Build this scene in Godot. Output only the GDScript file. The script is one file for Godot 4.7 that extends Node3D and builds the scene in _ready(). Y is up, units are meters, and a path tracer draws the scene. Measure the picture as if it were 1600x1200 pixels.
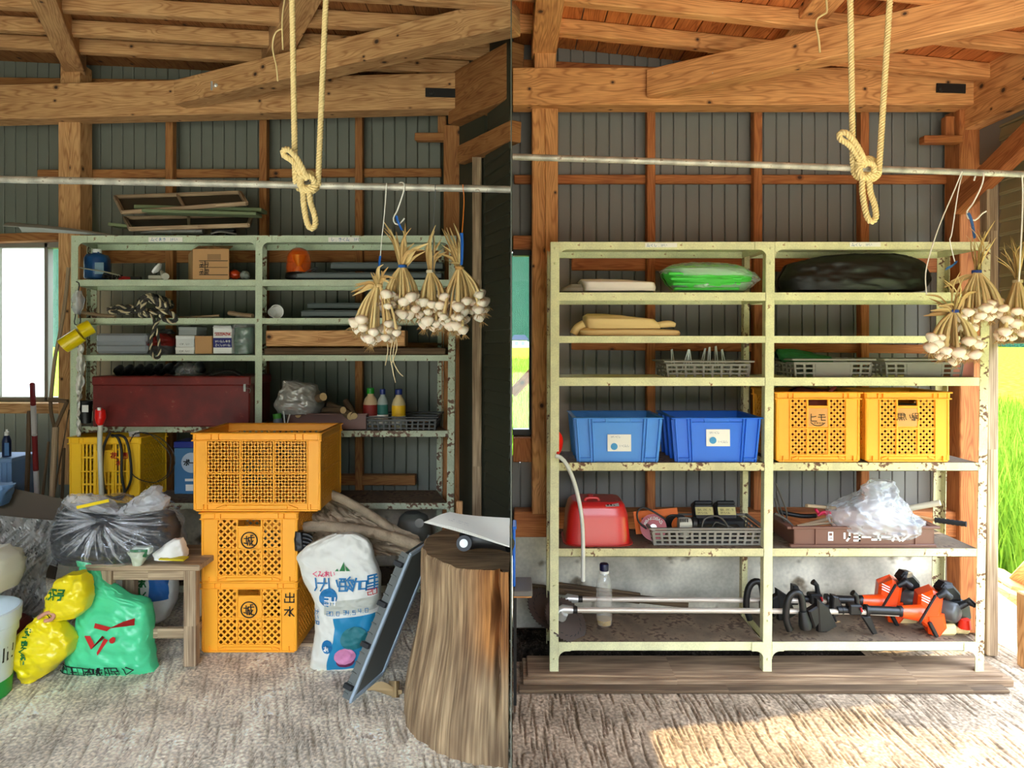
extends Node3D
# Two bays of a farm shed side by side, parted by an added thin partition at X = 0. y up, metres, camera looks along -z.
const F := 1050.0
const CX := 800.0
const YH := 535.0
const EYE := 1.435
var M := {}
var names := {}
var rng := RandomNumberGenerator.new()
var glyphs := {}

func P(x: float, y: float, d: float) -> Vector3:
	return Vector3((x - CX) / F * d, EYE - (y - YH) / F * d, -d)

func px(d: float) -> float:
	return d / F

class Shape:
	var v := PackedVector3Array()
	var n := PackedVector3Array()
	var uv := PackedVector2Array()
	var c := PackedColorArray()
	var col := Color.WHITE
	var xf := Transform3D.IDENTITY
	var uo := Vector2.ZERO

	func tri(a, b, d, na, nb, nd, ua := Vector2.ZERO, ub := Vector2.ZERO, ud := Vector2.ZERO):
		var A: Vector3 = xf * a
		var B: Vector3 = xf * b
		var D: Vector3 = xf * d
		var NA: Vector3 = (xf.basis * na).normalized()
		var NB: Vector3 = (xf.basis * nb).normalized()
		var ND: Vector3 = (xf.basis * nd).normalized()
		c.append(col); c.append(col); c.append(col)
		if (B - A).cross(D - A).dot(NA + NB + ND) > 0.0:
			v.append(A); v.append(D); v.append(B)
			n.append(NA); n.append(ND); n.append(NB)
			uv.append(ua + uo); uv.append(ud + uo); uv.append(ub + uo)
		else:
			v.append(A); v.append(B); v.append(D)
			n.append(NA); n.append(NB); n.append(ND)
			uv.append(ua + uo); uv.append(ub + uo); uv.append(ud + uo)

	func quad(a, b, d, e, nn = null, ua := Vector2.ZERO, ub := Vector2.ZERO, ud := Vector2.ZERO, ue := Vector2.ZERO):
		if nn == null:
			nn = (b - a).cross(d - a)
			if nn.length() < 1e-12:
				nn = (d - a).cross(e - a)
			nn = nn.normalized()
		tri(a, b, d, nn, nn, nn, ua, ub, ud)
		tri(a, d, e, nn, nn, nn, ua, ud, ue)

	func _u(p: Vector3, k: int, L: int) -> Vector2:
		var others = [0, 1, 2]
		others.erase(k)
		var i = L if L != k else others[0]
		others.erase(i)
		return Vector2(p[i], p[others[0]])

	# a box with chamfered edges, centred at c0, turned by b0; the grain (u) runs along the longest side
	func box(size: Vector3, c0 := Vector3.ZERO, b0 := Basis.IDENTITY, bev := 0.0):
		var keep = xf
		xf = xf * Transform3D(b0, c0)
		var h = size / 2.0
		bev = minf(bev, minf(h.x, minf(h.y, h.z)) * 0.9)
		var L = size.max_axis_index()
		for k in 3:
			var i = (k + 1) % 3
			var j = (k + 2) % 3
			for s in [-1.0, 1.0]:
				var q = []
				for t in [[-1, -1], [1, -1], [1, 1], [-1, 1]]:
					var p = Vector3.ZERO
					p[k] = h[k] * s
					p[i] = (h[i] - bev) * t[0]
					p[j] = (h[j] - bev) * t[1]
					q.append(p)
				var nn = Vector3.ZERO
				nn[k] = s
				quad(q[0], q[1], q[2], q[3], nn, _u(q[0], k, L), _u(q[1], k, L), _u(q[2], k, L), _u(q[3], k, L))
			if bev > 0.0:
				for s in [-1.0, 1.0]:
					for t in [-1.0, 1.0]:
						var a = Vector3.ZERO
						a[i] = h[i] * s
						a[j] = (h[j] - bev) * t
						a[k] = h[k] - bev
						var b = a
						b[k] = -a[k]
						var e = a
						e[i] = (h[i] - bev) * s
						e[j] = h[j] * t
						var d = e
						d[k] = -e[k]
						var nn = Vector3.ZERO
						nn[i] = s
						nn[j] = t
						quad(a, b, d, e, nn.normalized(), _u(a, j, L), _u(b, j, L), _u(d, j, L), _u(e, j, L))
		if bev > 0.0:
			for s in 8:
				var g = Vector3(1 if s & 1 else -1, 1 if s & 2 else -1, 1 if s & 4 else -1)
				var p = (h - Vector3.ONE * bev) * g
				var nn = g.normalized()
				tri(p + Vector3(bev * g.x, 0, 0), p + Vector3(0, bev * g.y, 0), p + Vector3(0, 0, bev * g.z), nn, nn, nn)
		xf = keep

	# a bar from a to b, w wide and h high (h along up)
	func bar(a: Vector3, b: Vector3, w: float, h: float, up := Vector3.UP, bev := 0.0):
		var z = (b - a).normalized()
		var x = up.cross(z).normalized()
		box(Vector3(w, h, a.distance_to(b)), (a + b) / 2.0, Basis(x, z.cross(x), z), bev)

	func tube(pts: Array, r, sides := 8, caps := true, closed := false):
		var m = pts.size()
		var rings = []
		var norms = []
		var up = Vector3.UP
		var along = 0.0
		var al = []
		for i in m:
			var t: Vector3
			if closed:
				t = (pts[(i + 1) % m] - pts[(i - 1 + m) % m]).normalized()
			else:
				t = (pts[mini(i + 1, m - 1)] - pts[maxi(i - 1, 0)]).normalized()
			if i == 0 and absf(t.y) > 0.9:
				up = Vector3.RIGHT
			var x = up.cross(t)
			if x.length() < 1e-4:
				x = Vector3.FORWARD.cross(t)
			x = x.normalized()
			up = t.cross(x).normalized()
			var rad: float = r[i] if r is Array else r
			var ring = []
			var nr = []
			for s in sides:
				var a = TAU * s / sides
				var o = x * cos(a) + up * sin(a)
				ring.append(pts[i] + o * rad)
				nr.append(o)
			rings.append(ring)
			norms.append(nr)
			if i > 0:
				along += pts[i].distance_to(pts[i - 1])
			al.append(along)
		for i in (m if closed else m - 1):
			var i2 = (i + 1) % m
			for s in sides:
				var s2 = (s + 1) % sides
				var u0 = Vector2(al[i], float(s) / sides)
				var u1 = Vector2(al[i2], float(s) / sides)
				var u2 = Vector2(al[i2], float(s + 1) / sides)
				var u3 = Vector2(al[i], float(s + 1) / sides)
				tri(rings[i][s], rings[i2][s], rings[i2][s2], norms[i][s], norms[i2][s], norms[i2][s2], u0, u1, u2)
				tri(rings[i][s], rings[i2][s2], rings[i][s2], norms[i][s], norms[i2][s2], norms[i][s2], u0, u2, u3)
		if caps and not closed:
			for e in [0, m - 1]:
				var nn = (pts[0] - pts[1]).normalized() if e == 0 else (pts[m - 1] - pts[m - 2]).normalized()
				for s in sides:
					tri(pts[e], rings[e][s], rings[e][(s + 1) % sides], nn, nn, nn)

	# a profile of (radius, height) turned round y
	func lathe(prof: Array, sides := 20, t := Transform3D.IDENTITY, sq := 2.0):
		var keep = xf
		xf = xf * t
		var m = prof.size()
		var sn = []
		for i in m - 1:
			var d = prof[i + 1] - prof[i]
			sn.append(Vector2(d.y, -d.x).normalized())
		for i in m - 1:
			var n0 = sn[i]
			var n1 = sn[i]
			if i > 0 and sn[i - 1].dot(sn[i]) > 0.6:
				n0 = (sn[i - 1] + sn[i]).normalized()
			if i < m - 2 and sn[i + 1].dot(sn[i]) > 0.6:
				n1 = (sn[i + 1] + sn[i]).normalized()
			for s in sides:
				var q = []
				var qn = []
				var qu = []
				for k in [[i, s, n0], [i + 1, s, n1], [i + 1, s + 1, n1], [i, s + 1, n0]]:
					var a = TAU * k[1] / sides
					var ca = cos(a)
					var sa = sin(a)
					var f = 1.0
					if sq != 2.0:
						f = 1.0 / pow(pow(absf(ca), sq) + pow(absf(sa), sq), 1.0 / sq)
					var pr = prof[k[0]]
					q.append(Vector3(pr.x * ca * f, pr.y, pr.x * sa * f))
					qn.append(Vector3(k[2].x * ca, k[2].y, k[2].x * sa))
					qu.append(Vector2(float(k[1]) / sides, pr.y))
				if prof[i + 1].x > 1e-6:
					tri(q[0], q[1], q[2], qn[0], qn[1], qn[2], qu[0], qu[1], qu[2])
				if prof[i].x > 1e-6:
					tri(q[0], q[2], q[3], qn[0], qn[2], qn[3], qu[0], qu[2], qu[3])
		xf = keep

	# a smooth sheet: f(u, v) with u, v in 0..1
	func grid(nu: int, nv: int, f: Callable, wu := false, wv := false, us := 1.0, vs := 1.0, thick := 0.0):
		var p = []
		for i in nu + 1:
			var row = PackedVector3Array()
			for j in nv + 1:
				row.append(f.call(float(i) / nu, float(j) / nv))
			p.append(row)
		var nn = []
		for i in nu + 1:
			var row = PackedVector3Array()
			var ia = i - 1 if i > 0 else (nu - 1 if wu else 0)
			var ib = i + 1 if i < nu else (1 if wu else nu)
			for j in nv + 1:
				var ja = j - 1 if j > 0 else (nv - 1 if wv else 0)
				var jb = j + 1 if j < nv else (1 if wv else nv)
				var x = (p[ib][j] - p[ia][j]).cross(p[i][jb] - p[i][ja])
				if x.length_squared() < 1e-20:
					var j2 = clampi(j, 1, nv - 1)
					x = (p[ib][j2] - p[ia][j2]).cross(p[i][mini(j2 + 1, nv)] - p[i][j2 - 1])
				row.append(x.normalized())
			nn.append(row)
		for side in ([0.0] if thick == 0.0 else [0.0, thick]):
			for i in nu:
				for j in nv:
					var o = [[i, j], [i + 1, j], [i + 1, j + 1], [i, j + 1]]
					var q = []
					var qn = []
					var qu = []
					for k in o:
						q.append(p[k[0]][k[1]] - nn[k[0]][k[1]] * side)
						qn.append(nn[k[0]][k[1]] * (-1.0 if side > 0.0 else 1.0))
						qu.append(Vector2(float(k[0]) / nu * us, float(k[1]) / nv * vs))
					tri(q[0], q[1], q[2], qn[0], qn[1], qn[2], qu[0], qu[1], qu[2])
					tri(q[0], q[2], q[3], qn[0], qn[2], qn[3], qu[0], qu[2], qu[3])
		if thick > 0.0:
			for i in nu:
				for j in ([] if wv else [0, nv]):
					quad(p[i][j], p[i + 1][j], p[i + 1][j] - nn[i + 1][j] * thick, p[i][j] - nn[i][j] * thick)
			for j in nv:
				for i in ([] if wu else [0, nu]):
					quad(p[i][j], p[i][j + 1], p[i][j + 1] - nn[i][j + 1] * thick, p[i][j] - nn[i][j] * thick)

	# an outline in the xy plane given depth along z (centred)
	func prism(poly: PackedVector2Array, depth: float, t := Transform3D.IDENTITY, bev := 0.0):
		var keep = xf
		xf = xf * t
		var m = poly.size()
		var inner = poly
		if bev > 0.0:
			var off = Geometry2D.offset_polygon(poly, -bev)
			if off.size() == 1 and off[0].size() == m:
				inner = off[0]
				var best = 0
				for k in m:
					if inner[k].distance_to(poly[0]) < inner[best].distance_to(poly[0]):
						best = k
				var rot = PackedVector2Array()
				for k in m:
					rot.append(inner[(best + k) % m])
				inner = rot
			else:
				bev = 0.0
		var ix = Geometry2D.triangulate_polygon(inner)
		for s in [-1.0, 1.0]:
			var nn = Vector3(0, 0, s)
			for k in range(0, ix.size(), 3):
				var q = []
				for e in 3:
					var w = inner[ix[k + e]]
					q.append(Vector3(w.x, w.y, s * depth / 2))
				tri(q[0], q[1], q[2], nn, nn, nn, Vector2(q[0].x, q[0].y), Vector2(q[1].x, q[1].y), Vector2(q[2].x, q[2].y))
		var cw = 1.0 if Geometry2D.is_polygon_clockwise(poly) else -1.0
		for k in m:
			var a = poly[k]
			var b = poly[(k + 1) % m]
			var e2 = b - a
			var nn = Vector3(-e2.y, e2.x, 0).normalized() * cw
			var hz = depth / 2 - bev
			quad(Vector3(a.x, a.y, -hz), Vector3(b.x, b.y, -hz), Vector3(b.x, b.y, hz), Vector3(a.x, a.y, hz), nn, Vector2(0, -hz), Vector2(e2.length(), -hz), Vector2(e2.length(), hz), Vector2(0, hz))
			if bev > 0.0:
				for s in [-1.0, 1.0]:
					var a2 = inner[k]
					var b2 = inner[(k + 1) % m]
					quad(Vector3(a.x, a.y, s * hz), Vector3(b.x, b.y, s * hz), Vector3(b2.x, b2.y, s * depth / 2), Vector3(a2.x, a2.y, s * depth / 2), (nn + Vector3(0, 0, s)).normalized())
		xf = keep

	func warp(f: Callable):
		for i in v.size():
			v[i] = f.call(v[i])
		for i in range(0, v.size(), 3):
			var g = -(v[i + 1] - v[i]).cross(v[i + 2] - v[i]).normalized()
			for k in 3:
				if n[i + k].dot(g) < 0.8:
					n[i + k] = g

func sh() -> Shape:
	var s := Shape.new()
	s.uo = Vector2(rng.randf() * 7.0, rng.randf() * 7.0)
	return s

func numbered(called: String) -> String:
	if not names.has(called):
		names[called] = 0
		return called
	names[called] += 1
	return "%s_%03d" % [called, names[called]]

func mesh_of(s: Shape) -> ArrayMesh:
	var a := []
	a.resize(Mesh.ARRAY_MAX)
	a[Mesh.ARRAY_VERTEX] = s.v
	a[Mesh.ARRAY_NORMAL] = s.n
	a[Mesh.ARRAY_TEX_UV] = s.uv
	a[Mesh.ARRAY_COLOR] = s.c
	var m := ArrayMesh.new()
	m.add_surface_from_arrays(Mesh.PRIMITIVE_TRIANGLES, a)
	return m

func put_mesh(called: String, m: Mesh, material, parent: Node = null) -> MeshInstance3D:
	var o := MeshInstance3D.new()
	o.mesh = m
	o.material_override = material
	if parent == null:
		o.name = numbered(called)
		add_child(o)
	else:
		o.name = called
		parent.add_child(o, true)
	return o

func obj(called: String, s: Shape, material, parent: Node = null) -> MeshInstance3D:
	return put_mesh(called, mesh_of(s), material, parent)

func tag(o: Node, label: String, category := "", group := "", kind := "") -> Node:
	if label: o.set_meta("label", label)
	if category: o.set_meta("category", category)
	if group: o.set_meta("group", group)
	if kind: o.set_meta("kind", kind)
	return o

func thing(called: String, label: String, category: String, at := Vector3.ZERO, turn := 0.0, group := "") -> Node3D:
	var o := Node3D.new()
	o.name = numbered(called)
	add_child(o)
	o.position = at
	o.rotation.y = turn
	tag(o, label, category, group)
	return o

func dup(root: Node3D, called: String, at: Vector3, turn: float, label: String, category := "") -> Node3D:
	var r: Node3D = root.duplicate()
	r.name = numbered(called)
	add_child(r)
	r.position = at
	r.rotation.y = turn
	tag(r, label, category)
	return r

func structure(o: Node, label := "") -> Node:
	o.set_meta("kind", "structure")
	if label: o.set_meta("label", label)
	return o

func curve(pts: Array, n := 24) -> Array:
	var c := Curve3D.new()
	for i in pts.size():
		var t: Vector3 = (pts[mini(i + 1, pts.size() - 1)] - pts[maxi(i - 1, 0)]) / 6.0
		c.add_point(pts[i], -t, t)
	c.bake_interval = 0.002
	var out := []
	var L := c.get_baked_length()
	for i in n + 1:
		out.append(c.sample_baked(L * i / n, false))
	return out

# a laid rope: three strands twisted round the path
func rope(s: Shape, path: Array, r: float, pitch: float, cols := []):
	var total := 0.0
	for i in path.size() - 1:
		total += path[i].distance_to(path[i + 1])
	var m := int(total / pitch * 7.0) + 2
	var c := Curve3D.new()
	for q in path:
		c.add_point(q)
	c.bake_interval = 0.003
	var L := c.get_baked_length()
	var pos := []
	var fx := []
	var fy := []
	var up := Vector3(0.31, 0.2, 0.93).normalized()
	for i in m + 1:
		pos.append(c.sample_baked(L * i / m, false))
	for i in m + 1:
		var t: Vector3 = (pos[mini(i + 1, m)] - pos[maxi(i - 1, 0)]).normalized()
		var x := up.cross(t).normalized()
		up = t.cross(x).normalized()
		fx.append(x)
		fy.append(up)
	for k in 3:
		var pts := []
		for i in m + 1:
			var a := TAU * (L * i / m / pitch + k / 3.0)
			pts.append(pos[i] + (fx[i] * cos(a) + fy[i] * sin(a)) * r * 0.56)
		if cols: s.col = cols[k]
		s.tube(pts, r * 0.50, 6)

# flat lettering laid through a map from the plane to the thing's surface; each glyph is strokes on a 10 x 10 grid
func letters(s: Shape, text: String, at: Vector2, h: float, f: Callable, weight := 0.11, step := 1.08, down := false):
	var o := at
	for ch in text:
		for st in glyphs.get(ch, "").split(" ", false):
			var pts := []
			for k in range(0, st.length() - 1, 2):
				pts.append(o + Vector2(int(st[k]) / 9.0, 1.0 - int(st[k + 1]) / 9.0) * h)
			for k in pts.size() - 1:
				var a: Vector2 = pts[k]
				var b: Vector2 = pts[k + 1]
				var t := (b - a).normalized() * h * weight * 0.5
				var w := Vector2(-t.y, t.x)
				s.quad(f.call(a - t + w), f.call(b + t + w), f.call(b + t - w), f.call(a - t - w))
		if down: o.y -= h * step
		else: o.x += h * step

func flat_map(origin: Vector3, ux: Vector3, uy: Vector3) -> Callable:
	return func(q: Vector2): return origin + ux * q.x + uy * q.y

# bars that cross diagonally, clipped to the rectangle x0..x1, y0..y1 of the plane z = z0
func lattice(s: Shape, x0: float, y0: float, x1: float, y1: float, sp: float, w: float, t: float, z0 := 0.0):
	for dir in [1.0, -1.0]:
		var k := -int((y1 - y0) / sp) - 1
		while x0 + k * sp < x1 + (y1 - y0):
			var xs := x0 + (k + 0.5) * sp
			var pts := []
			if dir > 0:
				var ya := maxf(y0, y0 + (x0 - xs))
				var yb := minf(y1, y0 + (x1 - xs))
				if yb - ya > 0.001: pts = [Vector3(xs + ya - y0, ya, z0), Vector3(xs + yb - y0, yb, z0)]
			else:
				var ya := maxf(y0, y0 + (xs - x1))
				var yb := minf(y1, y0 + (xs - x0))
				if yb - ya > 0.001: pts = [Vector3(xs - (ya - y0), ya, z0), Vector3(xs - (yb - y0), yb, z0)]
			if pts: s.bar(pts[0], pts[1], t, w, Vector3(0.7, -0.7 * dir, 0))
			k += 1

func _ready():
	rng.seed = 77
	var cam := Camera3D.new()
	cam.name = "camera"
	cam.position = Vector3(0, EYE, 0)
	cam.projection = Camera3D.PROJECTION_FRUSTUM
	cam.near = 0.05
	cam.far = 600.0
	cam.size = 0.05 * 1200.0 / F
	cam.frustum_offset = Vector2(0, -0.05 * (600.0 - YH) / F)
	add_child(cam)
	cam.current = true
	var env := Environment.new()
	env.background_mode = Environment.BG_SKY
	env.sky = Sky.new()
	var sky := ProceduralSkyMaterial.new()
	sky.sky_top_color = Color(0.80, 0.87, 0.96)
	sky.sky_horizon_color = Color(0.97, 0.97, 0.95)
	sky.ground_bottom_color = Color(0.42, 0.40, 0.34)
	sky.ground_horizon_color = Color(0.75, 0.76, 0.74)
	sky.sky_energy_multiplier = 2.7
	sky.sun_angle_max = 1.0
	env.sky.sky_material = sky
	env.tonemap_mode = Environment.TONE_MAPPER_LINEAR
	env.tonemap_exposure = 2.0
	env.sdfgi_enabled = true
	env.ssao_enabled = true
	env.ssil_enabled = true
	var we := WorldEnvironment.new()
	we.environment = env
	we.name = "environment"
	add_child(we)
	var sun := DirectionalLight3D.new()
	sun.name = "sun"
	sun.light_color = Color(1.0, 0.90, 0.70)
	sun.light_energy = 1.6
	sun.light_angular_distance = 0.6
	sun.shadow_enabled = true
	sun.sky_mode = DirectionalLight3D.SKY_MODE_LIGHT_ONLY
	add_child(sun)
	sun.look_at_from_position(Vector3.ZERO, -Vector3(1.05, 0.875, -0.255))
	make_materials()
	M.wood_weather = mat(Color(0.88, 0.84, 0.82), 0.9, M.stump.albedo_texture, Vector3(1.0, 3.0, 1))
	M.alu_dull = mat(Color(0.50, 0.48, 0.44), 0.5)
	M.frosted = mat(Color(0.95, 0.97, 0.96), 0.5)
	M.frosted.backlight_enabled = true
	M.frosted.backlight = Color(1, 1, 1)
	M.frosted.emission_enabled = true  # glow put in to stand for daylight behind the frosted glass
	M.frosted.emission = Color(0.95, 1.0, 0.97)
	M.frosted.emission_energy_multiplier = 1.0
	build_setting()
	build_left()
	build_right()
	build_outdoors()

func noise(seed_: int, freq: float, oct := 3) -> FastNoiseLite:
	var n := FastNoiseLite.new()
	n.seed = seed_
	n.frequency = freq
	n.noise_type = FastNoiseLite.TYPE_SIMPLEX_SMOOTH
	n.fractal_octaves = oct
	return n

func tex_of(im: Image) -> ImageTexture:
	return ImageTexture.create_from_image(im)

# 1.6 m x 0.4 m of planed softwood, grain along u
func stretched(seed_: int, w: int, h: int, k: int, freq: float, oct: int) -> Image:
	var im := noise(seed_, freq, oct).get_seamless_image(w / k, h)
	im.convert(Image.FORMAT_RF)
	im.resize(w, h, Image.INTERPOLATE_CUBIC)
	return im

func wood_texture(seed_: int, w := 1024, h := 256, knots := 9, rings := 23.0) -> ImageTexture:
	var im := Image.create(w, h, false, Image.FORMAT_RGB8)
	var r := RandomNumberGenerator.new()
	r.seed = seed_
	var a := stretched(seed_, w, h, 8, 0.016, 2)
	var f := stretched(seed_ + 1, w, h, 16, 0.22, 2)
	var g := stretched(seed_ + 2, w, h, 4, 0.02, 2)
	var ks := []
	for i in knots:
		ks.append([r.randf_range(60, w - 60), r.randf_range(30, h - 30), r.randf_range(2.5, 6.0)])
	var light := Color(0.90, 0.70, 0.48)
	var dark := Color(0.62, 0.40, 0.22)
	for y in h:
		for x in w:
			var yy := float(y)
			var kd := 99.0
			for k in ks:
				var dx: float = x - k[0]
				var dy: float = y - k[1]
				if absf(dx) < 60.0 and absf(dy) < 40.0:
					var d: float = sqrt(dx * dx * 0.7 + dy * dy) / k[2]
					yy += signf(dy) * k[2] * 1.4 * exp(-d * 0.45)
					kd = minf(kd, d)
			var ring := 0.5 + 0.5 * sin(yy * TAU * rings / h + (a.get_pixel(x, y).r - 0.5) * 34.0)
			ring = pow(ring, 3.0) * 0.42
			var t := clampf(ring + (f.get_pixel(x, y).r - 0.5) * 0.5 + (g.get_pixel(x, y).r - 0.5) * 0.5 + 0.14, 0.0, 1.0)
			var c := light.lerp(dark, t)
			if kd < 1.5:
				c = c.lerp(Color(0.16, 0.08, 0.04), clampf(1.6 - kd, 0, 1) * 0.85)
			elif kd < 2.4:
				c = c.lerp(dark, (2.4 - kd) * 0.8)
			im.set_pixel(x, y, c)
	return tex_of(im)

# paint with rust spots: share 0..1 of rust
func paint_texture(seed_: int, base: Color, rust: Color, share: float, freq := 0.03, dirt := 0.15, grain := 0.10) -> ImageTexture:
	var n := 384
	var im := Image.create(n, n, false, Image.FORMAT_RGB8)
	var a := noise(seed_, freq, 4)
	var b := noise(seed_ + 5, 0.008, 3)
	var d := noise(seed_ + 9, 0.12, 2)
	var ia := a.get_seamless_image(n, n)
	var ib := b.get_seamless_image(n, n)
	var id := d.get_seamless_image(n, n)
	for y in n:
		for x in n:
			var va := ia.get_pixel(x, y).r - 0.5
			var vb := ib.get_pixel(x, y).r - 0.5
			var vd := id.get_pixel(x, y).r - 0.5
			var k := smoothstep(0.60 - share, 0.80 - share, va * 0.8 + vb * 0.6 + 0.2)
			var c := base * (1.0 + vd * grain + vb * 2.0 * dirt)
			c = c.lerp(rust * (1.0 + vd * 0.4), clampf(k, 0, 1))
			c.a = 1.0
			im.set_pixel(x, y, c)
	return tex_of(im)

func noise_image(seed_: int, n: int, freq: float, c0: Color, c1: Color, oct := 4, sx := 1.0, lo := -0.5, hi := 0.5) -> ImageTexture:
	var im := Image.create(n, n, false, Image.FORMAT_RGB8)
	var a := noise(seed_, freq, oct)
	var ia := a.get_seamless_image(n, n)
	for y in n:
		for x in n:
			im.set_pixel(x, y, c0.lerp(c1, clampf((ia.get_pixel(x, y).r * 2.0 - 1.0 - lo) / (hi - lo), 0, 1)))
	return tex_of(im)

func mat(color: Color, rough := 0.7, tex: Texture2D = null, scale := Vector3.ONE, tri := false, metal := 0.0) -> StandardMaterial3D:
	var m := StandardMaterial3D.new()
	m.albedo_color = color
	m.roughness = rough
	m.metallic = metal
	m.vertex_color_use_as_albedo = true
	if tex:
		m.albedo_texture = tex
		m.uv1_scale = scale
		m.uv1_triplanar = tri
	return m

func bump(m: StandardMaterial3D, tex: Texture2D, amount: float) -> StandardMaterial3D:
	m.heightmap_enabled = true
	m.heightmap_texture = tex
	m.heightmap_scale = amount
	return m

func clear(color: Color, alpha: float, rough := 0.12) -> StandardMaterial3D:
	var m := StandardMaterial3D.new()
	m.transparency = BaseMaterial3D.TRANSPARENCY_ALPHA
	m.albedo_color = Color(color, alpha)
	m.roughness = rough
	return m

func make_materials():
	var ws := Vector3(1 / 1.6, 1 / 0.4, 1)
	var w1 := wood_texture(11)
	var w2 := wood_texture(23, 1024, 256, 4)
	var gr := noise_image(5, 256, 0.05, Color(0.72, 0.72, 0.72), Color(1, 1, 1))
	var fine := noise_image(6, 256, 0.2, Color(0.0, 0.0, 0.0), Color(1, 1, 1))
	var fib := Image.create(512, 512, false, Image.FORMAT_RGB8)
	var f1 := noise(81, 0.10, 3)
	var f2 := noise(82, 0.012, 3)
	for y in 512:
		for x in 512:
			var t := 0.5 + f1.get_noise_2d(x * 0.04, y * 1.0) * 0.55 + f2.get_noise_2d(x * 0.4, y) * 0.45
			fib.set_pixel(x, y, Color(0.44, 0.35, 0.26).lerp(Color(0.80, 0.70, 0.56), clampf(t, 0, 1)))
	var ft := tex_of(fib)
	M.wood_r = mat(Color(1.0, 0.93, 0.84), 0.75, w1, ws)  # right-bay wood and board copies carry its warmer, brighter light in their tints
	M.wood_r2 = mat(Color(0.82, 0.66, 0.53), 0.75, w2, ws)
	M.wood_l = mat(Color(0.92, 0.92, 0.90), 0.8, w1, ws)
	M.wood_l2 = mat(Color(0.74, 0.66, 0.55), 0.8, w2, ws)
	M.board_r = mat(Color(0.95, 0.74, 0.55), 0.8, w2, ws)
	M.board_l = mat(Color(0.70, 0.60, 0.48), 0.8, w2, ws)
	M.wood_grey = mat(Color(1.0, 1.0, 1.0), 0.85, ft, Vector3(1.0, 3.0, 1))
	M.wood_pale = mat(Color(1.0, 1.0, 1.0), 0.8, w2, ws)
	M.wood_dark = mat(Color(0.62, 0.58, 0.54), 0.9, ft, Vector3(1.0, 3.0, 1))
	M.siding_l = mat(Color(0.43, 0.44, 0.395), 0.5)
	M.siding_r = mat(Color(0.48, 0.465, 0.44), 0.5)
	M.plinth = mat(Color(1, 1, 1), 0.9, paint_texture(31, Color(0.80, 0.77, 0.70), Color(0.50, 0.45, 0.38), 0.18, 0.012, 0.2), Vector3(0.9, 0.9, 0.9), true)
	M.concrete = bump(mat(Color(1, 1, 1), 0.9, paint_texture(33, Color(0.90, 0.85, 0.76), Color(0.70, 0.65, 0.58), 0.14, 0.05, 0.2, 0.5), Vector3(1.1, 1.1, 1.1), true), fine, 0.2)
	M.dirt = bump(mat(Color(1, 1, 1), 0.95, paint_texture(35, Color(0.16, 0.14, 0.12), Color(0.34, 0.30, 0.26), 0.3, 0.08, 0.4), Vector3(2, 2, 2), true), fine, 0.6)
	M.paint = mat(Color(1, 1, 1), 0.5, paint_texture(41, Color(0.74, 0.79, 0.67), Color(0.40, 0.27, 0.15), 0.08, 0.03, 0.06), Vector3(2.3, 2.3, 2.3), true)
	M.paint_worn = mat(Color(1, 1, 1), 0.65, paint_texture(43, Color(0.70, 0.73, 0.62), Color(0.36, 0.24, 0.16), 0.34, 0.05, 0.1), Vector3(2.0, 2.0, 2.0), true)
	M.paint_r = mat(Color(1, 1, 1), 0.5, paint_texture(41, Color(0.86, 0.85, 0.66), Color(0.50, 0.30, 0.16), 0.08, 0.03, 0.06), Vector3(2.3, 2.3, 2.3), true)  # same shelf paint, the right bay's sunny warmth put into the colour
	M.paint_worn_r = mat(Color(1, 1, 1), 0.65, paint_texture(43, Color(0.80, 0.77, 0.58), Color(0.38, 0.24, 0.15), 0.25, 0.05, 0.1), Vector3(2.0, 2.0, 2.0), true)  # same worn paint, with that warm light put into its colour
	M.concrete_r = bump(mat(Color(1, 1, 1), 0.9, paint_texture(34, Color(0.67, 0.59, 0.50), Color(0.50, 0.43, 0.37), 0.16, 0.05, 0.2, 0.5), Vector3(1.1, 1.1, 1.1), true), fine, 0.2)  # right floor copy: warm light put into the concrete colour
	M.deck_worn = mat(Color(1, 1, 1), 0.8, paint_texture(45, Color(0.44, 0.37, 0.29), Color(0.30, 0.23, 0.17), 0.3, 0.05, 0.2), Vector3(1.7, 1.7, 1.7), true)
	M.pipe = mat(Color(1, 1, 1), 0.45, paint_texture(47, Color(0.72, 0.70, 0.64), Color(0.40, 0.30, 0.22), 0.2, 0.04, 0.2), Vector3(4, 4, 4), true, 0.35)
	M.steel = mat(Color(0.62, 0.62, 0.60), 0.35, null, Vector3.ONE, false, 0.85)
	M.dark_steel = mat(Color(0.22, 0.21, 0.20), 0.5, null, Vector3.ONE, false, 0.7)
	M.alu = mat(Color(0.80, 0.80, 0.78), 0.35, null, Vector3.ONE, false, 0.6)
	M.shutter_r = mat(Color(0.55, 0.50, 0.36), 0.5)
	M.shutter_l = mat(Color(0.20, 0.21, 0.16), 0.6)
	M.rope = mat(Color(0.91, 0.81, 0.57), 0.85)
	M.rope2 = mat(Color(1, 1, 1), 0.85)
	M.black = mat(Color(0.06, 0.06, 0.065), 0.45)
	M.black_rough = mat(Color(0.07, 0.065, 0.06), 0.8)
	M.white = mat(Color(0.90, 0.90, 0.88), 0.6)
	M.vc = mat(Color(1, 1, 1), 0.6)
	M.vc_gloss = mat(Color(1, 1, 1), 0.3)
	M.vc_metal = mat(Color(1, 1, 1), 0.35, null, Vector3.ONE, false, 0.8)
	M.glass = clear(Color(0.9, 0.95, 0.95), 0.06, 0.02)
	M.film = clear(Color(0.95, 0.96, 0.97), 0.14, 0.2)
	M.film_white = clear(Color(0.90, 0.91, 0.93), 0.30, 0.2)
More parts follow.
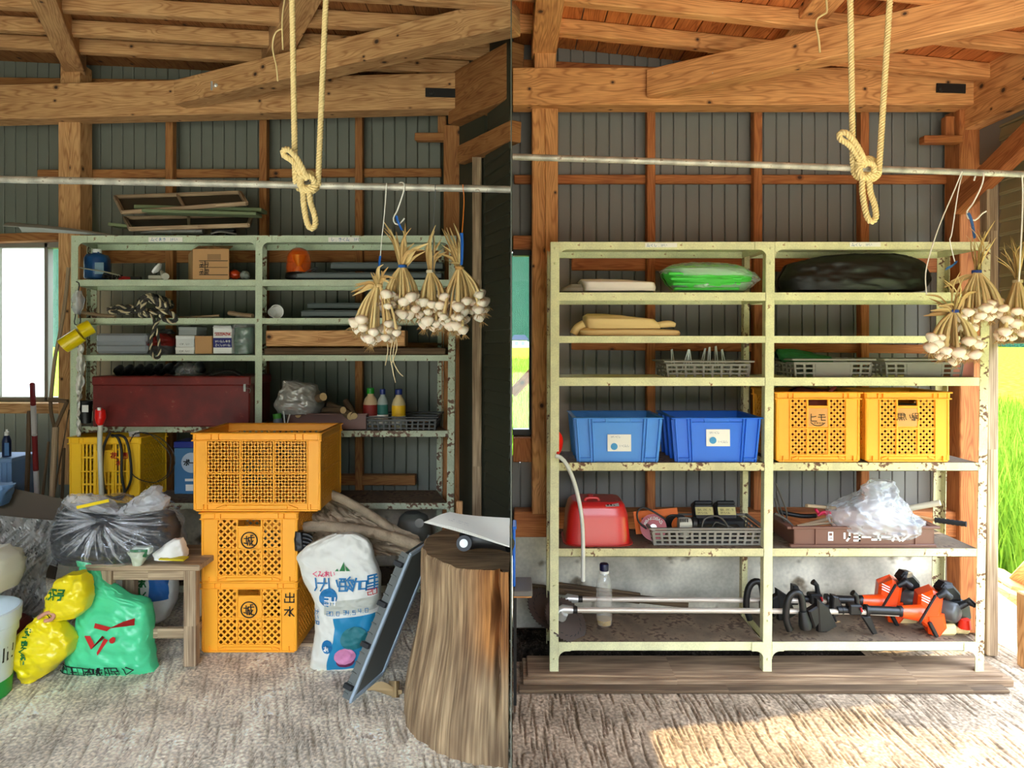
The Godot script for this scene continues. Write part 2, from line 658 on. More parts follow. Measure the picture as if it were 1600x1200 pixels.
	M.film_smoke = clear(Color(0.90, 0.91, 0.93), 0.05, 0.16)
	M.orange = mat(Color(1.0, 0.68, 0.17), 0.45)
	M.orange.subsurf_scatter_enabled = false
	M.yellow = mat(Color(0.97, 0.76, 0.12), 0.45)
	M.blue = mat(Color(0.10, 0.42, 0.86), 0.4)
	M.blue_faded = mat(Color(0.24, 0.54, 0.86), 0.45)
	M.grey_plastic = mat(Color(0.50, 0.48, 0.44), 0.6)
	M.grey_tray = mat(Color(0.62, 0.68, 0.72), 0.55)
	M.paper = mat(Color(0.93, 0.92, 0.88), 0.8)
	M.card = mat(Color(0.74, 0.57, 0.38), 0.85)
	M.ink = mat(Color(0.05, 0.05, 0.05), 0.7)
	M.ink_red = mat(Color(0.75, 0.10, 0.08), 0.7)
	M.ink_blue = mat(Color(0.05, 0.42, 0.62), 0.6)
	M.ink_green = mat(Color(0.05, 0.42, 0.18), 0.6)
	M.ink_pink = mat(Color(0.88, 0.25, 0.42), 0.6)
	M.tray_brown = mat(Color(0.42, 0.27, 0.22), 0.45)
	M.red_can = mat(Color(0.80, 0.06, 0.04), 0.25)
	M.red_can.clearcoat_enabled = true
	M.red_chest = mat(Color(1, 1, 1), 0.5, paint_texture(51, Color(0.40, 0.09, 0.07), Color(0.52, 0.30, 0.24), 0.05, 0.03, 0.2), Vector3(2, 2, 2), true)
	M.cloth_tan = mat(Color(0.93, 0.80, 0.56), 0.9)
	M.tarp = bump(mat(Color(1, 1, 1), 0.8, paint_texture(53, Color(0.68, 0.60, 0.49), Color(0.50, 0.42, 0.33), 0.15, 0.02, 0.2), Vector3(2, 2, 2), true), fine, 0.1)
	M.bag_green = mat(Color(0.34, 0.86, 0.60), 0.3)
	M.bag_green.backlight_enabled = true
	M.bag_green.backlight = Color(0.5, 0.5, 0.5)
	M.bag_yellow = mat(Color(0.93, 0.84, 0.10), 0.28)
	M.bag_white = mat(Color(0.86, 0.85, 0.80), 0.45)
	M.garlic = mat(Color(1, 1, 1), 0.6)
	M.garlic.subsurf_scatter_enabled = true
	M.garlic.subsurf_scatter_strength = 0.15
	M.straw = mat(Color(1, 1, 1), 0.7)
	M.grass = mat(Color(1, 1, 1), 0.6)
	M.grass.backlight_enabled = true
	M.grass.backlight = Color(0.7, 0.7, 0.7)
	M.field = mat(Color(1, 1, 1), 0.9, noise_image(61, 256, 0.06, Color(0.34, 0.48, 0.08), Color(0.52, 0.62, 0.16)), Vector3(0.2, 0.2, 0.2), true)
	M.yard = mat(Color(0.83, 0.79, 0.68), 0.95, gr, Vector3(1, 1, 1), true)
	M.forest = bump(mat(Color(1, 1, 1), 0.9, noise_image(63, 256, 0.11, Color(0.05, 0.11, 0.09), Color(0.13, 0.25, 0.17)), Vector3(0.05, 0.05, 0.05), true), fine, 30.0)  # blue-green tint puts distance haze into the foliage colour
	M.film_grey = mat(Color(0.66, 0.65, 0.62), 0.28, null, Vector3.ONE, false, 0.25)
	M.stump = bump(mat(Color(1, 1, 1), 0.85, ft, Vector3(1.4, 1.4, 1)), ft, 0.8)
	M.roof_tile = mat(Color(0.16, 0.18, 0.22), 0.9)
	for k in ["roof_tile", "field", "yard", "forest", "grass", "concrete", "concrete_r", "dirt", "plinth"]:
		M[k].specular_mode = BaseMaterial3D.SPECULAR_DISABLED
	glyphs = {
		"花": "0292 3034 6064 3407 2629 8457 545999", "西": "0191 1393991913 414436 616686", "出": "5059 11149491 06099996", "水": "5059 5948 034308 8255 5599",
		"城": "0333 2127 0738 4292 4239 4555 5558 607999 8559 7080", "ボ": "0393 5059 5949 3518 6588 8091 7182", "ル": "313509 616895", "ド": "3039 3487 6173 8193", "ー": "0595",
		"ヒ": "202999 2483", "モ": "1181 0494 4148 4898", "黒": "1090951510 1292 5057 1595 0797 0809 3839 6869 9899", "い": "112738 7286", "網": "2013 1333 3315 1545 3539 1719 4749 59509099 6383 6686 7377",
		"リ": "2126 818559", "ョ": "21818929 2585", "ユ": "217178 0898", "パ": "3319 5399 8090918180", "ン": "1132 1993", "け": "112719 3494 717559", "酸": "0141 0343490903 1113 3133 1646 7052 5292 6375 8395 7559 5699 7598",
		"加": "034348 2109 5393985853", "里": "1090951510 1292 5059 1787 0999", "く": "711579", "み": "1141 4109 0747 4799 8459", "あ": "1282 4048 7438 3817 1734 3475 7588", "し": "2027 2759 5985", "き": "1272 1484 5077 2869",
		"古": "0292 5055 2585892925", "土": "1383 5059 0999", "号": "20808323 0595 3575 7579 7959", "安": "5051 0292 0204 9294 0595 4328 2899 7319", "燐": "2029 0305 4345 2908 5090 7077 5395 4797 6669 8689", "の": "5139 3917 1735 3571 7195 9578",
		"0": "2080892920", "1": "5059", "2": "208084242989", "3": "20808929 2484", "4": "202585 7079", "5": "802024848929", "8": "2080892920 2484", "6": "802029898424", "A": "0950 5099 2676", "J": "7078 7858 5836", "C": "80202989",
		".": "4959", "K": "2029 8025 2589", "N": "29208980", "品": "2070743424 0595 1545491915 5585895955", "g": "8434348989 8489", "O": "2080892920", "化": "3006 2429 8045 508999", "成": "1191 1109 3353 5357 5090 609999 8439", "高": "5051 0292 3464663634 0599 0595",
	}

func wood_piece(called, a, b, w, h, material, parent = null, up := Vector3.UP, bev := 0.004):
	var s = sh()
	s.bar(a, b, w, h, up, bev)
	return obj(called, s, material, parent)

# vertical steel siding panels between px x0..x1 at depth d, split round a window hole; each panel a part
func siding(parent, x0: float, x1: float, y0: float, y1: float, d: float, pitch: float, material, z_of: Callable):
	var x = x0
	while x < x1 - 0.01:
		var w = minf(pitch, x1 - x)
		var s = sh()
		var z0: float = z_of.call(x)
		var z1: float = z_of.call(x + w)
		var a = Vector3(x + 0.002, 0, z0)
		var b = Vector3(x + w - 0.002, 0, z1)
		var dir = (b - a).normalized()
		var nz = Vector3(-dir.z, 0, dir.x)
		if nz.z < 0: nz = -nz
		var poly = [a - nz * 0.008, a - nz * 0.002, a + dir * 0.004, b - dir * 0.004, b - nz * 0.002, b - nz * 0.008]
		for k in 5:
			var p: Vector3 = poly[k]
			var q: Vector3 = poly[k + 1]
			s.quad(p + Vector3(0, y0, 0), q + Vector3(0, y0, 0), q + Vector3(0, y1, 0), p + Vector3(0, y1, 0), nz if k == 2 else null)
		obj("panel", s, material, parent)
		x += pitch

func build_setting():
	# ---- right bay: back wall, d = 3.42
	var wr = structure(thing("wall_back", "grey vertical steel siding on timber studs behind the tidy shelf", ""))
	var flat = func(_x): return -3.42
	siding(wr, 0.232, 2.37, 0.47, 2.95, 3.42, 0.0655, M.siding_r, flat)
	siding(wr, -0.03, 0.232, 0.47, 0.86, 3.42, 0.0705, M.siding_r, flat)
	siding(wr, -0.03, 0.232, 1.90, 2.95, 3.42, 0.0705, M.siding_r, flat)
	var s = sh()
	s.box(Vector3(2.14, 2.5, 0.02), Vector3(1.30, 1.72, -3.445))
	s.box(Vector3(0.34, 1.1, 0.02), Vector3(0.12, 2.45, -3.445))
	s.box(Vector3(0.34, 0.36, 0.02), Vector3(0.12, 0.64, -3.445))
	obj("sheathing", s, M.siding_r, wr)
	s = sh()
	s.box(Vector3(2.36, 0.47, 0.14), Vector3(1.183, 0.235, -3.44), Basis.IDENTITY, 0.006)
	obj("plinth", s, M.plinth, wr)
	# sill, studs, battens, post
	for b in [[Vector3(0.01, 0.54, -3.35), Vector3(2.2, 0.54, -3.35), 0.10, 0.125, "sill_beam"], [Vector3(0.01, 2.255, -3.385), Vector3(2.2, 2.255, -3.385), 0.025, 0.045, "batten"],
			[Vector3(0.30, 1.84, -3.385), Vector3(2.2, 1.83, -3.385), 0.025, 0.085, "batten"], [Vector3(0.30, 1.42, -3.385), Vector3(2.2, 1.40, -3.385), 0.025, 0.045, "batten"], [Vector3(0.30, 1.0, -3.385), Vector3(2.2, 1.0, -3.385), 0.025, 0.045, "batten"],
			[Vector3(0.01, 2.83, -3.385), Vector3(2.2, 2.70, -3.385), 0.025, 0.06, "batten"]]:
		wood_piece(b[4], b[0], b[1], b[2], b[3], M.wood_r2, wr)
	for x in [1016.0, 1182.0, 1348.0]:
		var c = P(x, 535, 3.36)
		wood_piece("stud", Vector3(c.x, 0.6, -3.36), Vector3(c.x, 2.72, -3.36), 0.042, 0.05, M.wood_r2, wr, Vector3.FORWARD)
	var c0 = P(851, 535, 3.30)
	for k in [-1, 1]:
		structure(wood_piece("post", Vector3(c0.x + k * 0.0315, 0.6, -3.32), Vector3(c0.x + k * 0.0315, 2.68, -3.32), 0.0625, 0.12, M.wood_r, wr, Vector3.FORWARD))
	structure(wood_piece("post", Vector3(c0.x, 2.66, -3.30), Vector3(c0.x, 2.88, -3.30), 0.105, 0.12, M.wood_r, wr, Vector3.FORWARD))
	# big tie beam, with its end splice plate
	var tb = wood_piece("trim_1", P(801, 141, 3.26), P(1512, 141, 3.26), 0.11, 0.178, M.wood_r)
	structure(tb, "broad knotty tie beam over the tidy shelf")
	s = sh()
	s.box(Vector3(0.14, 0.045, 0.006), P(1486, 138, 3.198), Basis(Vector3.BACK, -0.03), 0.002)
	s.lathe([Vector2(0, 0.012), Vector2(0.012, 0.01), Vector2(0.013, 0)], 8, Transform3D(Basis(Vector3.RIGHT, PI / 2), P(1469, 140, 3.195)))
	obj("splice_plate", s, M.dark_steel, tb)
	# horizontal corner brace, running from the tie beam to the side beam
	var br = wood_piece("trim_2", Vector3(0.66, 2.66, -3.21), Vector3(2.12, 2.66, -2.26), 0.10, 0.125, M.wood_r)
	structure(br, "diagonal corner brace running from the bright tie beam to the open side")
	s = sh()
	s.box(Vector3(0.045, 0.05, 0.012), P(1110, 117, 3.03), Basis(Vector3.UP, 0.55), 0.003)
	s.lathe([Vector2(0, 0.025), Vector2(0.01, 0.022), Vector2(0.012, 0)], 8, Transform3D(Basis(Vector3.UP, 0.55) * Basis(Vector3.RIGHT, PI / 2), P(1110, 117, 3.02)))
	obj("bolt_plate", s, M.alu, br)
	# depth beams
	structure(wood_piece("trim_3", Vector3(0.155, 2.90, -3.32), Vector3(0.155, 2.90, -1.4), 0.12, 0.14, M.wood_r), "heavy purlin over the bright window post, coming toward the viewer")
	structure(wood_piece("trim_4", Vector3(1.28, 2.86, -3.30), Vector3(1.20, 2.86, -1.4), 0.125, 0.15, M.wood_r), "heavy purlin behind the bright corner brace")
	# right side beam, post, knee brace
	structure(wood_piece("trim_5", Vector3(2.262, 2.60, -3.32), Vector3(2.262, 2.60, -0.2), 0.12, 0.26, M.wood_r), "deep side beam above the open shutter")
	structure(wood_piece("trim_6", Vector3(2.245, 0.02, -3.33), Vector3(2.245, 2.58, -3.33), 0.13, 0.12, M.wood_r2, null, Vector3.FORWARD), "corner post by the raised shutter")
	structure(wood_piece("trim_7", Vector3(2.17, 2.10, -3.28), Vector3(2.17, 2.42, -2.55), 0.06, 0.10, M.wood_r2), "slanting knee brace over the raised shutter")
	structure(wood_piece("trim_8", P(1440, 219, 3.28), P(1500, 219, 3.28), 0.05, 0.035, M.wood_r2), "short wooden block nailed to the bright corner post")
	structure(wood_piece("trim_9", P(1481, 183, 3.32), P(1481, 216, 3.32), 0.045, 0.04, M.wood_r2, null, Vector3.FORWARD), "short upright over the wooden block on the bright corner post")
	# guide post and raised roller shutter on the right wall
	structure(wood_piece("trim_10", Vector3(2.20, 0.0, -3.10), Vector3(2.20, 2.2, -3.10), 0.05, 0.055, M.wood_grey, null, Vector3.FORWARD), "pale guide post of the raised shutter")
	var wright = structure(thing("wall_right", "raised slatted roller shutter of the bright bay", ""))
	for k in 16:
		s = sh()
		var y = 1.435 + k * 0.062
		s.xf = Transform3D(Basis.IDENTITY, Vector3(2.235, y, 0))
		s.bar(Vector3(0, 0.028, -3.07), Vector3(0, 0.028, -0.9), 0.012, 0.066, Vector3(0.22, 1, 0), 0.003)
		s.tube([Vector3(-0.004, 0.056, -3.07), Vector3(-0.004, 0.056, -0.9)], 0.007, 6)
		obj("slat", s, M.shutter_r, wright)
	s = sh()
	s.box(Vector3(0.05, 2.9, 2.6), Vector3(2.25, 1.45, 0.4))
	s.box(Vector3(0.03, 0.8, 2.6), Vector3(2.29, 2.70, -2.1))
	s.box(Vector3(0.02, 1.6, 0.40), Vector3(2.33, 2.235, -3.28))
	obj("wall_sheet", s, M.siding_r, wright)
	# roof, right bay: slopes down to the right
	var cr = structure(thing("ceiling", "sloping roof boards over the bright bay", ""))
	var ry = func(x): return 2.885 - 0.105 * x
	for d in [3.12, 2.83, 2.54, 2.25, 1.9, 1.5, 1.1, 0.7, 0.2]:
		wood_piece("rafter", Vector3(0.005, ry.call(0) + 0.035, -d), Vector3(2.3, ry.call(2.3) + 0.035, -d), 0.05, 0.07, M.wood_r, cr)
	var x = 0.004
	while x < 2.36:
		s = sh()
		var w = 0.106
		s.bar(Vector3(x + w / 2, ry.call(x + w / 2) + 0.080, -3.47), Vector3(x + w / 2, ry.call(x + w / 2) + 0.080, 1.0), w - 0.005, 0.014, Vector3(0.105, 1, 0))
		obj("roof_board", s, M.board_r, cr)
		x += w
	s = sh()
	s.bar(Vector3(-0.0, ry.call(0) + 0.10, -1.2), Vector3(2.5, ry.call(2.5) + 0.10, -1.2), 4.8, 0.012)
	obj("roof_sheet", s, M.siding_r, cr)
	# window, right bay
	var wn = structure(thing("window_1", "window slit beside the bright bay's post, hills beyond", ""))
	s = sh()
	s.box(Vector3(0.235, 0.03, 0.06), Vector3(0.12, 0.985, -3.39), Basis.IDENTITY, 0.003)
	s.box(Vector3(0.235, 0.03, 0.06), Vector3(0.12, 1.885, -3.39), Basis.IDENTITY, 0.003)
	s.box(Vector3(0.012, 0.90, 0.05), Vector3(0.092, 1.435, -3.39), Basis.IDENTITY, 0.003)
	obj("window_frame", s, M.dark_steel, wn)
	s = sh()
	s.box(Vector3(0.225, 0.88, 0.004), Vector3(0.115, 1.435, -3.40))
	obj("pane", s, M.glass, wn)
	wood_piece("window_sill", Vector3(0.005, 0.905, -3.36), Vector3(0.11, 0.905, -3.36), 0.1, 0.12, M.wood_r2, wn)
	wood_piece("window_brace", Vector3(0.0, 1.17, -3.47), Vector3(0.24, 1.42, -3.47), 0.03, 0.05, M.wood_r2, wn)
	wood_piece("window_head", Vector3(0.005, 1.93, -3.36), Vector3(0.11, 1.93, -3.36), 0.1, 0.065, M.wood_r2, wn)

	# ---- left bay: back wall oblique, d = 4.12 at x0 .. 4.0 at corner
	var wl = structure(thing("wall_back", "dim grey-green vertical steel siding behind the crowded shelf", ""))
	var zl = func(q): return -(4.10 + 0.03 * (q + 0.5) * -1.0)
	siding(wl, -2.62, -0.42, 0.47, 3.35, 4.1, 0.0705, M.siding_l, zl)
	siding(wl, -3.30, -2.62, 0.47, 1.05, 4.1, 0.0705, M.siding_l, zl)
	siding(wl, -3.30, -2.62, 2.04, 3.35, 4.1, 0.0705, M.siding_l, zl)
	s = sh()
	s.box(Vector3(2.3, 2.9, 0.02), Vector3(-1.47, 1.9, -4.18))
	s.box(Vector3(0.75, 1.35, 0.02), Vector3(-2.99, 2.71, -4.2))
	s.box(Vector3(0.75, 0.6, 0.02), Vector3(-2.99, 0.76, -4.2))
	obj("sheathing", s, M.siding_l, wl)
	s = sh()
	s.box(Vector3(3.0, 0.47, 0.14), Vector3(-1.86, 0.235, -4.17), Basis.IDENTITY, 0.006)
	obj("plinth", s, M.plinth, wl)
	for b in [[P(0, 128, 4.12), P(300, 132, 4.12), 0.025, 0.05], [P(60, 272, 4.08), P(690, 270, 4.06), 0.025, 0.05], [P(105, 400, 4.08), P(690, 397, 4.06), 0.025, 0.09], [P(105, 540, 4.08), P(690, 542, 4.06), 0.025, 0.05], [P(105, 665, 4.08), P(690, 665, 4.06), 0.025, 0.05],
			[P(430, 749, 4.05), P(650, 749, 4.03), 0.06, 0.06]]:
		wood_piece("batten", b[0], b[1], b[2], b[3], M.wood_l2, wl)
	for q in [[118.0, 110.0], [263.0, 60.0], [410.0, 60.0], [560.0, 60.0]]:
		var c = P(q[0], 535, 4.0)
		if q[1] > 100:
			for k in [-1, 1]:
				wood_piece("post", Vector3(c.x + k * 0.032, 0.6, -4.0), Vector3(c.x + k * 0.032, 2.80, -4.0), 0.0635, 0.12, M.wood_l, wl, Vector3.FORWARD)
			wood_piece("post", Vector3(c.x + 0.005, 2.8, -4.0), Vector3(c.x + 0.005, 3.08, -4.0), 0.115, 0.12, M.wood_l, wl, Vector3.FORWARD)
		else:
			wood_piece("stud", Vector3(c.x, 0.5, -4.03), Vector3(c.x, 2.85, -4.03), 0.045, 0.05, M.wood_l2, wl, Vector3.FORWARD)
	var tl = wood_piece("trim_11", P(-30, 166, 3.95), P(715, 147, 3.80), 0.12, 0.20, M.wood_l)
	structure(tl, "broad knotty tie beam over the crowded shelf")
	s = sh()
	s.box(Vector3(0.18, 0.05, 0.006), P(690, 145, 3.735), Basis(Vector3.UP, 0.08), 0.002)
	s.lathe([Vector2(0, 0.012), Vector2(0.012, 0.01), Vector2(0.013, 0)], 8, Transform3D(Basis(Vector3.RIGHT, PI / 2), P(675, 146, 3.73)))
	obj("splice_plate", s, M.dark_steel, tl)
	var bl = wood_piece("trim_12", P(284, 149, 3.80), P(806, 26, 3.02), 0.11, 0.135, M.wood_l)
	structure(bl, "diagonal corner brace of the dim bay meeting its tie beam")
	s = sh()
	s.box(Vector3(0.05, 0.05, 0.012), P(337, 135, 3.65), Basis(Vector3.UP, 0.45), 0.003)
	s.lathe([Vector2(0, 0.025), Vector2(0.01, 0.022), Vector2(0.012, 0)], 8, Transform3D(Basis(Vector3.UP, 0.45) * Basis(Vector3.RIGHT, PI / 2), P(337, 135, 3.64)))
	obj("bolt_plate", s, M.alu, bl)
	structure(wood_piece("trim_13", P(118, 101, 3.98), P(58, -40, 3.0), 0.11, 0.12, M.wood_l), "worn purlin slanting over the dim window post")
	structure(wood_piece("trim_14", P(424, 92, 3.85), P(480, -30, 3.0), 0.13, 0.15, M.wood_l), "rough purlin meeting the dim corner brace")
	structure(wood_piece("trim_15", P(712, 157, 3.83), P(806, 112, 3.30), 0.09, 0.28, M.wood_l2), "deep side beam in the dim corner")
	structure(wood_piece("trim_16", P(716, 500, 3.93), P(716, 200, 3.93), 0.16, 0.12, M.wood_l2, null, Vector3.FORWARD), "dim corner post behind the hanging garlic")
	structure(wood_piece("trim_17", P(713, 900, 3.93), P(713, 500, 3.93), 0.16, 0.12, M.wood_l2, null, Vector3.FORWARD), "lower dim corner post behind the hanging garlic")
	structure(wood_piece("trim_18", P(722, 243, 3.80), P(806, 205, 3.22), 0.06, 0.10, M.wood_l2), "slanting knee brace in the dim corner")
	structure(wood_piece("trim_19", P(650, 215, 3.95), P(700, 215, 3.90), 0.05, 0.045, M.wood_l2), "short wooden block nailed to the dim corner post")
	structure(wood_piece("trim_20", P(691, 182, 3.95), P(691, 210, 3.95), 0.05, 0.04, M.wood_l2, null, Vector3.FORWARD), "short upright over the wooden block in the dim corner")
	structure(wood_piece("trim_21", Vector3(-0.188, 0.0, -3.62), Vector3(-0.188, 2.43, -3.62), 0.05, 0.05, M.wood_grey, null, Vector3.FORWARD), "pale guide post of the closed shutter")
	# partition: an oblique closed shutter, then an added thin sheet on X = 0 that blocks light between the bays
	var wp = structure(thing("wall_partition", "closed horizontally ribbed steel shutter and an added light-blocking sheet between the bays", ""))
	var pa = Vector3(-0.140, 0, -3.55)
	var pb = Vector3(-0.006, 0, -3.22)
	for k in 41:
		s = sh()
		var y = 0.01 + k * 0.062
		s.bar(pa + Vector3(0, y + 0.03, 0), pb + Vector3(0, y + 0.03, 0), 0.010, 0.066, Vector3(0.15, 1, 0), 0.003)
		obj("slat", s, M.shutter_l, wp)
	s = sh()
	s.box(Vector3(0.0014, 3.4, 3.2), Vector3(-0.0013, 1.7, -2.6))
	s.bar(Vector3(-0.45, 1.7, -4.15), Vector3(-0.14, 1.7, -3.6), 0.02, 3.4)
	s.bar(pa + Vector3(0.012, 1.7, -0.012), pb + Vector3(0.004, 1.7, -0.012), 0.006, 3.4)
	obj("added_partition_sheet", s, M.shutter_l, wp)
	# roof, left bay
	var cl = structure(thing("ceiling", "sloping roof boards over the dim bay", ""))
	var ly = func(q): return 3.066 - 0.058 * (q + 2.45)
	for q in [[3.78, 0.0], [3.55, 0.0], [3.28, 0.0], [3.0, 0.0], [2.7, 0.0], [2.3, 0.0], [1.8, 0.0], [1.3, 0.0], [0.7, 0.0]]:
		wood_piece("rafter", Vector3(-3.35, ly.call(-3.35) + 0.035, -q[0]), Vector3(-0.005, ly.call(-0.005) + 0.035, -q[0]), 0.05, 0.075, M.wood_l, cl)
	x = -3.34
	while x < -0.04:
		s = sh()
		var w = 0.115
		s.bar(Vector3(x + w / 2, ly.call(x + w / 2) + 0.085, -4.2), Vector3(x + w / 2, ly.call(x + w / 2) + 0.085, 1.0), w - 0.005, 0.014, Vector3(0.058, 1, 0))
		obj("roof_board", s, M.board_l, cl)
		x += w
	s = sh()
	s.bar(Vector3(-3.5, ly.call(-3.5) + 0.105, -1.6), Vector3(0, ly.call(0) + 0.105, -1.6), 5.3, 0.012)
	obj("roof_sheet", s, M.siding_l, cl)
	# left side wall
	var wleft = structure(thing("wall_left", "plain side wall of the dim bay", ""))
	s = sh()
	s.box(Vector3(0.06, 3.4, 5.4), Vector3(-3.36, 1.7, -1.6))
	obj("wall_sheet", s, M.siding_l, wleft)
	var wf = structure(thing("wall_front_added", "added unseen front wall that dims the left bay, with a wide doorway", ""))
	s = sh()
	s.box(Vector3(3.4, 1.1, 0.06), Vector3(-1.7, 2.75, 1.0))  # unseen wall, added to cut the light entering the left bay
	s.box(Vector3(1.0, 2.4, 0.06), Vector3(-2.9, 1.2, 1.0))
	obj("wall_sheet", s, M.siding_l, wf)
	var wf2 = structure(thing("wall_front_added", "added unseen header that blocks high sky over the bright open front", ""))
	s = sh()
	s.box(Vector3(2.5, 0.9, 0.06), Vector3(1.25, 2.6, 1.0))  # unseen header, added to keep high sky light out of the right bay
	obj("wall_sheet", s, M.siding_r, wf2)
	# window, left bay
	var w2 = structure(thing("window_2", "sliding window with a frosted pane and a clear strip beside the crowded shelf", ""))
	s = sh()
	var z = -4.10
	for r in [[-10, 371, 106, 388], [-10, 620, 106, 628], [73, 380, 79, 625], [97, 380, 104, 625], [-6, 380, 0, 625]]:
		var a = P(r[0], r[1], 4.08)
		var b = P(r[2], r[3], 4.08)
		s.box(Vector3(b.x - a.x, a.y - b.y, 0.05), Vector3((a.x + b.x) / 2, (a.y + b.y) / 2, z + 0.02), Basis.IDENTITY, 0.003)
	obj("window_frame", s, M.alu_dull, w2)
	var fa = P(-8, 386, 4.10)
	var fb = P(75, 622, 4.10)
	s = sh()
	s.box(Vector3(fb.x - fa.x, fa.y - fb.y, 0.005), Vector3((fa.x + fb.x) / 2, (fa.y + fb.y) / 2, z))
	obj("frosted_pane", s, M.frosted, w2)
	fa = P(77, 386, 4.10)
	fb = P(100, 622, 4.10)
	s = sh()
	s.box(Vector3(fb.x - fa.x, fa.y - fb.y, 0.005), Vector3((fa.x + fb.x) / 2, (fa.y + fb.y) / 2, z - 0.02))
	obj("pane", s, M.glass, w2)
	wood_piece("window_sill", P(-30, 637, 4.0), P(108, 637, 4.0), 0.1, 0.06, M.wood_l, w2)
	wood_piece("window_head", P(-30, 374, 4.03), P(106, 370, 4.03), 0.08, 0.05, M.wood_l2, w2)

	# ---- floors: rough drag-finished concrete, ridges running into each bay
	floor_bay("floor", "grooved rough concrete floor of the dim bay", -3.3, -0.002, -4.25, 0.6, 0.38, 71)
	floor_bay("floor", "grooved rough concrete floor of the bright bay", 0.002, 2.35, -3.6, 0.6, 0.0, 72)
	s = sh()
	s.box(Vector3(6.7, 0.5, 5.8), Vector3(-0.35, -0.275, -1.7))
	structure(obj("foundation", s, M.concrete), "concrete slab under the shed")

# the ridges are real relief where the picture shows the floor, plain beyond
func floor_bay(called, label, x0: float, x1: float, z0: float, z1: float, skew: float, seed_: int):
	var fl = structure(thing(called, label, ""))
	var n1 = noise(seed_, 34.0, 2)
	var n2 = noise(seed_ + 1, 5.0, 3)
	var n3 = noise(seed_ + 2, 60.0, 2)
	var hgt = func(x: float, z: float) -> float:
		var q = x - z * skew + n2.get_noise_2d(x * 0.35, z * 0.35) * 0.02
		var g = n1.get_noise_2d(q * 2.0, z * 0.085)
		return -0.010 + 0.006 * smoothstep(-0.55, -0.12, g) + n2.get_noise_2d(x, z) * 0.0015 + n3.get_noise_2d(x * 1.5, z * 0.35) * 0.0012
	var s = sh()
	var za = -3.5 if x0 < 0 else -3.45
	var zb = -2.1
	var xa = maxf(x0, -2.8)
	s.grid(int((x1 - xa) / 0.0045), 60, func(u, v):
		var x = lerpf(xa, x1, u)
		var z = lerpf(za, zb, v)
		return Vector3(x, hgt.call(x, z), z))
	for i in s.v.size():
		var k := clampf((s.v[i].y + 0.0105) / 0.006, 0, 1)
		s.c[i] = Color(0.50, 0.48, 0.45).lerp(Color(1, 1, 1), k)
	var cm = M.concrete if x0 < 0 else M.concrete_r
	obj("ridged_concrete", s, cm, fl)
	s = sh()
	for r in [[x0, x1, z0, za], [x0, x1, zb, z1], [x0, xa, za, zb]]:
		if r[1] - r[0] > 0.01:
			s.quad(Vector3(r[0], -0.004, r[2]), Vector3(r[1], -0.004, r[2]), Vector3(r[1], -0.004, r[3]), Vector3(r[0], -0.004, r[3]), Vector3.UP)
	obj("plain_concrete", s, cm, fl)

# ---- builders shared by both bays; shapes are written in world coordinates, offset to their thing's base
func sw(o: Node3D) -> Shape:
	var s = sh()
	s.xf = Transform3D(Basis.IDENTITY, -o.position)
	return s

# a thing based below the middle of a pixel box whose front stands at depth d
func at_px(called, label, category, x: float, y: float, d: float, group := "") -> Node3D:
	return thing(called, label, category, P(x, y, d), 0.0, group)

# a chamfered box whose front face spans pixels x0..x1, y0..y1 at depth d and goes back by deep
func bx(s: Shape, x0: float, y0: float, x1: float, y1: float, d: float, deep: float, bev := 0.003):
	var a = P(x0, y0, d)
	var b = P(x1, y1, d)
	s.box(Vector3(absf(b.x - a.x), absf(a.y - b.y), deep), Vector3((a.x + b.x) / 2, (a.y + b.y) / 2, -d - deep / 2), Basis.IDENTITY, bev)

func pts(list: Array, d: float) -> Array:
	var out = []
	for q in list:
		out.append(P(q[0], q[1], d + (q[2] if q.size() > 2 else 0.0)))
	return out

func line(s: Shape, list: Array, d: float, r: float, sides := 7, n := 20):
	s.tube(curve(pts(list, d), n), r, sides)

# rows of [y, left, right, thickness in m, depth offset]: a soft sack
func row_at(rows: Array, y: float) -> Array:
	var k = 0
	while k < rows.size() - 2 and y > rows[k + 1][0]: k += 1
	var a = rows[k]
	var b = rows[k + 1]
	var t = clampf((y - a[0]) / (b[0] - a[0]), 0, 1)
	t = lerpf(t, smoothstep(0, 1, t), 0.5)
	var out = []
	for i in 5:
		out.append(lerpf(a[i] if i < a.size() else 0.0, b[i] if i < b.size() else 0.0, t))
	return out

func sack_point(rows: Array, d: float, seed_: FastNoiseLite, amp: float, u: float, v: float, sq := 0.75) -> Vector3:
	var y: float = lerpf(rows[0][0], rows[-1][0], v)
	var r = row_at(rows, y)
	var a = TAU * u
	var ca = signf(cos(a)) * pow(absf(cos(a)), sq)
	var sa = signf(sin(a)) * pow(absf(sin(a)), sq)
	var dd: float = d + r[4]
	var p = P((r[1] + r[2]) / 2 - ca * (r[2] - r[1]) / 2, y, dd)
	p.z += sa * r[3] / 2.0
	var k = amp * (1.0 - 2.0 * absf(seed_.get_noise_3d(p.x * 9, p.y * 9, p.z * 9)) + 0.6 * seed_.get_noise_3d(p.x * 31, p.y * 31, p.z * 31))
	p.z += k * (1.0 if sa >= 0 else -1.0)
	p.y += k * 0.3
	return p

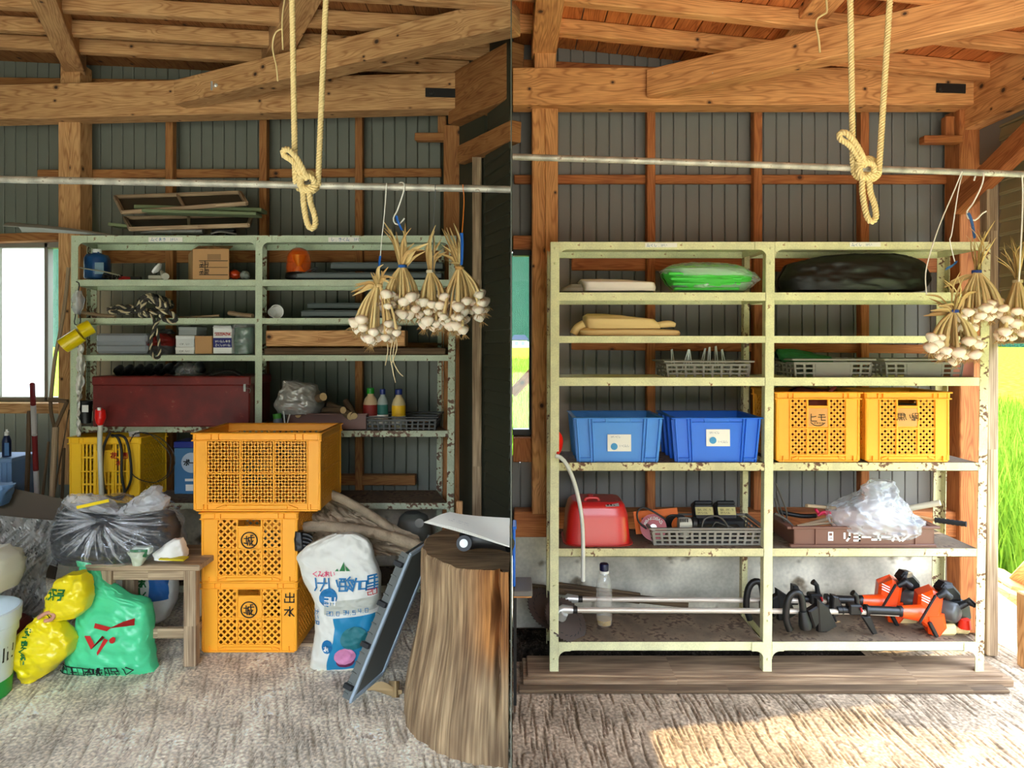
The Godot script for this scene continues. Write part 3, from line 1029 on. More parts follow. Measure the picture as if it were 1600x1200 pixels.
func sack(s: Shape, rows: Array, d: float, seed_: int, amp := 0.008, nu := 56, nv := 40, sq := 0.75):
	var nz = noise(seed_, 1.0, 3)
	s.grid(nu, nv, func(u, v): return sack_point(rows, d, nz, amp, u, v, sq), true, false)
	for e in [0.0, 1.0]:
		var c = Vector3.ZERO
		var ring = []
		for k in nu:
			ring.append(sack_point(rows, d, nz, amp, float(k) / nu, e, sq))
			c += ring[-1] / nu
		var nn = Vector3.UP * (1 if e == 0.0 else -1)
		for k in nu:
			s.tri(c, ring[k], ring[(k + 1) % nu], nn, nn, nn)

# pixel -> point just proud of the sack's front
func sack_map(rows: Array, d: float, seed_: int, amp := 0.008, sq := 0.75, off := 0.006) -> Callable:
	var nz = noise(seed_, 1.0, 3)
	return func(q: Vector2):
		var y = -q.y
		var r = row_at(rows, y)
		var v: float = (y - rows[0][0]) / (rows[-1][0] - rows[0][0])
		var t = clampf(((r[1] + r[2]) / 2 - q.x) / maxf(1.0, (r[2] - r[1]) / 2), -0.985, 0.985)
		var ca = signf(t) * pow(absf(t), 1.0 / sq)
		return sack_point(rows, d, nz, amp, acos(ca) / TAU, v, sq) + Vector3(0, 0, off)

# lettering with its foot at pixel x, y
func print_on(parent, called, text: String, x: float, y: float, h: float, f: Callable, material, weight := 0.12, step := 1.08, down := false, o: Node3D = null):
	var s = sw(o if o else parent)
	letters(s, text, Vector2(x, -y), h, f, weight, step, down)
	return obj(called, s, material, parent)

func px_map(d: float) -> Callable:
	return func(q: Vector2): return P(q.x, -q.y, d)

# a closed lumpy surface
func blob(s: Shape, c: Vector3, r: Vector3, seed_: int, amp: float, freq: float, nu := 40, nv := 24, ridged := true, flat := -1.0):
	var nz = noise(seed_, 1.0, 3)
	s.grid(nu, nv, func(u, v):
		var a = TAU * u
		var b = PI * v
		var e = Vector3(cos(a) * sin(b), cos(b), sin(a) * sin(b))
		var k = nz.get_noise_3dv(e * freq + Vector3.ONE * seed_)
		if ridged: k = 0.5 - 2.0 * absf(k)
		var p = e * r * (1.0 + amp * k)
		if flat > -1.0: p.y = maxf(p.y, flat * r.y)
		return c + p, true, false)

func ribbon(s: Shape, path: Array, w0: float, w1: float, side: Vector3):
	var m = path.size()
	for i in m - 1:
		var a = lerpf(w0, w1, float(i) / (m - 1)) / 2
		var b = lerpf(w0, w1, float(i + 1) / (m - 1)) / 2
		s.quad(path[i] - side * a, path[i] + side * a, path[i + 1] + side * b, path[i + 1] - side * b)

func shelf_unit(label: String, d: float, deep: float, rack: float, xs: Array, rows: Array, foot: float, seed_: int, pm = null, wm = null) -> Node3D:
	if pm == null:
		pm = M.paint
		wm = M.paint_worn
	var o = at_px("metal_shelving_unit", label, "shelf", xs[1][0], foot, d)
	var pw = 0.036
	for k in 3:
		var top = P(xs[k][0] if xs[k] is Array else xs[k], rows[0][0], d)
		var bot = P(xs[k][1] if xs[k] is Array else xs[k], foot, d)
		for back in [0, 1]:
			var s = sw(o)
			var off = Vector3(-rack if back else 0.0, 0, -deep if back else 0.0)
			var a = top + off
			var b = bot + off
			s.bar(b, a, 0.003, pw, Vector3.RIGHT)
			s.bar(b + Vector3(-pw / 2 if k != 2 else pw / 2, 0, -pw / 2 if not back else pw / 2), a + Vector3(-pw / 2 if k != 2 else pw / 2, 0, -pw / 2 if not back else pw / 2), pw, 0.003, Vector3.RIGHT)
			if not back:
				for h in [0.03, 0.12, 0.2, 0.95, 0.985]:
					s.lathe([Vector2(0, 0.006), Vector2(0.005, 0.005), Vector2(0.006, 0)], 6, Transform3D(Basis(Vector3.RIGHT, PI / 2), b.lerp(a, h) + Vector3(0, 0, 0.002)))
			obj("post", s, wm if (k == 2 or back == 1) else pm, o)
	for i in rows.size():
		var r = rows[i]
		for bay in 2:
			var x0: float = (xs[bay][0] if xs[bay] is Array else xs[bay]) + pw / 2 / px(d)
			var x1: float = (xs[bay + 1][0] if xs[bay + 1] is Array else xs[bay + 1]) - pw / 2 / px(d)
			var f = (r[0] - rows[0][0]) / (foot - rows[0][0])
			if xs[bay + 1] is Array: x1 = lerpf(xs[bay + 1][0], xs[bay + 1][1], f) - pw / 2 / px(d)
			if xs[bay] is Array: x0 = lerpf(xs[bay][0], xs[bay][1], f) + pw / 2 / px(d)
			var yy: float = r[0] + (r[3] if bay == 1 and r.size() > 3 else 0.0)
			var a = P(x0, yy, d)
			var b = P(x1, yy, d)
			var h: float = r[1] * px(d)
			var s = sw(o)
			var w = b.x - a.x
			var bk = Vector3(-rack, 0, -deep)
			s.bar(a + Vector3(0, -h / 2, -0.0015), b + Vector3(0, -h / 2, -0.0015), 0.003, h)
			s.bar(a + bk + Vector3(0, -h / 2, 0.0015), b + bk + Vector3(0, -h / 2, 0.0015), 0.003, h)
			s.bar(a + Vector3(0.001, -h / 2, 0), a + bk + Vector3(0.001, -h / 2, 0), 0.002, h)
			s.bar(b + Vector3(-0.001, -h / 2, 0), b + bk + Vector3(-0.001, -h / 2, 0), 0.002, h)
			s.bar(a + Vector3(0, -h + 0.001, -0.006), b + Vector3(0, -h + 0.001, -0.006), 0.012, 0.002)
			s.bar(a + bk + Vector3(0, -h + 0.001, 0.006), b + bk + Vector3(0, -h + 0.001, 0.006), 0.012, 0.002)
			var shelf = obj("shelf", s, [pm, wm, pm][r[2]], o)
			s = sw(o)
			for sd in [0.0, -0.003]:
				s.quad(a + Vector3(0, sd, 0), b + Vector3(0, sd, 0), b + bk + Vector3(0, sd, 0), a + bk + Vector3(0, sd, 0), Vector3.UP if sd == 0.0 else Vector3.DOWN)
			obj("deck", s, [pm, M.deck_worn, M.deck_worn][r[2]], shelf)
			if i == 0 or i == rows.size() - 1:
				for e in [-1.0, 1.0]:
					s = sw(o)
					var c: Vector3 = (a if e < 0 else b) + Vector3(0, -h, 0.002)
					var poly = PackedVector2Array([Vector2(0, 0.001)])
					for q in 6:
						var t = PI / 2 * q / 5.0
						poly.append(Vector2(-e * 0.034 * (1 - sin(t)), -0.034 * (1 - cos(t))))
					s.prism(poly, 0.003, Transform3D(Basis.IDENTITY, c))
					s.box(Vector3(0.05, h, 0.003), c + Vector3(-e * 0.025, h / 2, 0.001))
					obj("bracket", s, pm, o)
	return o

# a harvest crate, origin under its middle, front at +z. front: "end" (handle, card) or "side" (three lattice panels)
func make_crate(called, label, W: float, H: float, D: float, front: String, m: Material, card := false, slots := false) -> Node3D:
	var o = thing(called, label, "crate")
	var s = sh()
	var t = 0.012
	var rim = H * 0.10
	var base = H * 0.09
	# floor, rim flange, base flange
	s.box(Vector3(W - 0.01, 0.008, D - 0.01), Vector3(0, 0.012, 0), Basis.IDENTITY, 0.002)
	for e in [-1.0, 1.0]:
		s.box(Vector3(W + 0.008, rim, t), Vector3(0, H - rim / 2, e * (D / 2 - t / 2)), Basis.IDENTITY, 0.003)
		s.box(Vector3(W + 0.022, 0.007, t + 0.012), Vector3(0, H - 0.0035, e * (D / 2 - t / 2 + 0.003)), Basis.IDENTITY, 0.003)
		s.box(Vector3(W + 0.016, 0.006, t + 0.008), Vector3(0, H - rim, e * (D / 2 - t / 2 + 0.002)), Basis.IDENTITY, 0.002)
		s.box(Vector3(t, rim, D + 0.008), Vector3(e * (W / 2 - t / 2), H - rim / 2, 0), Basis.IDENTITY, 0.003)
		s.box(Vector3(t + 0.012, 0.007, D + 0.022), Vector3(e * (W / 2 - t / 2 + 0.003), H - 0.0035, 0), Basis.IDENTITY, 0.003)
		s.box(Vector3(W, base, t * 0.7), Vector3(0, base / 2 + 0.004, e * (D / 2 - t * 0.7)), Basis.IDENTITY, 0.002)
		s.box(Vector3(t * 0.7, base, D), Vector3(e * (W / 2 - t * 0.7), base / 2 + 0.004, 0), Basis.IDENTITY, 0.002)
		s.box(Vector3(W * 0.96, 0.008, 0.014), Vector3(0, 0.004, e * (D / 2 - 0.004)), Basis.IDENTITY, 0.002)
		s.box(Vector3(W * 0.48, base * 0.55, 0.008), Vector3(0, base * 0.6, e * (D / 2 - 0.002)), Basis.IDENTITY, 0.003)
		for q in [-1.0, 1.0]:
			s.bar(Vector3(q * W * 0.24, base * 0.85, e * (D / 2 - 0.002)), Vector3(q * W * 0.32, 0.012, e * (D / 2 - 0.002)), 0.008, 0.012, Vector3.BACK, 0.002)
			for g in [0.30, 0.36]:
				s.box(Vector3(0.004, rim * 0.8, 0.01), Vector3(q * W * g, H - rim * 0.5, e * (D / 2 + 0.003)), Basis.IDENTITY, 0.001)
			s.box(Vector3(0.004, base * 0.9, 0.01), Vector3(q * W * 0.42, base * 0.5, e * (D / 2 + 0.001)), Basis.IDENTITY, 0.001)
	var cw = W * (0.165 if front == "end" else 0.105)
	for e in [-1.0, 1.0]:
		for g in [-1.0, 1.0]:
			s.box(Vector3(cw, H - rim, 0.006), Vector3(g * (W / 2 - cw / 2), (H - rim) / 2 + 0.004, e * (D / 2 - 0.006)), Basis.IDENTITY, 0.002)
			s.box(Vector3(0.006, H - rim, D * 0.13), Vector3(g * (W / 2 - 0.006), (H - rim) / 2 + 0.004, e * (D / 2 - D * 0.065)), Basis.IDENTITY, 0.002)
			s.box(Vector3(0.007, H - rim, 0.012), Vector3(g * (W / 2 - cw), (H - rim) / 2 + 0.004, e * (D / 2 - 0.004)), Basis.IDENTITY, 0.002)
			s.box(Vector3(0.012, H - rim, 0.012), Vector3(g * (W / 2 - 0.005), (H - rim) / 2 + 0.004, e * (D / 2 - 0.005)), Basis.IDENTITY, 0.004)
	var x0 = -W / 2 + cw
	var x1 = W / 2 - cw
	var y0 = base
	var y1 = H - rim
	var ym = lerpf(y0, y1, 0.48)
	for e in [-1.0, 1.0]:
		s.box(Vector3(x1 - x0, 0.007, 0.010), Vector3(0, ym, e * (D / 2 - 0.004)), Basis.IDENTITY, 0.002)
		s.box(Vector3(x1 - x0, 0.009, 0.010), Vector3(0, y0 + 0.002, e * (D / 2 - 0.004)), Basis.IDENTITY, 0.002)
		s.box(Vector3(0.010, 0.007, D), Vector3(e * (W / 2 - 0.004), ym, 0), Basis.IDENTITY, 0.002)
	var l = sh()
	var cols = [lerpf(x0, x1, 0.31), lerpf(x0, x1, 0.69)] if front == "end" else [lerpf(x0, x1, 0.333), lerpf(x0, x1, 0.667)]
	var edges = [x0, cols[0], cols[1], x1]
	var hole_y = y1 - (y1 - ym) * 0.26
	for e in [1.0, -1.0]:
		for c in cols:
			s.box(Vector3(0.009, y1 - y0, 0.010), Vector3(c, (y0 + y1) / 2, e * (D / 2 - 0.004)), Basis.IDENTITY, 0.002)
		for c in 3:
			for row in 2:
				var ya = y0 if row == 0 else ym
				var yb = ym if row == 0 else y1
				if front == "end" and c == 1 and row == 1:
					s.box(Vector3(edges[2] - edges[1], hole_y - ym, 0.005), Vector3(0, (hole_y + ym) / 2, e * (D / 2 - 0.006)), Basis.IDENTITY, 0.001)
					s.box(Vector3(edges[2] - edges[1], 0.008, 0.012), Vector3(0, hole_y, e * (D / 2 - 0.004)), Basis.IDENTITY, 0.002)
				elif slots:
					var n = int((edges[c + 1] - edges[c]) / 0.017)
					for q in n:
						l.box(Vector3(0.0085, yb - ya, 0.005), Vector3(lerpf(edges[c], edges[c + 1], (q + 0.5) / n), (ya + yb) / 2, e * (D / 2 - 0.006)))
					l.box(Vector3(edges[c + 1] - edges[c], 0.009, 0.006), Vector3((edges[c] + edges[c + 1]) / 2, (ya + yb) / 2, e * (D / 2 - 0.006)))
				else:
					lattice(l, edges[c], ya, edges[c + 1], yb, 0.0262 * W / 0.36 if front == "end" else 0.0262 * W / 0.52, 0.0085, 0.004, e * (D / 2 - 0.006))
	for e in [-1.0, 1.0]:
		var keep = l.xf
		l.xf = Transform3D(Basis(Vector3.UP, e * PI / 2), Vector3.ZERO)
		for row in 2:
			lattice(l, -D * 0.37, y0 if row == 0 else ym, D * 0.37, ym if row == 0 else y1, 0.0262, 0.0085, 0.004, W / 2 - 0.006)
		l.xf = keep
	obj("body", s, m, o)
	obj("lattice", l, m, o)
	if card:
		var c = sh()
		c.box(Vector3((edges[2] - edges[1]) * 0.9, (hole_y - ym) * 0.82, 0.002), Vector3(0, (hole_y + ym) / 2, D / 2 - 0.002))
		obj("card", c, mat(Color(0.86, 0.62, 0.36), 0.8), o)
	return o

# a shallow tray with barred walls, front at +z, origin under its middle
func make_basket(label, W: float, H: float, D: float, m: Material, cols: int, rows_: int, gaps := []) -> Node3D:
	var o = thing("harvest_tray", label, "tray")
	var s = sh()
	var fl = 0.10
	s.box(Vector3(W * 0.94, 0.004, D * 0.94), Vector3(0, 0.004, 0))
	for e in [-1.0, 1.0]:
		s.box(Vector3(W + 0.012, 0.008, 0.016), Vector3(0, H, e * D / 2), Basis.IDENTITY, 0.002)
		s.box(Vector3(0.016, 0.008, D + 0.012), Vector3(e * W / 2, H, 0), Basis.IDENTITY, 0.002)
		for r in rows_ + 1:
			var y = lerpf(0.004, H * 0.80, float(r) / rows_)
			var hh = 0.008 if r < rows_ else H * 0.14
			s.box(Vector3(W * 0.96, hh, 0.004), Vector3(0, y, e * (D / 2 - 0.006)), Basis.IDENTITY, 0.001)
			s.box(Vector3(0.004, hh, D * 0.96), Vector3(e * (W / 2 - 0.006), y, 0), Basis.IDENTITY, 0.001)
		for c in cols + 1:
			s.box(Vector3(0.011, H * 0.8, 0.0045), Vector3(lerpf(-W * 0.475, W * 0.475, float(c) / cols), H * 0.4, e * (D / 2 - 0.006)), Basis.IDENTITY, 0.001)
		var side = maxi(3, int(cols * D / W))
		for c in side + 1:
			s.box(Vector3(0.0045, H * 0.8, 0.011), Vector3(e * (W / 2 - 0.006), H * 0.4, lerpf(-D * 0.475, D * 0.475, float(c) / side)), Basis.IDENTITY, 0.001)
		for g in gaps:
			s.box(Vector3(W * (g[1] - g[0]), H * 0.8, 0.005), Vector3(W * ((g[0] + g[1]) / 2 - 0.5), H * 0.4, e * (D / 2 - 0.006)), Basis.IDENTITY, 0.001)
	s.warp(func(p): return Vector3(p.x * lerpf(0.95, 1.0, p.y / H), p.y, p.z * lerpf(0.95, 1.0, p.y / H)))
	obj("tray_body", s, m, o)
	return o

var bulb_mesh: Array = []
var root_mesh: Array = []

func make_bulbs():
	for k in 3:
		var s = sh()
		var nz = noise(300 + k, 1.0, 2)
		s.grid(18, 12, func(u, v):
			var a = TAU * u
			var r = sin(PI * pow(v, 0.8)) * 0.021 * (1.0 + 0.09 * absf(sin(a * 3.5 + k)) + 0.05 * nz.get_noise_2d(u * 9, v * 9)) + 0.004 * (1.0 - v)
			return Vector3(cos(a) * r, 0.014 - v * 0.042, sin(a) * r), true, false)
		for i in s.v.size():
			var f = clampf((s.v[i].y + 0.028) / 0.042, 0, 1)
			var cc = Color(0.95, 0.90, 0.81).lerp(Color(0.88, 0.76, 0.66), 0.6 * absf(nz.get_noise_2d(atan2(s.v[i].z, s.v[i].x) * 6.0, 3.0)) + 0.25 * f)
			s.c[i] = cc.srgb_to_linear()
		bulb_mesh.append(mesh_of(s))
		s = sh()
		s.col = Color(0.70, 0.55, 0.34).srgb_to_linear()
		var r2 = RandomNumberGenerator.new()
		r2.seed = 40 + k
		for i in 16:
			var a = r2.randf() * TAU
			var l = r2.randf_range(0.012, 0.030)
			var d = Vector3(cos(a), 0, sin(a))
			s.tube([Vector3(0, -0.024, 0) + d * 0.004, Vector3(0, -0.030, 0) + d * 0.009, Vector3(0, -0.030 - l * 0.6, 0) + d * (0.006 + l * 0.5)], [0.0011, 0.0009, 0.0004], 3, false)
		root_mesh.append(mesh_of(s))

# a bunch of garlic tied at a point; heads hang in an ellipse of pixels, dry leaves stand up from the tie
func garlic(label: String, tie: Array, heads: Array, n: int, tops: Array, d: float, seed_: int, tie_col: Color, group: String, warm := 1.0):
	var o = at_px("garlic_bunch", label, "garlic", tie[0], tie[1], d, group)
	var r = RandomNumberGenerator.new()
	r.seed = seed_
	var t = P(tie[0], tie[1], d)
	var taken = []
	for i in n:
		var q = Vector3.ZERO
		for attempt in 60:
			var a = r.randf() * TAU
			var k = sqrt(r.randf())
			var e = heads[i % heads.size()]
			q = P(e[0] + cos(a) * k * e[2], e[1] + sin(a) * k * e[3], d + r.randf_range(-0.055, 0.055))
			var ok = true
			for w in taken:
				if w.distance_to(q) < 0.023: ok = false
			if ok: break
		taken.append(q)
		var dir = (t - q).normalized()
		var tilt = Vector3(r.randf_range(-0.4, 0.4), 1.0, r.randf_range(-0.4, 0.4)).normalized()
		var up = (dir * 0.7 + tilt * 0.6).normalized()
		var x = up.cross(Vector3(0.3, 0.1, 1)).normalized()
		var b = Basis(x, up, x.cross(up)).rotated(up, r.randf() * TAU)
		var sc = r.randf_range(0.60, 0.90)
		var head = put_mesh("bulb", bulb_mesh[i % 3], M.garlic, o)
		head.transform = Transform3D(b.scaled(Vector3.ONE * sc), q - t)
		put_mesh("roots", root_mesh[i % 3], M.straw, head)
		var s = sh()
		s.col = Color(0.92, 0.82, 0.58).lerp(Color(0.78, 0.64, 0.42), r.randf()).srgb_to_linear() * warm
		var p0 = q - t + up * 0.012 * sc
		var mid = p0.lerp(Vector3.ZERO, 0.5) + Vector3(p0.x * 0.22, -0.004, p0.z * 0.2) + up * 0.006
		s.tube(curve([p0, mid, Vector3(p0.x, 0, p0.z).normalized() * 0.008], 7), [0.006, 0.0045, 0.004, 0.0037, 0.0034, 0.0034, 0.0034, 0.0034], 6, false)
		obj("stem", s, M.straw, o)
	for i in tops.size() * 3:
		var e = tops[i % tops.size()]
		var w = P(e[0] + r.randf_range(-9, 9), e[1] + r.randf_range(-7, 12), d + r.randf_range(-0.05, 0.05)) - t
		var s = sh()
		s.col = Color(0.93, 0.82, 0.57).lerp(Color(0.78, 0.62, 0.38), r.randf()).srgb_to_linear() * warm
		var bend = Vector3(w.x * -0.15 + r.randf_range(-0.01, 0.01), r.randf_range(0.0, 0.02), r.randf_range(-0.02, 0.02))
		var path = curve([Vector3(r.randf_range(-0.008, 0.008), -0.01, r.randf_range(-0.008, 0.008)), w * 0.5 + bend, w], 9)
		var side = Vector3(0.5, 0.2, 0.6).cross(w).normalized()
		var wid = r.randf_range(0.006, 0.014)
		var m = path.size()
		for q in m - 1:
			var f0 = sin(PI * (0.18 + 0.82 * q / (m - 1.0)) ) * wid * 0.5 + 0.001
			var f1 = sin(PI * (0.18 + 0.82 * (q + 1) / (m - 1.0))) * wid * 0.5 + 0.001
			var up2 = (side.cross(w).normalized()) * 0.3
			s.quad(path[q] - side * f0, path[q] + up2 * f0, path[q + 1] + up2 * f1, path[q + 1] - side * f1)
			s.quad(path[q] + up2 * f0, path[q] + side * f0, path[q + 1] + side * f1, path[q + 1] + up2 * f1)
		obj("leaf", s, M.straw, o)
	var s2 = sh()
	s2.col = tie_col.srgb_to_linear()
	for k in 3:
		var ring = []
		for q in 12:
			ring.append(Vector3(cos(TAU * q / 12) * 0.013, -0.002 + k * 0.003, sin(TAU * q / 12) * 0.013))
		s2.tube(ring, 0.0022, 5, false, true)
	obj("tie", s2, M.vc, o)
	return o

func rope_set(label: String, cx: float, cy: float, k: float, d: float, ax: float, bxp: float, seed_: int):
	var o = at_px("hanging_rope", label, "rope", cx, cy, d)
	var m = func(list: Array) -> Array:
		var out = []
		for q in list:
			out.append(P(cx + (q[0] - 480) * k, cy + (q[1] - 285) * k, d + (q[2] if q.size() > 2 else 0.0)))
		return curve(out, 40)
	var r = 0.0098
	var s = sw(o)
	rope(s, [P(ax, -40, d - 0.02), P(cx - 19 * k, cy - 14 * k, d - 0.02)], r, 0.030)
	obj("strand", s, M.rope, o)
	s = sw(o)
	rope(s, [P(bxp, -40, d - 0.02), P(cx + 17 * k, cy + 4 * k, d - 0.02)], r, 0.030)
	obj("strand", s, M.rope, o)
	s = sw(o)
	rope(s, m.call([[461, 271, -0.02], [463, 290, 0.0], [472, 297, 0.02], [482, 292, 0.035], [488, 280, 0.01], [480, 272, -0.025], [470, 282, -0.035], [476, 297, -0.03], [490, 295, -0.03], [497, 284, -0.02]]), r, 0.030)
	rope(s, m.call([[466, 278, -0.03], [478, 274, -0.04], [490, 280, -0.035], [488, 293, -0.03], [474, 295, -0.035], [468, 284, -0.03], [480, 270, 0.0], [492, 275, 0.02], [497, 290, 0.0], [488, 299, -0.03]]), r, 0.030)
	obj("knot", s, M.rope, o)
	s = sw(o)
	rope(s, m.call([[474, 290, -0.03], [474, 312, -0.03], [477, 335, -0.03], [482, 353, -0.03], [488, 357, -0.03], [493, 350, -0.03], [491, 334, -0.03], [485, 315, -0.03], [483, 290, -0.03]]), r, 0.030)
	obj("tail_loop", s, M.rope, o)
	s = sw(o)
	rope(s, m.call([[474, 282, -0.03], [466, 264, -0.04], [455, 250, -0.05], [444, 243, -0.05], [443, 235, -0.05], [451, 234, -0.06], [462, 245, -0.06], [472, 262, -0.05], [480, 280, -0.03]]), r, 0.030)
	obj("side_loop", s, M.rope, o)

func wire(called, label, list: Array, d: float, r: float, col: Color, group := "", gloss := true) -> Node3D:
	var o = at_px(called, label, "wire" if called != "string" else "string", list[0][0], list[0][1], d, group)
	var s = sw(o)
	s.col = col.srgb_to_linear()
	line(s, list, d, r, 6, 24)
	obj("strand", s, M.vc_gloss if gloss else M.vc, o)
	return o

const DL := 3.58

func build_left():
	make_bulbs()
	var o: Node3D
	var s: Shape
	var q: Node3D
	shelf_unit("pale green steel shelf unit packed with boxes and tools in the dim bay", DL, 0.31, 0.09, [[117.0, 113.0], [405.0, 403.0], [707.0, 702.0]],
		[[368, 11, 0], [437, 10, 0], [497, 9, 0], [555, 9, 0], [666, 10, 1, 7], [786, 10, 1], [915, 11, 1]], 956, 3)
	# paper strips on the top rail
	for k in [[232, 285, "white paper strip taped over the left half of the dim shelf's top rail"], [513, 561, "white paper strip taped over the right half of the dim shelf's top rail"]]:
		o = at_px("paper_label", k[2], "label", k[0], 378, DL - 0.004)
		s = sw(o)
		bx(s, k[0], 370.5, k[1], 378, DL - 0.005, 0.0012, 0)
		obj("strip", s, M.paper, o)
		print_on(o, "lettering", "みくあき けい" if k[0] < 400 else "し.きくみ けい", k[0] + 4, 376.5, 5, px_map(DL - 0.0056), M.ink_blue, 0.10, 1.2)
	# pole, ropes
	o = thing("hanging_pole", "galvanised pole hung across the dim bay, holding the garlic", "pole", P(400, 289, 2.2))
	s = sw(o)
	s.tube(curve([P(-60, 279, 2.2), P(400, 288, 2.2), P(798, 296, 2.2)], 12), 0.0115, 14)
	obj("pipe", s, M.pipe, o)
	rope_set("twisted straw-coloured rope knotted round the dim bay's pole", 480, 285, 1.0, 2.2, 456, 511, 1)
	# garlic of the dim bay with its hangers
	wire("wire_hanger", "thin white wire holding the lowest garlic bunch of the dim bay", [[604, 286, -0.014], [601, 330], [596, 380], [592, 432]], 2.2, 0.0018, Color(0.92, 0.91, 0.86))
	wire("wire_hook", "white bent wire hook carrying the dim bay's second garlic bunch", [[620, 298, 0.012], [622, 288, 0.013], [628, 285, 0], [632, 290, -0.013], [629, 305, -0.01], [621, 328], [615, 340], [617, 349], [624, 350], [632, 341]], 2.2, 0.0027, Color(0.92, 0.91, 0.86))
	wire("wire_hanger", "dark grey wire holding the third garlic bunch of the dim bay", [[680, 288, -0.014], [680, 310], [678, 335], [676, 425]], 2.2, 0.0018, Color(0.35, 0.36, 0.35))
	wire("wire_hanger", "orange wire holding the last garlic bunch of the dim bay", [[723, 288, -0.014], [725, 315], [722, 366]], 2.2, 0.002, Color(0.82, 0.45, 0.12))
	for k in [[[[619, 337], [622, 347], [628, 360]], "blue tape tied under the dim bay's bent wire hook", 0.010], [[[594, 400], [592, 418], [590, 436]], "blue tape knotted on the lowest garlic bunch of the dim bay", 0.009], [[[721, 364], [722, 385], [721, 414]], "long blue tape between the orange wire and the last garlic bunch", 0.012]]:
		o = at_px("tie_tape", k[1], "tape", k[0][0][0], k[0][0][1], 2.19)
		s = sw(o)
		s.col = Color(0.10, 0.36, 0.68).srgb_to_linear()
		ribbon(s, curve(pts(k[0], 2.19), 8), k[2], k[2] * 0.8, Vector3(0.9, 0, 0.43))
		ribbon(s, curve(pts(k[0], 2.192), 8), k[2] * 0.8, k[2] * 0.8, Vector3(0.7, 0, -0.7))
		obj("ribbon", s, M.vc, o)
	var gl = "garlic bunches in the dim bay"
	garlic("lowest garlic bunch on thin white wire, long roots trailing, dim bay", [591, 447], [[563, 506, 10, 10], [610, 514, 12, 12], [590, 524, 20, 10]], 28, [[604, 418], [562, 440], [555, 462], [585, 430], [612, 440]], 2.17, 5, Color(0.85, 0.72, 0.5), gl)
	garlic("garlic bunch tied in blue below the bent wire hook, dim bay", [629, 417], [[607, 470, 10, 14], [645, 472, 14, 14], [628, 482, 25, 10]], 32, [[605, 348], [638, 350], [625, 356], [650, 380], [670, 385], [615, 360]], 2.2, 6, Color(0.12, 0.36, 0.66), gl)
	garlic("garlic bunch bound in pale cord under the dark grey wire, dim bay", [673, 425], [[663, 480, 14, 20], [690, 470, 10, 16], [675, 500, 16, 12]], 30, [[672, 362], [678, 358], [692, 395], [668, 380], [682, 370]], 2.22, 7, Color(0.85, 0.8, 0.68), gl)
	garlic("widest garlic bunch on orange wire and long blue tape, dim bay", [718, 420], [[705, 490, 14, 24], [735, 485, 16, 22], [752, 470, 8, 14], [715, 505, 14, 12]], 42, [[692, 360], [700, 350], [690, 385], [708, 380], [696, 400]], 2.2, 8, Color(0.80, 0.62, 0.36), gl)
	o = at_px("root_strand", "long pale garlic roots trailing under the lowest bunch", "roots", 615, 530, 2.16)
	s = sw(o)
	s.col = Color(0.88, 0.80, 0.62).srgb_to_linear()
	for k in [[[604, 530], [606, 548], [602, 571]], [[614, 530], [610, 555], [614, 580], [618, 598]], [[618, 530], [614, 560], [622, 580], [630, 588]], [[618, 520], [620, 545], [611, 570]]]:
		line(s, k, 2.16, 0.0016, 5, 12)
	obj("strand", s, M.straw, o)

	# ---- on top of the dim shelf
	var fr = [[[180, 308], [375, 301], [385, 318], [192, 332], "weathered wooden screen frame, topmost of the pile on the dim shelf", 0.12], [[195, 341], [394, 336], [388, 352], [204, 358], "wooden screen frame lying lowest on the dim shelf's top", 0.02]]
	for k in fr:
		o = at_px("screen_frame", k[4], "frame", k[0][0], k[3][1], DL + k[5])
		var c = [P(k[0][0], k[0][1], DL + 0.22), P(k[1][0], k[1][1], DL + 0.22), P(k[2][0], k[2][1], DL + 0.02), P(k[3][0], k[3][1], DL + 0.02)]
		for e in 4:
			s = sw(o)
			s.bar(c[e], c[(e + 1) % 4], 0.018, 0.022, Vector3.UP, 0.003)
			obj("rail", s, M.wood_grey, o)
		s = sw(o)
		s.bar(c[0].lerp(c[1], 0.5), c[3].lerp(c[2], 0.5), 0.016, 0.014, Vector3.UP, 0.003)
		obj("crossbar", s, M.wood_grey, o)
		s = sw(o)
		s.quad(c[0] + Vector3(0, -0.01, 0), c[1] + Vector3(0, -0.01, 0), c[2] + Vector3(0, -0.01, 0), c[3] + Vector3(0, -0.01, 0))
		obj("mesh_sheet", s, mat(Color(0.30, 0.27, 0.20), 0.9), o)
	for k in [[216, 325, 413, 330, 0.10, "greenish board wedged between the two screen frames", 6], [228, 331, 405, 336, 0.04, "second greenish board just above the lowest screen frame", 5], [176, 352, 214, 356, 0.12, "short grey plank end left of the lowest screen frame", 5]]:
		o = at_px("board", k[5], "board", k[0], k[3], DL + k[4])
		s = sw(o)
		s.bar(P(k[0], k[1], DL + k[4]), P(k[2], k[3], DL + k[4]), 0.09, k[6] * px(DL), Vector3.UP, 0.003)
		s.col = Color(0.40, 0.44, 0.30).srgb_to_linear()
		obj("plank", s, mat(Color(0.45, 0.50, 0.36), 0.8), o)
	o = at_px("metal_tube", "grey metal tube with a tapered tip on the dim shelf's top", "tube", 270, 367, DL + 0.06)
	s = sw(o)
	s.tube([P(220, 364, DL + 0.06), P(236, 362.5, DL + 0.06), P(237, 361, DL + 0.06), P(318, 361, DL + 0.06)], [0.004, 0.012, 0.019, 0.019], 14)
	s.tube([P(262, 361, DL + 0.06), P(270, 361, DL + 0.06)], 0.022, 14)
	s.tube([P(300, 361, DL + 0.06), P(308, 361, DL + 0.06)], 0.022, 14)
	obj("barrel", s, M.steel, o)
	o = at_px("clamp", "small black clamp beside the grey tube on the dim shelf's top", "clamp", 347, 367, DL + 0.06)
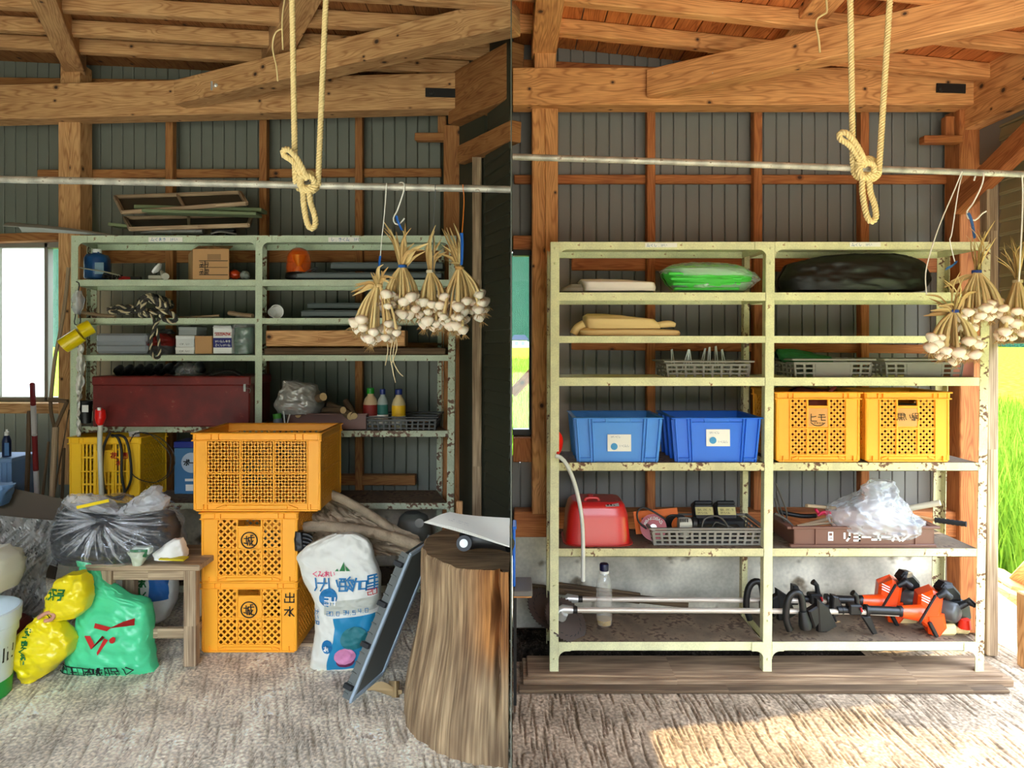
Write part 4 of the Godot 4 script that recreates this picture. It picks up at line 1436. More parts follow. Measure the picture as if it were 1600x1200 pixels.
	s = sw(o)
	bx(s, 330, 358, 366, 362, DL + 0.06, 0.03)
	bx(s, 334, 361, 338, 367, DL + 0.06, 0.03)
	bx(s, 352, 360, 364, 367, DL + 0.06, 0.03)
	obj("jaw", s, M.black, o)
	s = sw(o)
	line(s, [[330, 365], [345, 362], [370, 366]], DL + 0.05, 0.006, 8, 8)
	obj("screw", s, M.steel, o)
	o = at_px("gutter_piece", "curved grey plastic gutter piece above the frosted window", "gutter", 80, 366, 3.75)
	s = sw(o)
	s.grid(24, 8, func(u, v):
		var a = lerpf(0.35, PI - 0.35, v)
		var c = P(lerpf(20, 185, u), lerpf(357, 365, u * u), 3.75 - 0.1 * u)
		var r = lerpf(0.105, 0.02, u)
		return c + Vector3(cos(a) * 0.02 * (1 - u), sin(a) * r * 0.5 - 0.02, cos(a) * r), false, false, 1, 1, 0.004)
	obj("half_round", s, mat(Color(0.62, 0.62, 0.58), 0.5), o)

	# ---- first row
	o = at_px("canister", "blue water canister with pale label on the dim shelf's top tier", "canister", 152, 437, DL + 0.12)
	s = sw(o)
	var base = P(152, 436.5, DL + 0.14)
	s.lathe([Vector2(0, 0), Vector2(0.050, 0), Vector2(0.055, 0.006), Vector2(0.055, 0.115), Vector2(0.045, 0.135), Vector2(0.02, 0.142), Vector2(0.02, 0.15), Vector2(0, 0.15)], 20, Transform3D(Basis.IDENTITY, base - o.position + o.position), 4.0)
	obj("body", s, mat(Color(0.10, 0.28, 0.48), 0.35), o)
	s = sw(o)
	s.lathe([Vector2(0.0, 0.168), Vector2(0.022, 0.166), Vector2(0.023, 0.146), Vector2(0.0, 0.146)], 16, Transform3D(Basis.IDENTITY, base))
	obj("cap", s, M.white, o)
	s = sw(o)
	bx(s, 148, 410, 162, 428, DL + 0.083, 0.002, 0)
	obj("label_strip", s, mat(Color(0.5, 0.62, 0.68), 0.6), o)
	o = at_px("chain", "little heap of grey chain in front of the blue canister", "chain", 175, 437, DL + 0.05)
	s = sw(o)
	rng.seed = 9
	for k in 16:
		var c = P(160 + k * 1.9 + rng.randf_range(-2, 2), 434.5 - rng.randf() * 5.0, DL + 0.05 + rng.randf_range(-0.02, 0.02))
		var ring = []
		var b = Basis.from_euler(Vector3(rng.randf() * 3, rng.randf() * 3, rng.randf() * 3))
		for e in 8:
			ring.append(c + b * Vector3(cos(TAU * e / 8) * 0.013, sin(TAU * e / 8) * 0.008, 0))
		s.tube(ring, 0.0025, 5, false, true)
	obj("links", s, M.dark_steel, o)
	wire("wire", "pale wire drooping over the chain on the dim shelf", [[124, 418], [140, 421], [160, 424], [178, 428], [188, 431]], DL + 0.03, 0.004, Color(0.55, 0.56, 0.48))
	o = at_px("pliers", "red-handled pliers lying beside the chain on the dim shelf", "tool", 200, 437, DL + 0.05)
	s = sw(o)
	s.col = Color(0.65, 0.10, 0.06).srgb_to_linear()
	line(s, [[186, 433], [194, 433.5], [204, 434.5]], DL + 0.05, 0.006)
	line(s, [[186, 436], [194, 435.5], [204, 435]], DL + 0.04, 0.006)
	obj("handle", s, M.vc, o)
	s = sw(o)
	bx(s, 203, 432, 219, 436.5, DL + 0.04, 0.02)
	obj("jaw", s, M.dark_steel, o)
	o = at_px("shower_head", "white hand shower propped in front of the cardboard carton", "tool", 248, 437, DL + 0.03)
	s = sw(o)
	s.lathe([Vector2(0, 0.012), Vector2(0.032, 0.010), Vector2(0.034, 0.0), Vector2(0.014, -0.012), Vector2(0, -0.012)], 18, Transform3D(Basis(Vector3.BACK, 0.9) * Basis(Vector3.RIGHT, 0.25), P(246, 420, DL + 0.03)))
	obj("head", s, M.white, o)
	s = sw(o)
	bx(s, 231, 430, 253, 436.5, DL + 0.03, 0.04)
	s.tube([P(252, 424, DL + 0.02), P(257, 431, DL - 0.02), P(258.5, 432, DL - 0.05)], [0.006, 0.017, 0.0185], 14)
	obj("grip", s, mat(Color(0.66, 0.65, 0.58), 0.5), o)
	# cardboard carton, turned a little
	o = at_px("cardboard_carton", "open brown cardboard carton with a printed panel on the top tier", "box", 320, 437, DL + 0.12)
	s = sw(o)
	var ca = P(302, 436.5, DL + 0.01)
	var cb = P(357.5, 436.5, DL + 0.01)
	var hh = 47.5 * px(DL)
	var bk = Vector3(-0.13, 0, -0.22)
	for e in [[ca, cb], [ca, ca + bk], [cb, cb + bk], [ca + bk, cb + bk]]:
		s.bar(e[0] + Vector3(0, hh / 2, 0), e[1] + Vector3(0, hh / 2, 0), 0.004, hh)
	s.quad(ca + Vector3(0, 0.003, 0), cb + Vector3(0, 0.003, 0), cb + bk + Vector3(0, 0.003, 0), ca + bk + Vector3(0, 0.003, 0), Vector3.UP)
	obj("body", s, M.card, o)
	for e in [[ca, cb, Vector3(0, 0.026, -0.06)], [ca, ca + bk, Vector3(0.09, 0.012, 0.02)], [cb, cb + bk, Vector3(-0.08, 0.018, 0)]]:
		s = sw(o)
		var u = Vector3(0, hh, 0)
		s.quad(e[0] + u, e[1] + u, e[1] + u + e[2], e[0] + u + e[2])
		s.quad(e[0] + u + Vector3(0, -0.003, 0), e[1] + u + Vector3(0, -0.003, 0), e[1] + u + e[2] + Vector3(0, -0.003, 0), e[0] + u + e[2] + Vector3(0, -0.003, 0))
		obj("flap", s, M.card, o)
	s = sw(o)
	for r in [[311, 407, 356, 408], [311, 429, 356, 430], [319.5, 408, 320.5, 429], [311, 417.5, 356, 418.3]]:
		bx(s, r[0], r[1], r[2], r[3], DL + 0.006, 0.001, 0)
	obj("printed_lines", s, M.ink, o)
	print_on(o, "lettering", "品号", 311.5, 417, 7, px_map(DL + 0.0065), M.ink)
	print_on(o, "lettering", "品里", 311.5, 428, 7, px_map(DL + 0.0065), M.ink)
	s = sw(o)
	bx(s, 324, 397, 345, 406, DL + 0.0065, 0.001, 0)
	obj("tape_patch", s, mat(Color(0.58, 0.44, 0.28), 0.6), o)
	o = at_px("plastic_bag", "small orange and clear packet right of the cardboard carton", "bag", 372, 437, DL + 0.06)
	s = sw(o)
	s.col = Color(0.72, 0.25, 0.10).srgb_to_linear()
	blob(s, P(367, 429, DL + 0.07), Vector3(0.03, 0.024, 0.03), 3, 0.3, 2.5, 18, 12)
	s.col = Color(0.55, 0.58, 0.55).srgb_to_linear()
	blob(s, P(383, 430, DL + 0.06), Vector3(0.024, 0.022, 0.03), 4, 0.3, 2.5, 18, 12)
	obj("wrap", s, M.vc_gloss, o)
	# amber beacon
	o = at_px("beacon_lamp", "amber rotating beacon lamp with black base on the top tier", "lamp", 467, 437, DL + 0.10)
	s = sw(o)
	var bb = P(467, 436, DL + 0.10)
	s.lathe([Vector2(0, 0), Vector2(0.068, 0), Vector2(0.072, 0.006), Vector2(0.070, 0.03), Vector2(0.062, 0.036), Vector2(0, 0.036)], 26, Transform3D(Basis.IDENTITY, bb))
	obj("base", s, M.black, o)
	s = sw(o)
	var prof = [Vector2(0.064, 0.034), Vector2(0.066, 0.06), Vector2(0.064, 0.11)]
	for k in 8:
		prof.append(Vector2(0.062 * cos(PI / 2 * k / 7.0), 0.115 + 0.058 * sin(PI / 2 * k / 7.0)))
	s.lathe(prof, 30, Transform3D(Basis.IDENTITY, bb))
	var amber = clear(Color(0.95, 0.36, 0.02), 0.45, 0.12)
	obj("lens", s, amber, o)
	s = sw(o)
	s.lathe([Vector2(0, 0.04), Vector2(0.03, 0.042), Vector2(0.012, 0.07), Vector2(0.04, 0.13), Vector2(0.0, 0.135)], 14, Transform3D(Basis(Vector3.UP, 0.4), bb))
	obj("reflector", s, mat(Color(1.0, 0.72, 0.25), 0.25, null, Vector3.ONE, false, 0.6), o)
	wire("cable", "thin black lamp cable curling beside the amber beacon", [[470, 430], [485, 421], [497, 418], [488, 424]], DL + 0.05, 0.003, Color(0.06, 0.06, 0.06))
	# grey panels lying flat
	for k in [[461, 427, 690, 434.5, DL + 0.03, "grey flat panel lying along the dim shelf's top tier"], [516, 411, 692, 420, DL + 0.14, "grey panel lying behind and above another on the top tier"], [480, 474.5, 688, 482, DL + 0.16, "grey panel resting on another on the second tier"], [470, 486, 690, 494.5, DL + 0.05, "grey panel lying lowest on the second tier"]]:
		o = at_px("panel_board", k[5], "panel", k[0], k[3], k[4], "grey panels")
		s = sw(o)
		bx(s, k[0], k[1], k[2], k[3], k[4], 0.13, 0.004)
		s.xf = Transform3D(Basis.IDENTITY, -o.position)
		bx(s, k[0] + 3, k[1] - 1, k[2], k[1], k[4] + 0.01, 0.1, 0.0)
		obj("slab", s, mat(Color(0.36, 0.40, 0.40), 0.5), o)

	# ---- second row: rope heap, sticks, cup
	o = at_px("rope_coil", "heap of black and cream twisted rope spilling off the second tier", "rope", 230, 497, DL + 0.06)
	s = sw(o)
	var cols = [Color(0.045, 0.04, 0.035), Color(0.62, 0.54, 0.34), Color(0.05, 0.045, 0.04)]
	rng.seed = 21
	var path = []
	for k in 62:
		var a = k * 2.1
		path.append(P(237 + cos(a) * (27 - k * 0.13) + rng.randf_range(-7, 7), 478 + sin(a) * 14 + rng.randf_range(-4, 4), DL + 0.06 + rng.randf_range(-0.06, 0.06)))
	for k in [[262, 488], [274, 495], [272, 503], [258, 500], [250, 492]]:
		path.append(P(k[0], k[1], DL - 0.01))
	rope(s, curve(path, 480), 0.0125, 0.06, cols)
	path = []
	for k in 12:
		var a = k * 2.4
		path.append(P(186 + cos(a) * 22 + k, 484 + sin(a) * 6, DL + 0.05 + rng.randf_range(-0.04, 0.04)))
	rope(s, curve(path, 120), 0.011, 0.06, cols)
	rope(s, curve(pts([[225, 486], [240, 498], [241, 512], [237, 525], [236, 545], [239, 557], [244, 560], [249, 556], [249, 540], [246, 520], [243, 510], [250, 497]], DL - 0.02), 90), 0.0085, 0.055, cols)
	obj("strand", s, M.rope2, o)
	for k in [[[127, 488], [180, 495], "grey stick lying left of the rope heap", 0.009], [[280, 496], [343, 493], "slim brown stick lying right of the rope heap", 0.006], [[358, 489], [395, 494], "chipped end of a grey lath on the second tier", 0.013]]:
		o = at_px("stick", k[2], "stick", k[0][0], k[0][1], DL + 0.04)
		s = sw(o)
		s.tube([P(k[0][0], k[0][1], DL + 0.08), P((k[0][0] + k[1][0]) / 2.0, (k[0][1] + k[1][1]) / 2.0 + 0.5, DL + 0.05), P(k[1][0], k[1][1], DL + 0.02)], k[3], 7)
		obj("shaft", s, M.wood_grey, o)
	o = at_px("paper_cup", "white plastic cup lying on its side on the second tier", "cup", 428, 497, DL + 0.05)
	s = sw(o)
	s.lathe([Vector2(0.024, -0.075), Vector2(0.036, 0.0), Vector2(0.038, 0.002), Vector2(0.034, 0.0), Vector2(0.022, -0.072), Vector2(0, -0.072)], 22, Transform3D(Basis(Vector3.UP, 0.65) * Basis(Vector3.RIGHT, PI / 2), P(432, 487, DL + 0.01)))
	obj("body", s, M.white, o)

	# ---- third row
	o = at_px("hard_case", "silver-grey hard case with rounded edges and lid seam", "case", 189, 553, DL + 0.03)
	s = sw(o)
	bx(s, 149, 521, 229, 536, DL + 0.02, 0.2, 0.012)
	obj("lid", s, mat(Color(0.56, 0.58, 0.60), 0.4), o)
	s = sw(o)
	bx(s, 149, 537.5, 230, 552, DL + 0.02, 0.2, 0.012)
	bx(s, 151, 534, 228, 540, DL + 0.026, 0.19, 0.0)
	obj("shell", s, mat(Color(0.53, 0.55, 0.57), 0.4), o)
	o = at_px("tool_pouch", "red and black folded tool pouch beside the silver case", "pouch", 253, 553, DL + 0.06)
	s = sw(o)
	s.col = Color(0.48, 0.10, 0.06).srgb_to_linear()
	sack(s, [[522, 248, 262, 0.03], [530, 240, 272, 0.10], [541, 236, 274, 0.13]], DL + 0.09, 5, 0.012, 30, 14)
	s.col = Color(0.05, 0.05, 0.05)
	sack(s, [[515, 250, 268, 0.02], [522, 247, 272, 0.06]], DL + 0.12, 6, 0.01, 24, 8)
	sack(s, [[539, 236, 274, 0.10], [553, 235, 274, 0.13]], DL + 0.09, 7, 0.008, 30, 10)
	obj("cloth", s, M.vc, o)
	for k in [[279, 511, 307, 524, "grey-lidded small box, topmost of the three stacked boxes", Color(0.55, 0.57, 0.56)], [274.5, 524.5, 303, 542, "white small box in the middle of the stacked boxes", Color(0.82, 0.83, 0.82)], [274, 542.5, 303, 553, "white small box, lowest of the stacked boxes", Color(0.84, 0.84, 0.82)]]:
		o = at_px("small_box", k[4], "box", (k[0] + k[2]) / 2.0, k[3], DL + 0.03, "stacked small boxes")
		s = sw(o)
		bx(s, k[0], k[1], k[2], k[3], DL + 0.03, 0.12, 0.002)
		obj("carton", s, mat(k[5], 0.7), o)
		s = sw(o)
		bx(s, k[0] - 0.4, k[1] - 0.2, k[2] + 0.4, k[1] + 5, DL + 0.029, 0.122, 0.002)
		obj("lid", s, mat(k[5] * 1.05, 0.7), o)
		if k[1] > 520: print_on(o, "lettering", "くけ.しい", k[0] + 6, k[3] - 3, 3, px_map(DL + 0.0285), M.ink)
	o = at_px("small_box", "plain tan cardboard box between white boxes on the third tier", "box", 317, 553, DL + 0.03)
	s = sw(o)
	bx(s, 304.5, 526, 331, 553, DL + 0.03, 0.11, 0.002)
	s.xf = s.xf
	obj("carton", s, M.card, o)
	s = sw(o)
	bx(s, 304.3, 525, 331.2, 526.5, DL + 0.0295, 0.111, 0.0)
	obj("lid", s, M.card, o)
	o = at_px("small_box", "white box with a blue band and red lettering on the third tier", "box", 347, 553, DL + 0.03)
	s = sw(o)
	bx(s, 333, 513, 362, 552.5, DL + 0.03, 0.10, 0.002)
	s.quad(P(333, 513, DL + 0.03), P(362, 513, DL + 0.03), P(360, 509, DL - 0.0), P(332, 511, DL - 0.0))
	s.quad(P(333, 513, DL + 0.13), P(362, 513, DL + 0.13), P(361, 508, DL + 0.1), P(334, 508, DL + 0.1))
	obj("carton", s, M.white, o)
	s = sw(o)
	bx(s, 333, 528, 362, 543, DL + 0.0285, 0.001, 0)
	obj("blue_band", s, mat(Color(0.08, 0.10, 0.42), 0.6), o)
	print_on(o, "lettering", "5828A2NK", 335, 524, 4.2, px_map(DL + 0.028), M.ink_red, 0.2, 0.75)
	print_on(o, "lettering", "けいみしあき", 336, 535, 3.4, px_map(DL + 0.027), M.white, 0.16, 1.2)
	print_on(o, "lettering", "2くしけいみ", 336, 541, 3.4, px_map(DL + 0.027), M.white, 0.16, 1.2)
	o = at_px("plastic_bag", "clear plastic bag holding a green packet at the dim shelf's centre post", "bag", 382, 553, DL + 0.05)
	s = sw(o)
	s.col = Color(0.16, 0.34, 0.25).srgb_to_linear()
	sack(s, [[512, 368, 396, 0.05], [530, 367, 397, 0.09], [553, 368, 396, 0.08]], DL + 0.07, 8, 0.006, 30, 16)
	obj("packet", s, M.vc_gloss, o)
	s = sw(o)
	sack(s, [[490, 374, 392, 0.03], [502, 368, 397, 0.08], [520, 364, 399, 0.12], [553, 365, 398, 0.11]], DL + 0.07, 9, 0.014, 36, 22)
	obj("film", s, M.film, o)
	o = at_px("timber_block", "long planed timber with strong grain on the third tier", "timber", 525, 545, DL + 0.05)
	s = sw(o)
	bx(s, 415, 516, 633, 541, DL + 0.05, 0.10, 0.004)
	obj("beam", s, M.wood_pale, o)
	o = at_px("plank", "dark brown plank lying under the long planed timber", "plank", 550, 555, DL + 0.02)
	s = sw(o)
	bx(s, 412, 543.5, 696, 554.5, DL + 0.02, 0.2, 0.004)
	obj("board", s, M.wood_dark, o)

	# ---- yellow tape rolls and rags hung on the left post
	wire("wire", "dark wire looped on the dim shelf's left post", [[112, 480, 0.02], [118, 490], [116, 505], [122, 508], [126, 500], [120, 470], [124, 445], [119, 440]], DL - 0.03, 0.003, Color(0.12, 0.11, 0.10))
	for k in [[[98, 541], [126, 523], 0.040, "larger roll of yellow tape tilting off the shelf's left post"], [[125, 519], [143, 510], 0.038, "smaller roll of yellow tape hung on the shelf's left post"]]:
		o = at_px("tape_roll", k[3], "tape", k[0][0], k[0][1], DL - 0.08)
		s = sw(o)
		var a = P(k[0][0], k[0][1], DL - 0.10)
		var b = P(k[1][0], k[1][1], DL - 0.07)
		s.tube([a, b], k[2], 22, false)
		s.tube([a, b], k[2] * 0.62, 18, false)
		for e in [[a, (a - b).normalized()], [b, (b - a).normalized()]]:
			var x = e[1].cross(Vector3.UP).normalized()
			var y = x.cross(e[1]).normalized()
			for w in 22:
				var c0 = x * cos(TAU * w / 22) + y * sin(TAU * w / 22)
				var c1 = x * cos(TAU * (w + 1) / 22) + y * sin(TAU * (w + 1) / 22)
				s.quad(e[0] + c0 * k[2], e[0] + c1 * k[2], e[0] + c1 * k[2] * 0.62, e[0] + c0 * k[2] * 0.62, e[1])
		obj("tape", s, mat(Color(0.93, 0.82, 0.03), 0.3), o)
	o = at_px("rag", "white cloth strip hanging down the dim shelf's left post", "cloth", 126, 540, DL - 0.03)
	s = sw(o)
	var nz = noise(77, 1.0, 2)
	s.grid(6, 60, func(u, v): return P(lerpf(121, 128 + 4 * sin(v * 9), u), lerpf(535, 770, v), DL - 0.04 + 0.02 * sin(u * 7 + v * 11)) + Vector3(nz.get_noise_2d(v * 12, u * 3) * 0.02, 0, 0), false, false, 1, 1, 0.002)
	obj("strip", s, M.paper, o)
	o = at_px("plastic_bag", "crumpled clear bag knotted on the dim shelf's left post", "bag", 120, 470, DL - 0.02)
	s = sw(o)
	sack(s, [[455, 120, 126, 0.02], [468, 114, 129, 0.05], [480, 115, 128, 0.05], [492, 119, 124, 0.02]], DL - 0.04, 12, 0.012, 24, 18)
	obj("film", s, M.film_white, o)

	# ---- fourth row: red chest with seed trays
	o = at_px("steel_chest", "large dark red steel chest on the dim shelf", "chest", 267, 667, DL - 0.04)
	s = sw(o)
	bx(s, 144, 601, 390, 667, DL - 0.06, 0.30, 0.006)
	obj("body", s, M.red_chest, o)
	s = sw(o)
	bx(s, 142.5, 588, 391, 602.5, DL - 0.065, 0.31, 0.006)
	obj("lid", s, M.red_chest, o)
	s = sw(o)
	bx(s, 380, 600, 384, 612, DL - 0.067, 0.006, 0.001)
	s.tube(curve([P(384, 606, DL - 0.07), P(391, 608, DL - 0.09), P(390, 614, DL - 0.07)], 8), 0.002, 5)
	obj("latch", s, M.steel, o)
	o = at_px("seedling_tray", "strip of black seedling pots lying on the red chest", "tray", 250, 588, DL + 0.05)
	for k in 9:
		s = sw(o)
		var c = P(190 + k * 15.5, 588 - k * 0.6 - 7, DL + 0.06)
		s.lathe([Vector2(0.0, -0.022), Vector2(0.017, -0.022), Vector2(0.027, 0.022), Vector2(0.029, 0.024), Vector2(0.026, 0.022), Vector2(0.016, -0.018)], 12, Transform3D(Basis(Vector3.RIGHT, 1.15) * Basis(Vector3.UP, PI / 4), c), 5.0)
		obj("pot", s, M.black, o)
	o = at_px("plastic_bag", "crinkled clear wrap at the right end of the black seedling pots", "bag", 300, 588, DL + 0.03)
	s = sw(o)
	sack(s, [[568, 288, 306, 0.04], [578, 278, 314, 0.10], [588, 280, 312, 0.10]], DL + 0.05, 14, 0.02, 30, 16)
	obj("film", s, M.film, o)
	o = at_px("wire_stand", "bent rusty wire stand lying on the red chest's right end", "wire", 355, 588, DL + 0.03)
	s = sw(o)
	line(s, [[316, 590], [336, 584], [360, 580], [388, 594]], DL - 0.03, 0.004)
	line(s, [[316, 588], [335, 580], [362, 578], [380, 586]], DL + 0.12, 0.004)
	obj("rod", s, M.dark_steel, o)
	o = at_px("plant_pot", "small black pot with a white tag left of the red chest", "pot", 135, 661, DL + 0.02)
	s = sw(o)
	s.lathe([Vector2(0, 0), Vector2(0.026, 0), Vector2(0.032, 0.115), Vector2(0.034, 0.118), Vector2(0.03, 0.115), Vector2(0, 0.1)], 18, Transform3D(Basis.IDENTITY, P(134, 661, DL - 0.02)))
	obj("body", s, M.black, o)
	s = sw(o)
	bx(s, 128, 633, 138, 644, DL - 0.06, 0.001, 0)
	obj("tag", s, M.white, o)
	# fourth row, right half
	o = at_px("plastic_bag", "crumpled whitish plastic bag on the brown tray, dim shelf", "bag", 470, 645, DL + 0.08)
	s = sw(o)
	sack(s, [[596, 444, 462, 0.06], [604, 444, 494, 0.10], [620, 436, 498, 0.16], [634, 432, 504, 0.18], [646, 438, 500, 0.16]], DL + 0.08, 16, 0.022, 50, 30)
	obj("film", s, M.film_grey, o)
	o = at_px("shallow_tray", "shallow brown plastic tray full of cut branches, dim shelf", "tray", 510, 673, DL + 0.02)
	s = sw(o)
	bx(s, 448, 668, 572, 671, DL + 0.0, 0.24, 0.001)
	bx(s, 448, 648, 572, 671, DL + 0.0, 0.006, 0.002)
	bx(s, 448, 648, 450, 671, DL + 0.0, 0.24, 0.0005)
	bx(s, 570, 648, 572, 671, DL + 0.0, 0.24, 0.0005)
	bx(s, 446, 646, 574, 649, DL - 0.004, 0.012, 0.002)
	bx(s, 452, 646, 572, 668, DL + 0.235, 0.006, 0.002)
	obj("tray_body", s, M.tray_brown, o)
	var lg = [[[505, 620], [470, 634], 6.5, "cut branch end standing out above the whitish bag"], [[466, 648], [482, 655], 5, "short cut branch resting on the tray's near rim"], [[498, 643], [536, 641], 5.5, "pale cut branch lying across the brown tray"], [[515, 633], [548, 650], 6.5, "cut branch pointing right in the brown tray"], [[541, 628], [553, 650], 5.5, "dark upright branch stub in the brown tray"]]
	for k in lg:
		o = at_px("cut_branch", k[3], "branch", k[0][0], k[0][1], DL + 0.02)
		s = sw(o)
		var a = P(k[0][0], k[0][1], DL + 0.14)
		var b = P(k[1][0], k[1][1], DL - 0.02)
		if k[0][0] == 505 or k[0][0] == 466:
			var t = a
			a = P(k[1][0], k[1][1], DL + 0.15)
			b = P(k[0][0], k[0][1], DL + 0.0)
		s.tube([a, a.lerp(b, 0.5) + Vector3(0, 0.004, 0), b], k[2] * px(DL), 12, false)
		obj("bark", s, M.wood_dark, o)
		s = sw(o)
		s.tube([b, b + (b - a).normalized() * 0.002], k[2] * px(DL) * 0.99, 12)
		obj("cut_end", s, mat(Color(0.80, 0.68, 0.48), 0.8), o)
	# bottles in the black basket
	for k in [[579, 604, 671, 11.5, Color(0.80, 0.68, 0.52), Color(0.10, 0.55, 0.12), "cream bottle with a green cap in the black basket", Color(0.55, 0.12, 0.08)], [598, 606, 668, 8.5, Color(0.62, 0.66, 0.64), Color(0.12, 0.20, 0.50), "slim grey bottle between two others in the black basket", Color(0.12, 0.40, 0.36)], [623, 606, 671, 11, Color(0.82, 0.74, 0.55), Color(0.12, 0.18, 0.45), "blue-capped bottle with a yellow label in the black basket", Color(0.90, 0.70, 0.05)]]:
		o = at_px("chemical_bottle", k[6], "bottle", k[0], k[2], DL + 0.1)
		var r: float = k[3] * px(DL)
		var h: float = (k[2] - k[1]) * px(DL)
		var t = Transform3D(Basis.IDENTITY, P(k[0], k[2], DL + 0.1))
		s = sw(o)
		s.lathe([Vector2(0, 0), Vector2(r * 0.95, 0), Vector2(r, 0.006), Vector2(r, h * 0.62), Vector2(r * 0.8, h * 0.74), Vector2(r * 0.45, h * 0.82), Vector2(r * 0.45, h * 0.88)], 20, t)
		obj("body", s, mat(k[4], 0.4), o)
		s = sw(o)
		s.lathe([Vector2(r * 0.52, h * 0.86), Vector2(r * 0.52, h * 0.99), Vector2(r * 0.4, h), Vector2(0, h)], 16, t)
		obj("cap", s, mat(k[5], 0.4), o)
		s = sw(o)
		s.lathe([Vector2(r * 1.02, h * 0.22), Vector2(r * 1.02, h * 0.60)], 20, t)
		obj("label_strip", s, mat(k[7], 0.6), o)
		s = sw(o)
		s.lathe([Vector2(r * 1.04, h * 0.12), Vector2(r * 1.04, h * 0.34)], 20, t)
		obj("label_strip", s, M.paper, o)
	q = make_basket("black slotted basket holding three bottles, dim shelf", 116 * px(DL), 0.085, 0.26, M.black, 12, 3)
	q.position = P(632, 672, DL + 0.14)
	o = at_px("spray_bottle", "small green-capped bottle peeking over the top yellow crate", "bottle", 434, 680, DL - 0.1)
	s = sw(o)
	s.lathe([Vector2(0, 0), Vector2(0.022, 0), Vector2(0.024, 0.05), Vector2(0.02, 0.07), Vector2(0.0, 0.07)], 16, Transform3D(Basis(Vector3.BACK, 0.12), P(436, 672, DL - 0.02)))
	obj("body", s, mat(Color(0.42, 0.44, 0.50), 0.5), o)
	s = sw(o)
	s.lathe([Vector2(0.022, 0.062), Vector2(0.022, 0.088), Vector2(0, 0.09)], 16, Transform3D(Basis(Vector3.BACK, 0.12), P(436, 672, DL - 0.02)))
	obj("cap", s, mat(Color(0.25, 0.55, 0.14), 0.5), o)
	o = at_px("stick", "pair of thin white sticks beside the small green-capped bottle", "stick", 446, 664, DL - 0.02)
	s = sw(o)
	s.tube([P(446, 668, DL - 0.02), P(443, 642, DL - 0.02)], 0.004, 6)
	s.tube([P(447, 668, DL - 0.03), P(453, 647, DL - 0.03)], 0.004, 6)
	obj("rod", s, M.white, o)
	build_left_floor()

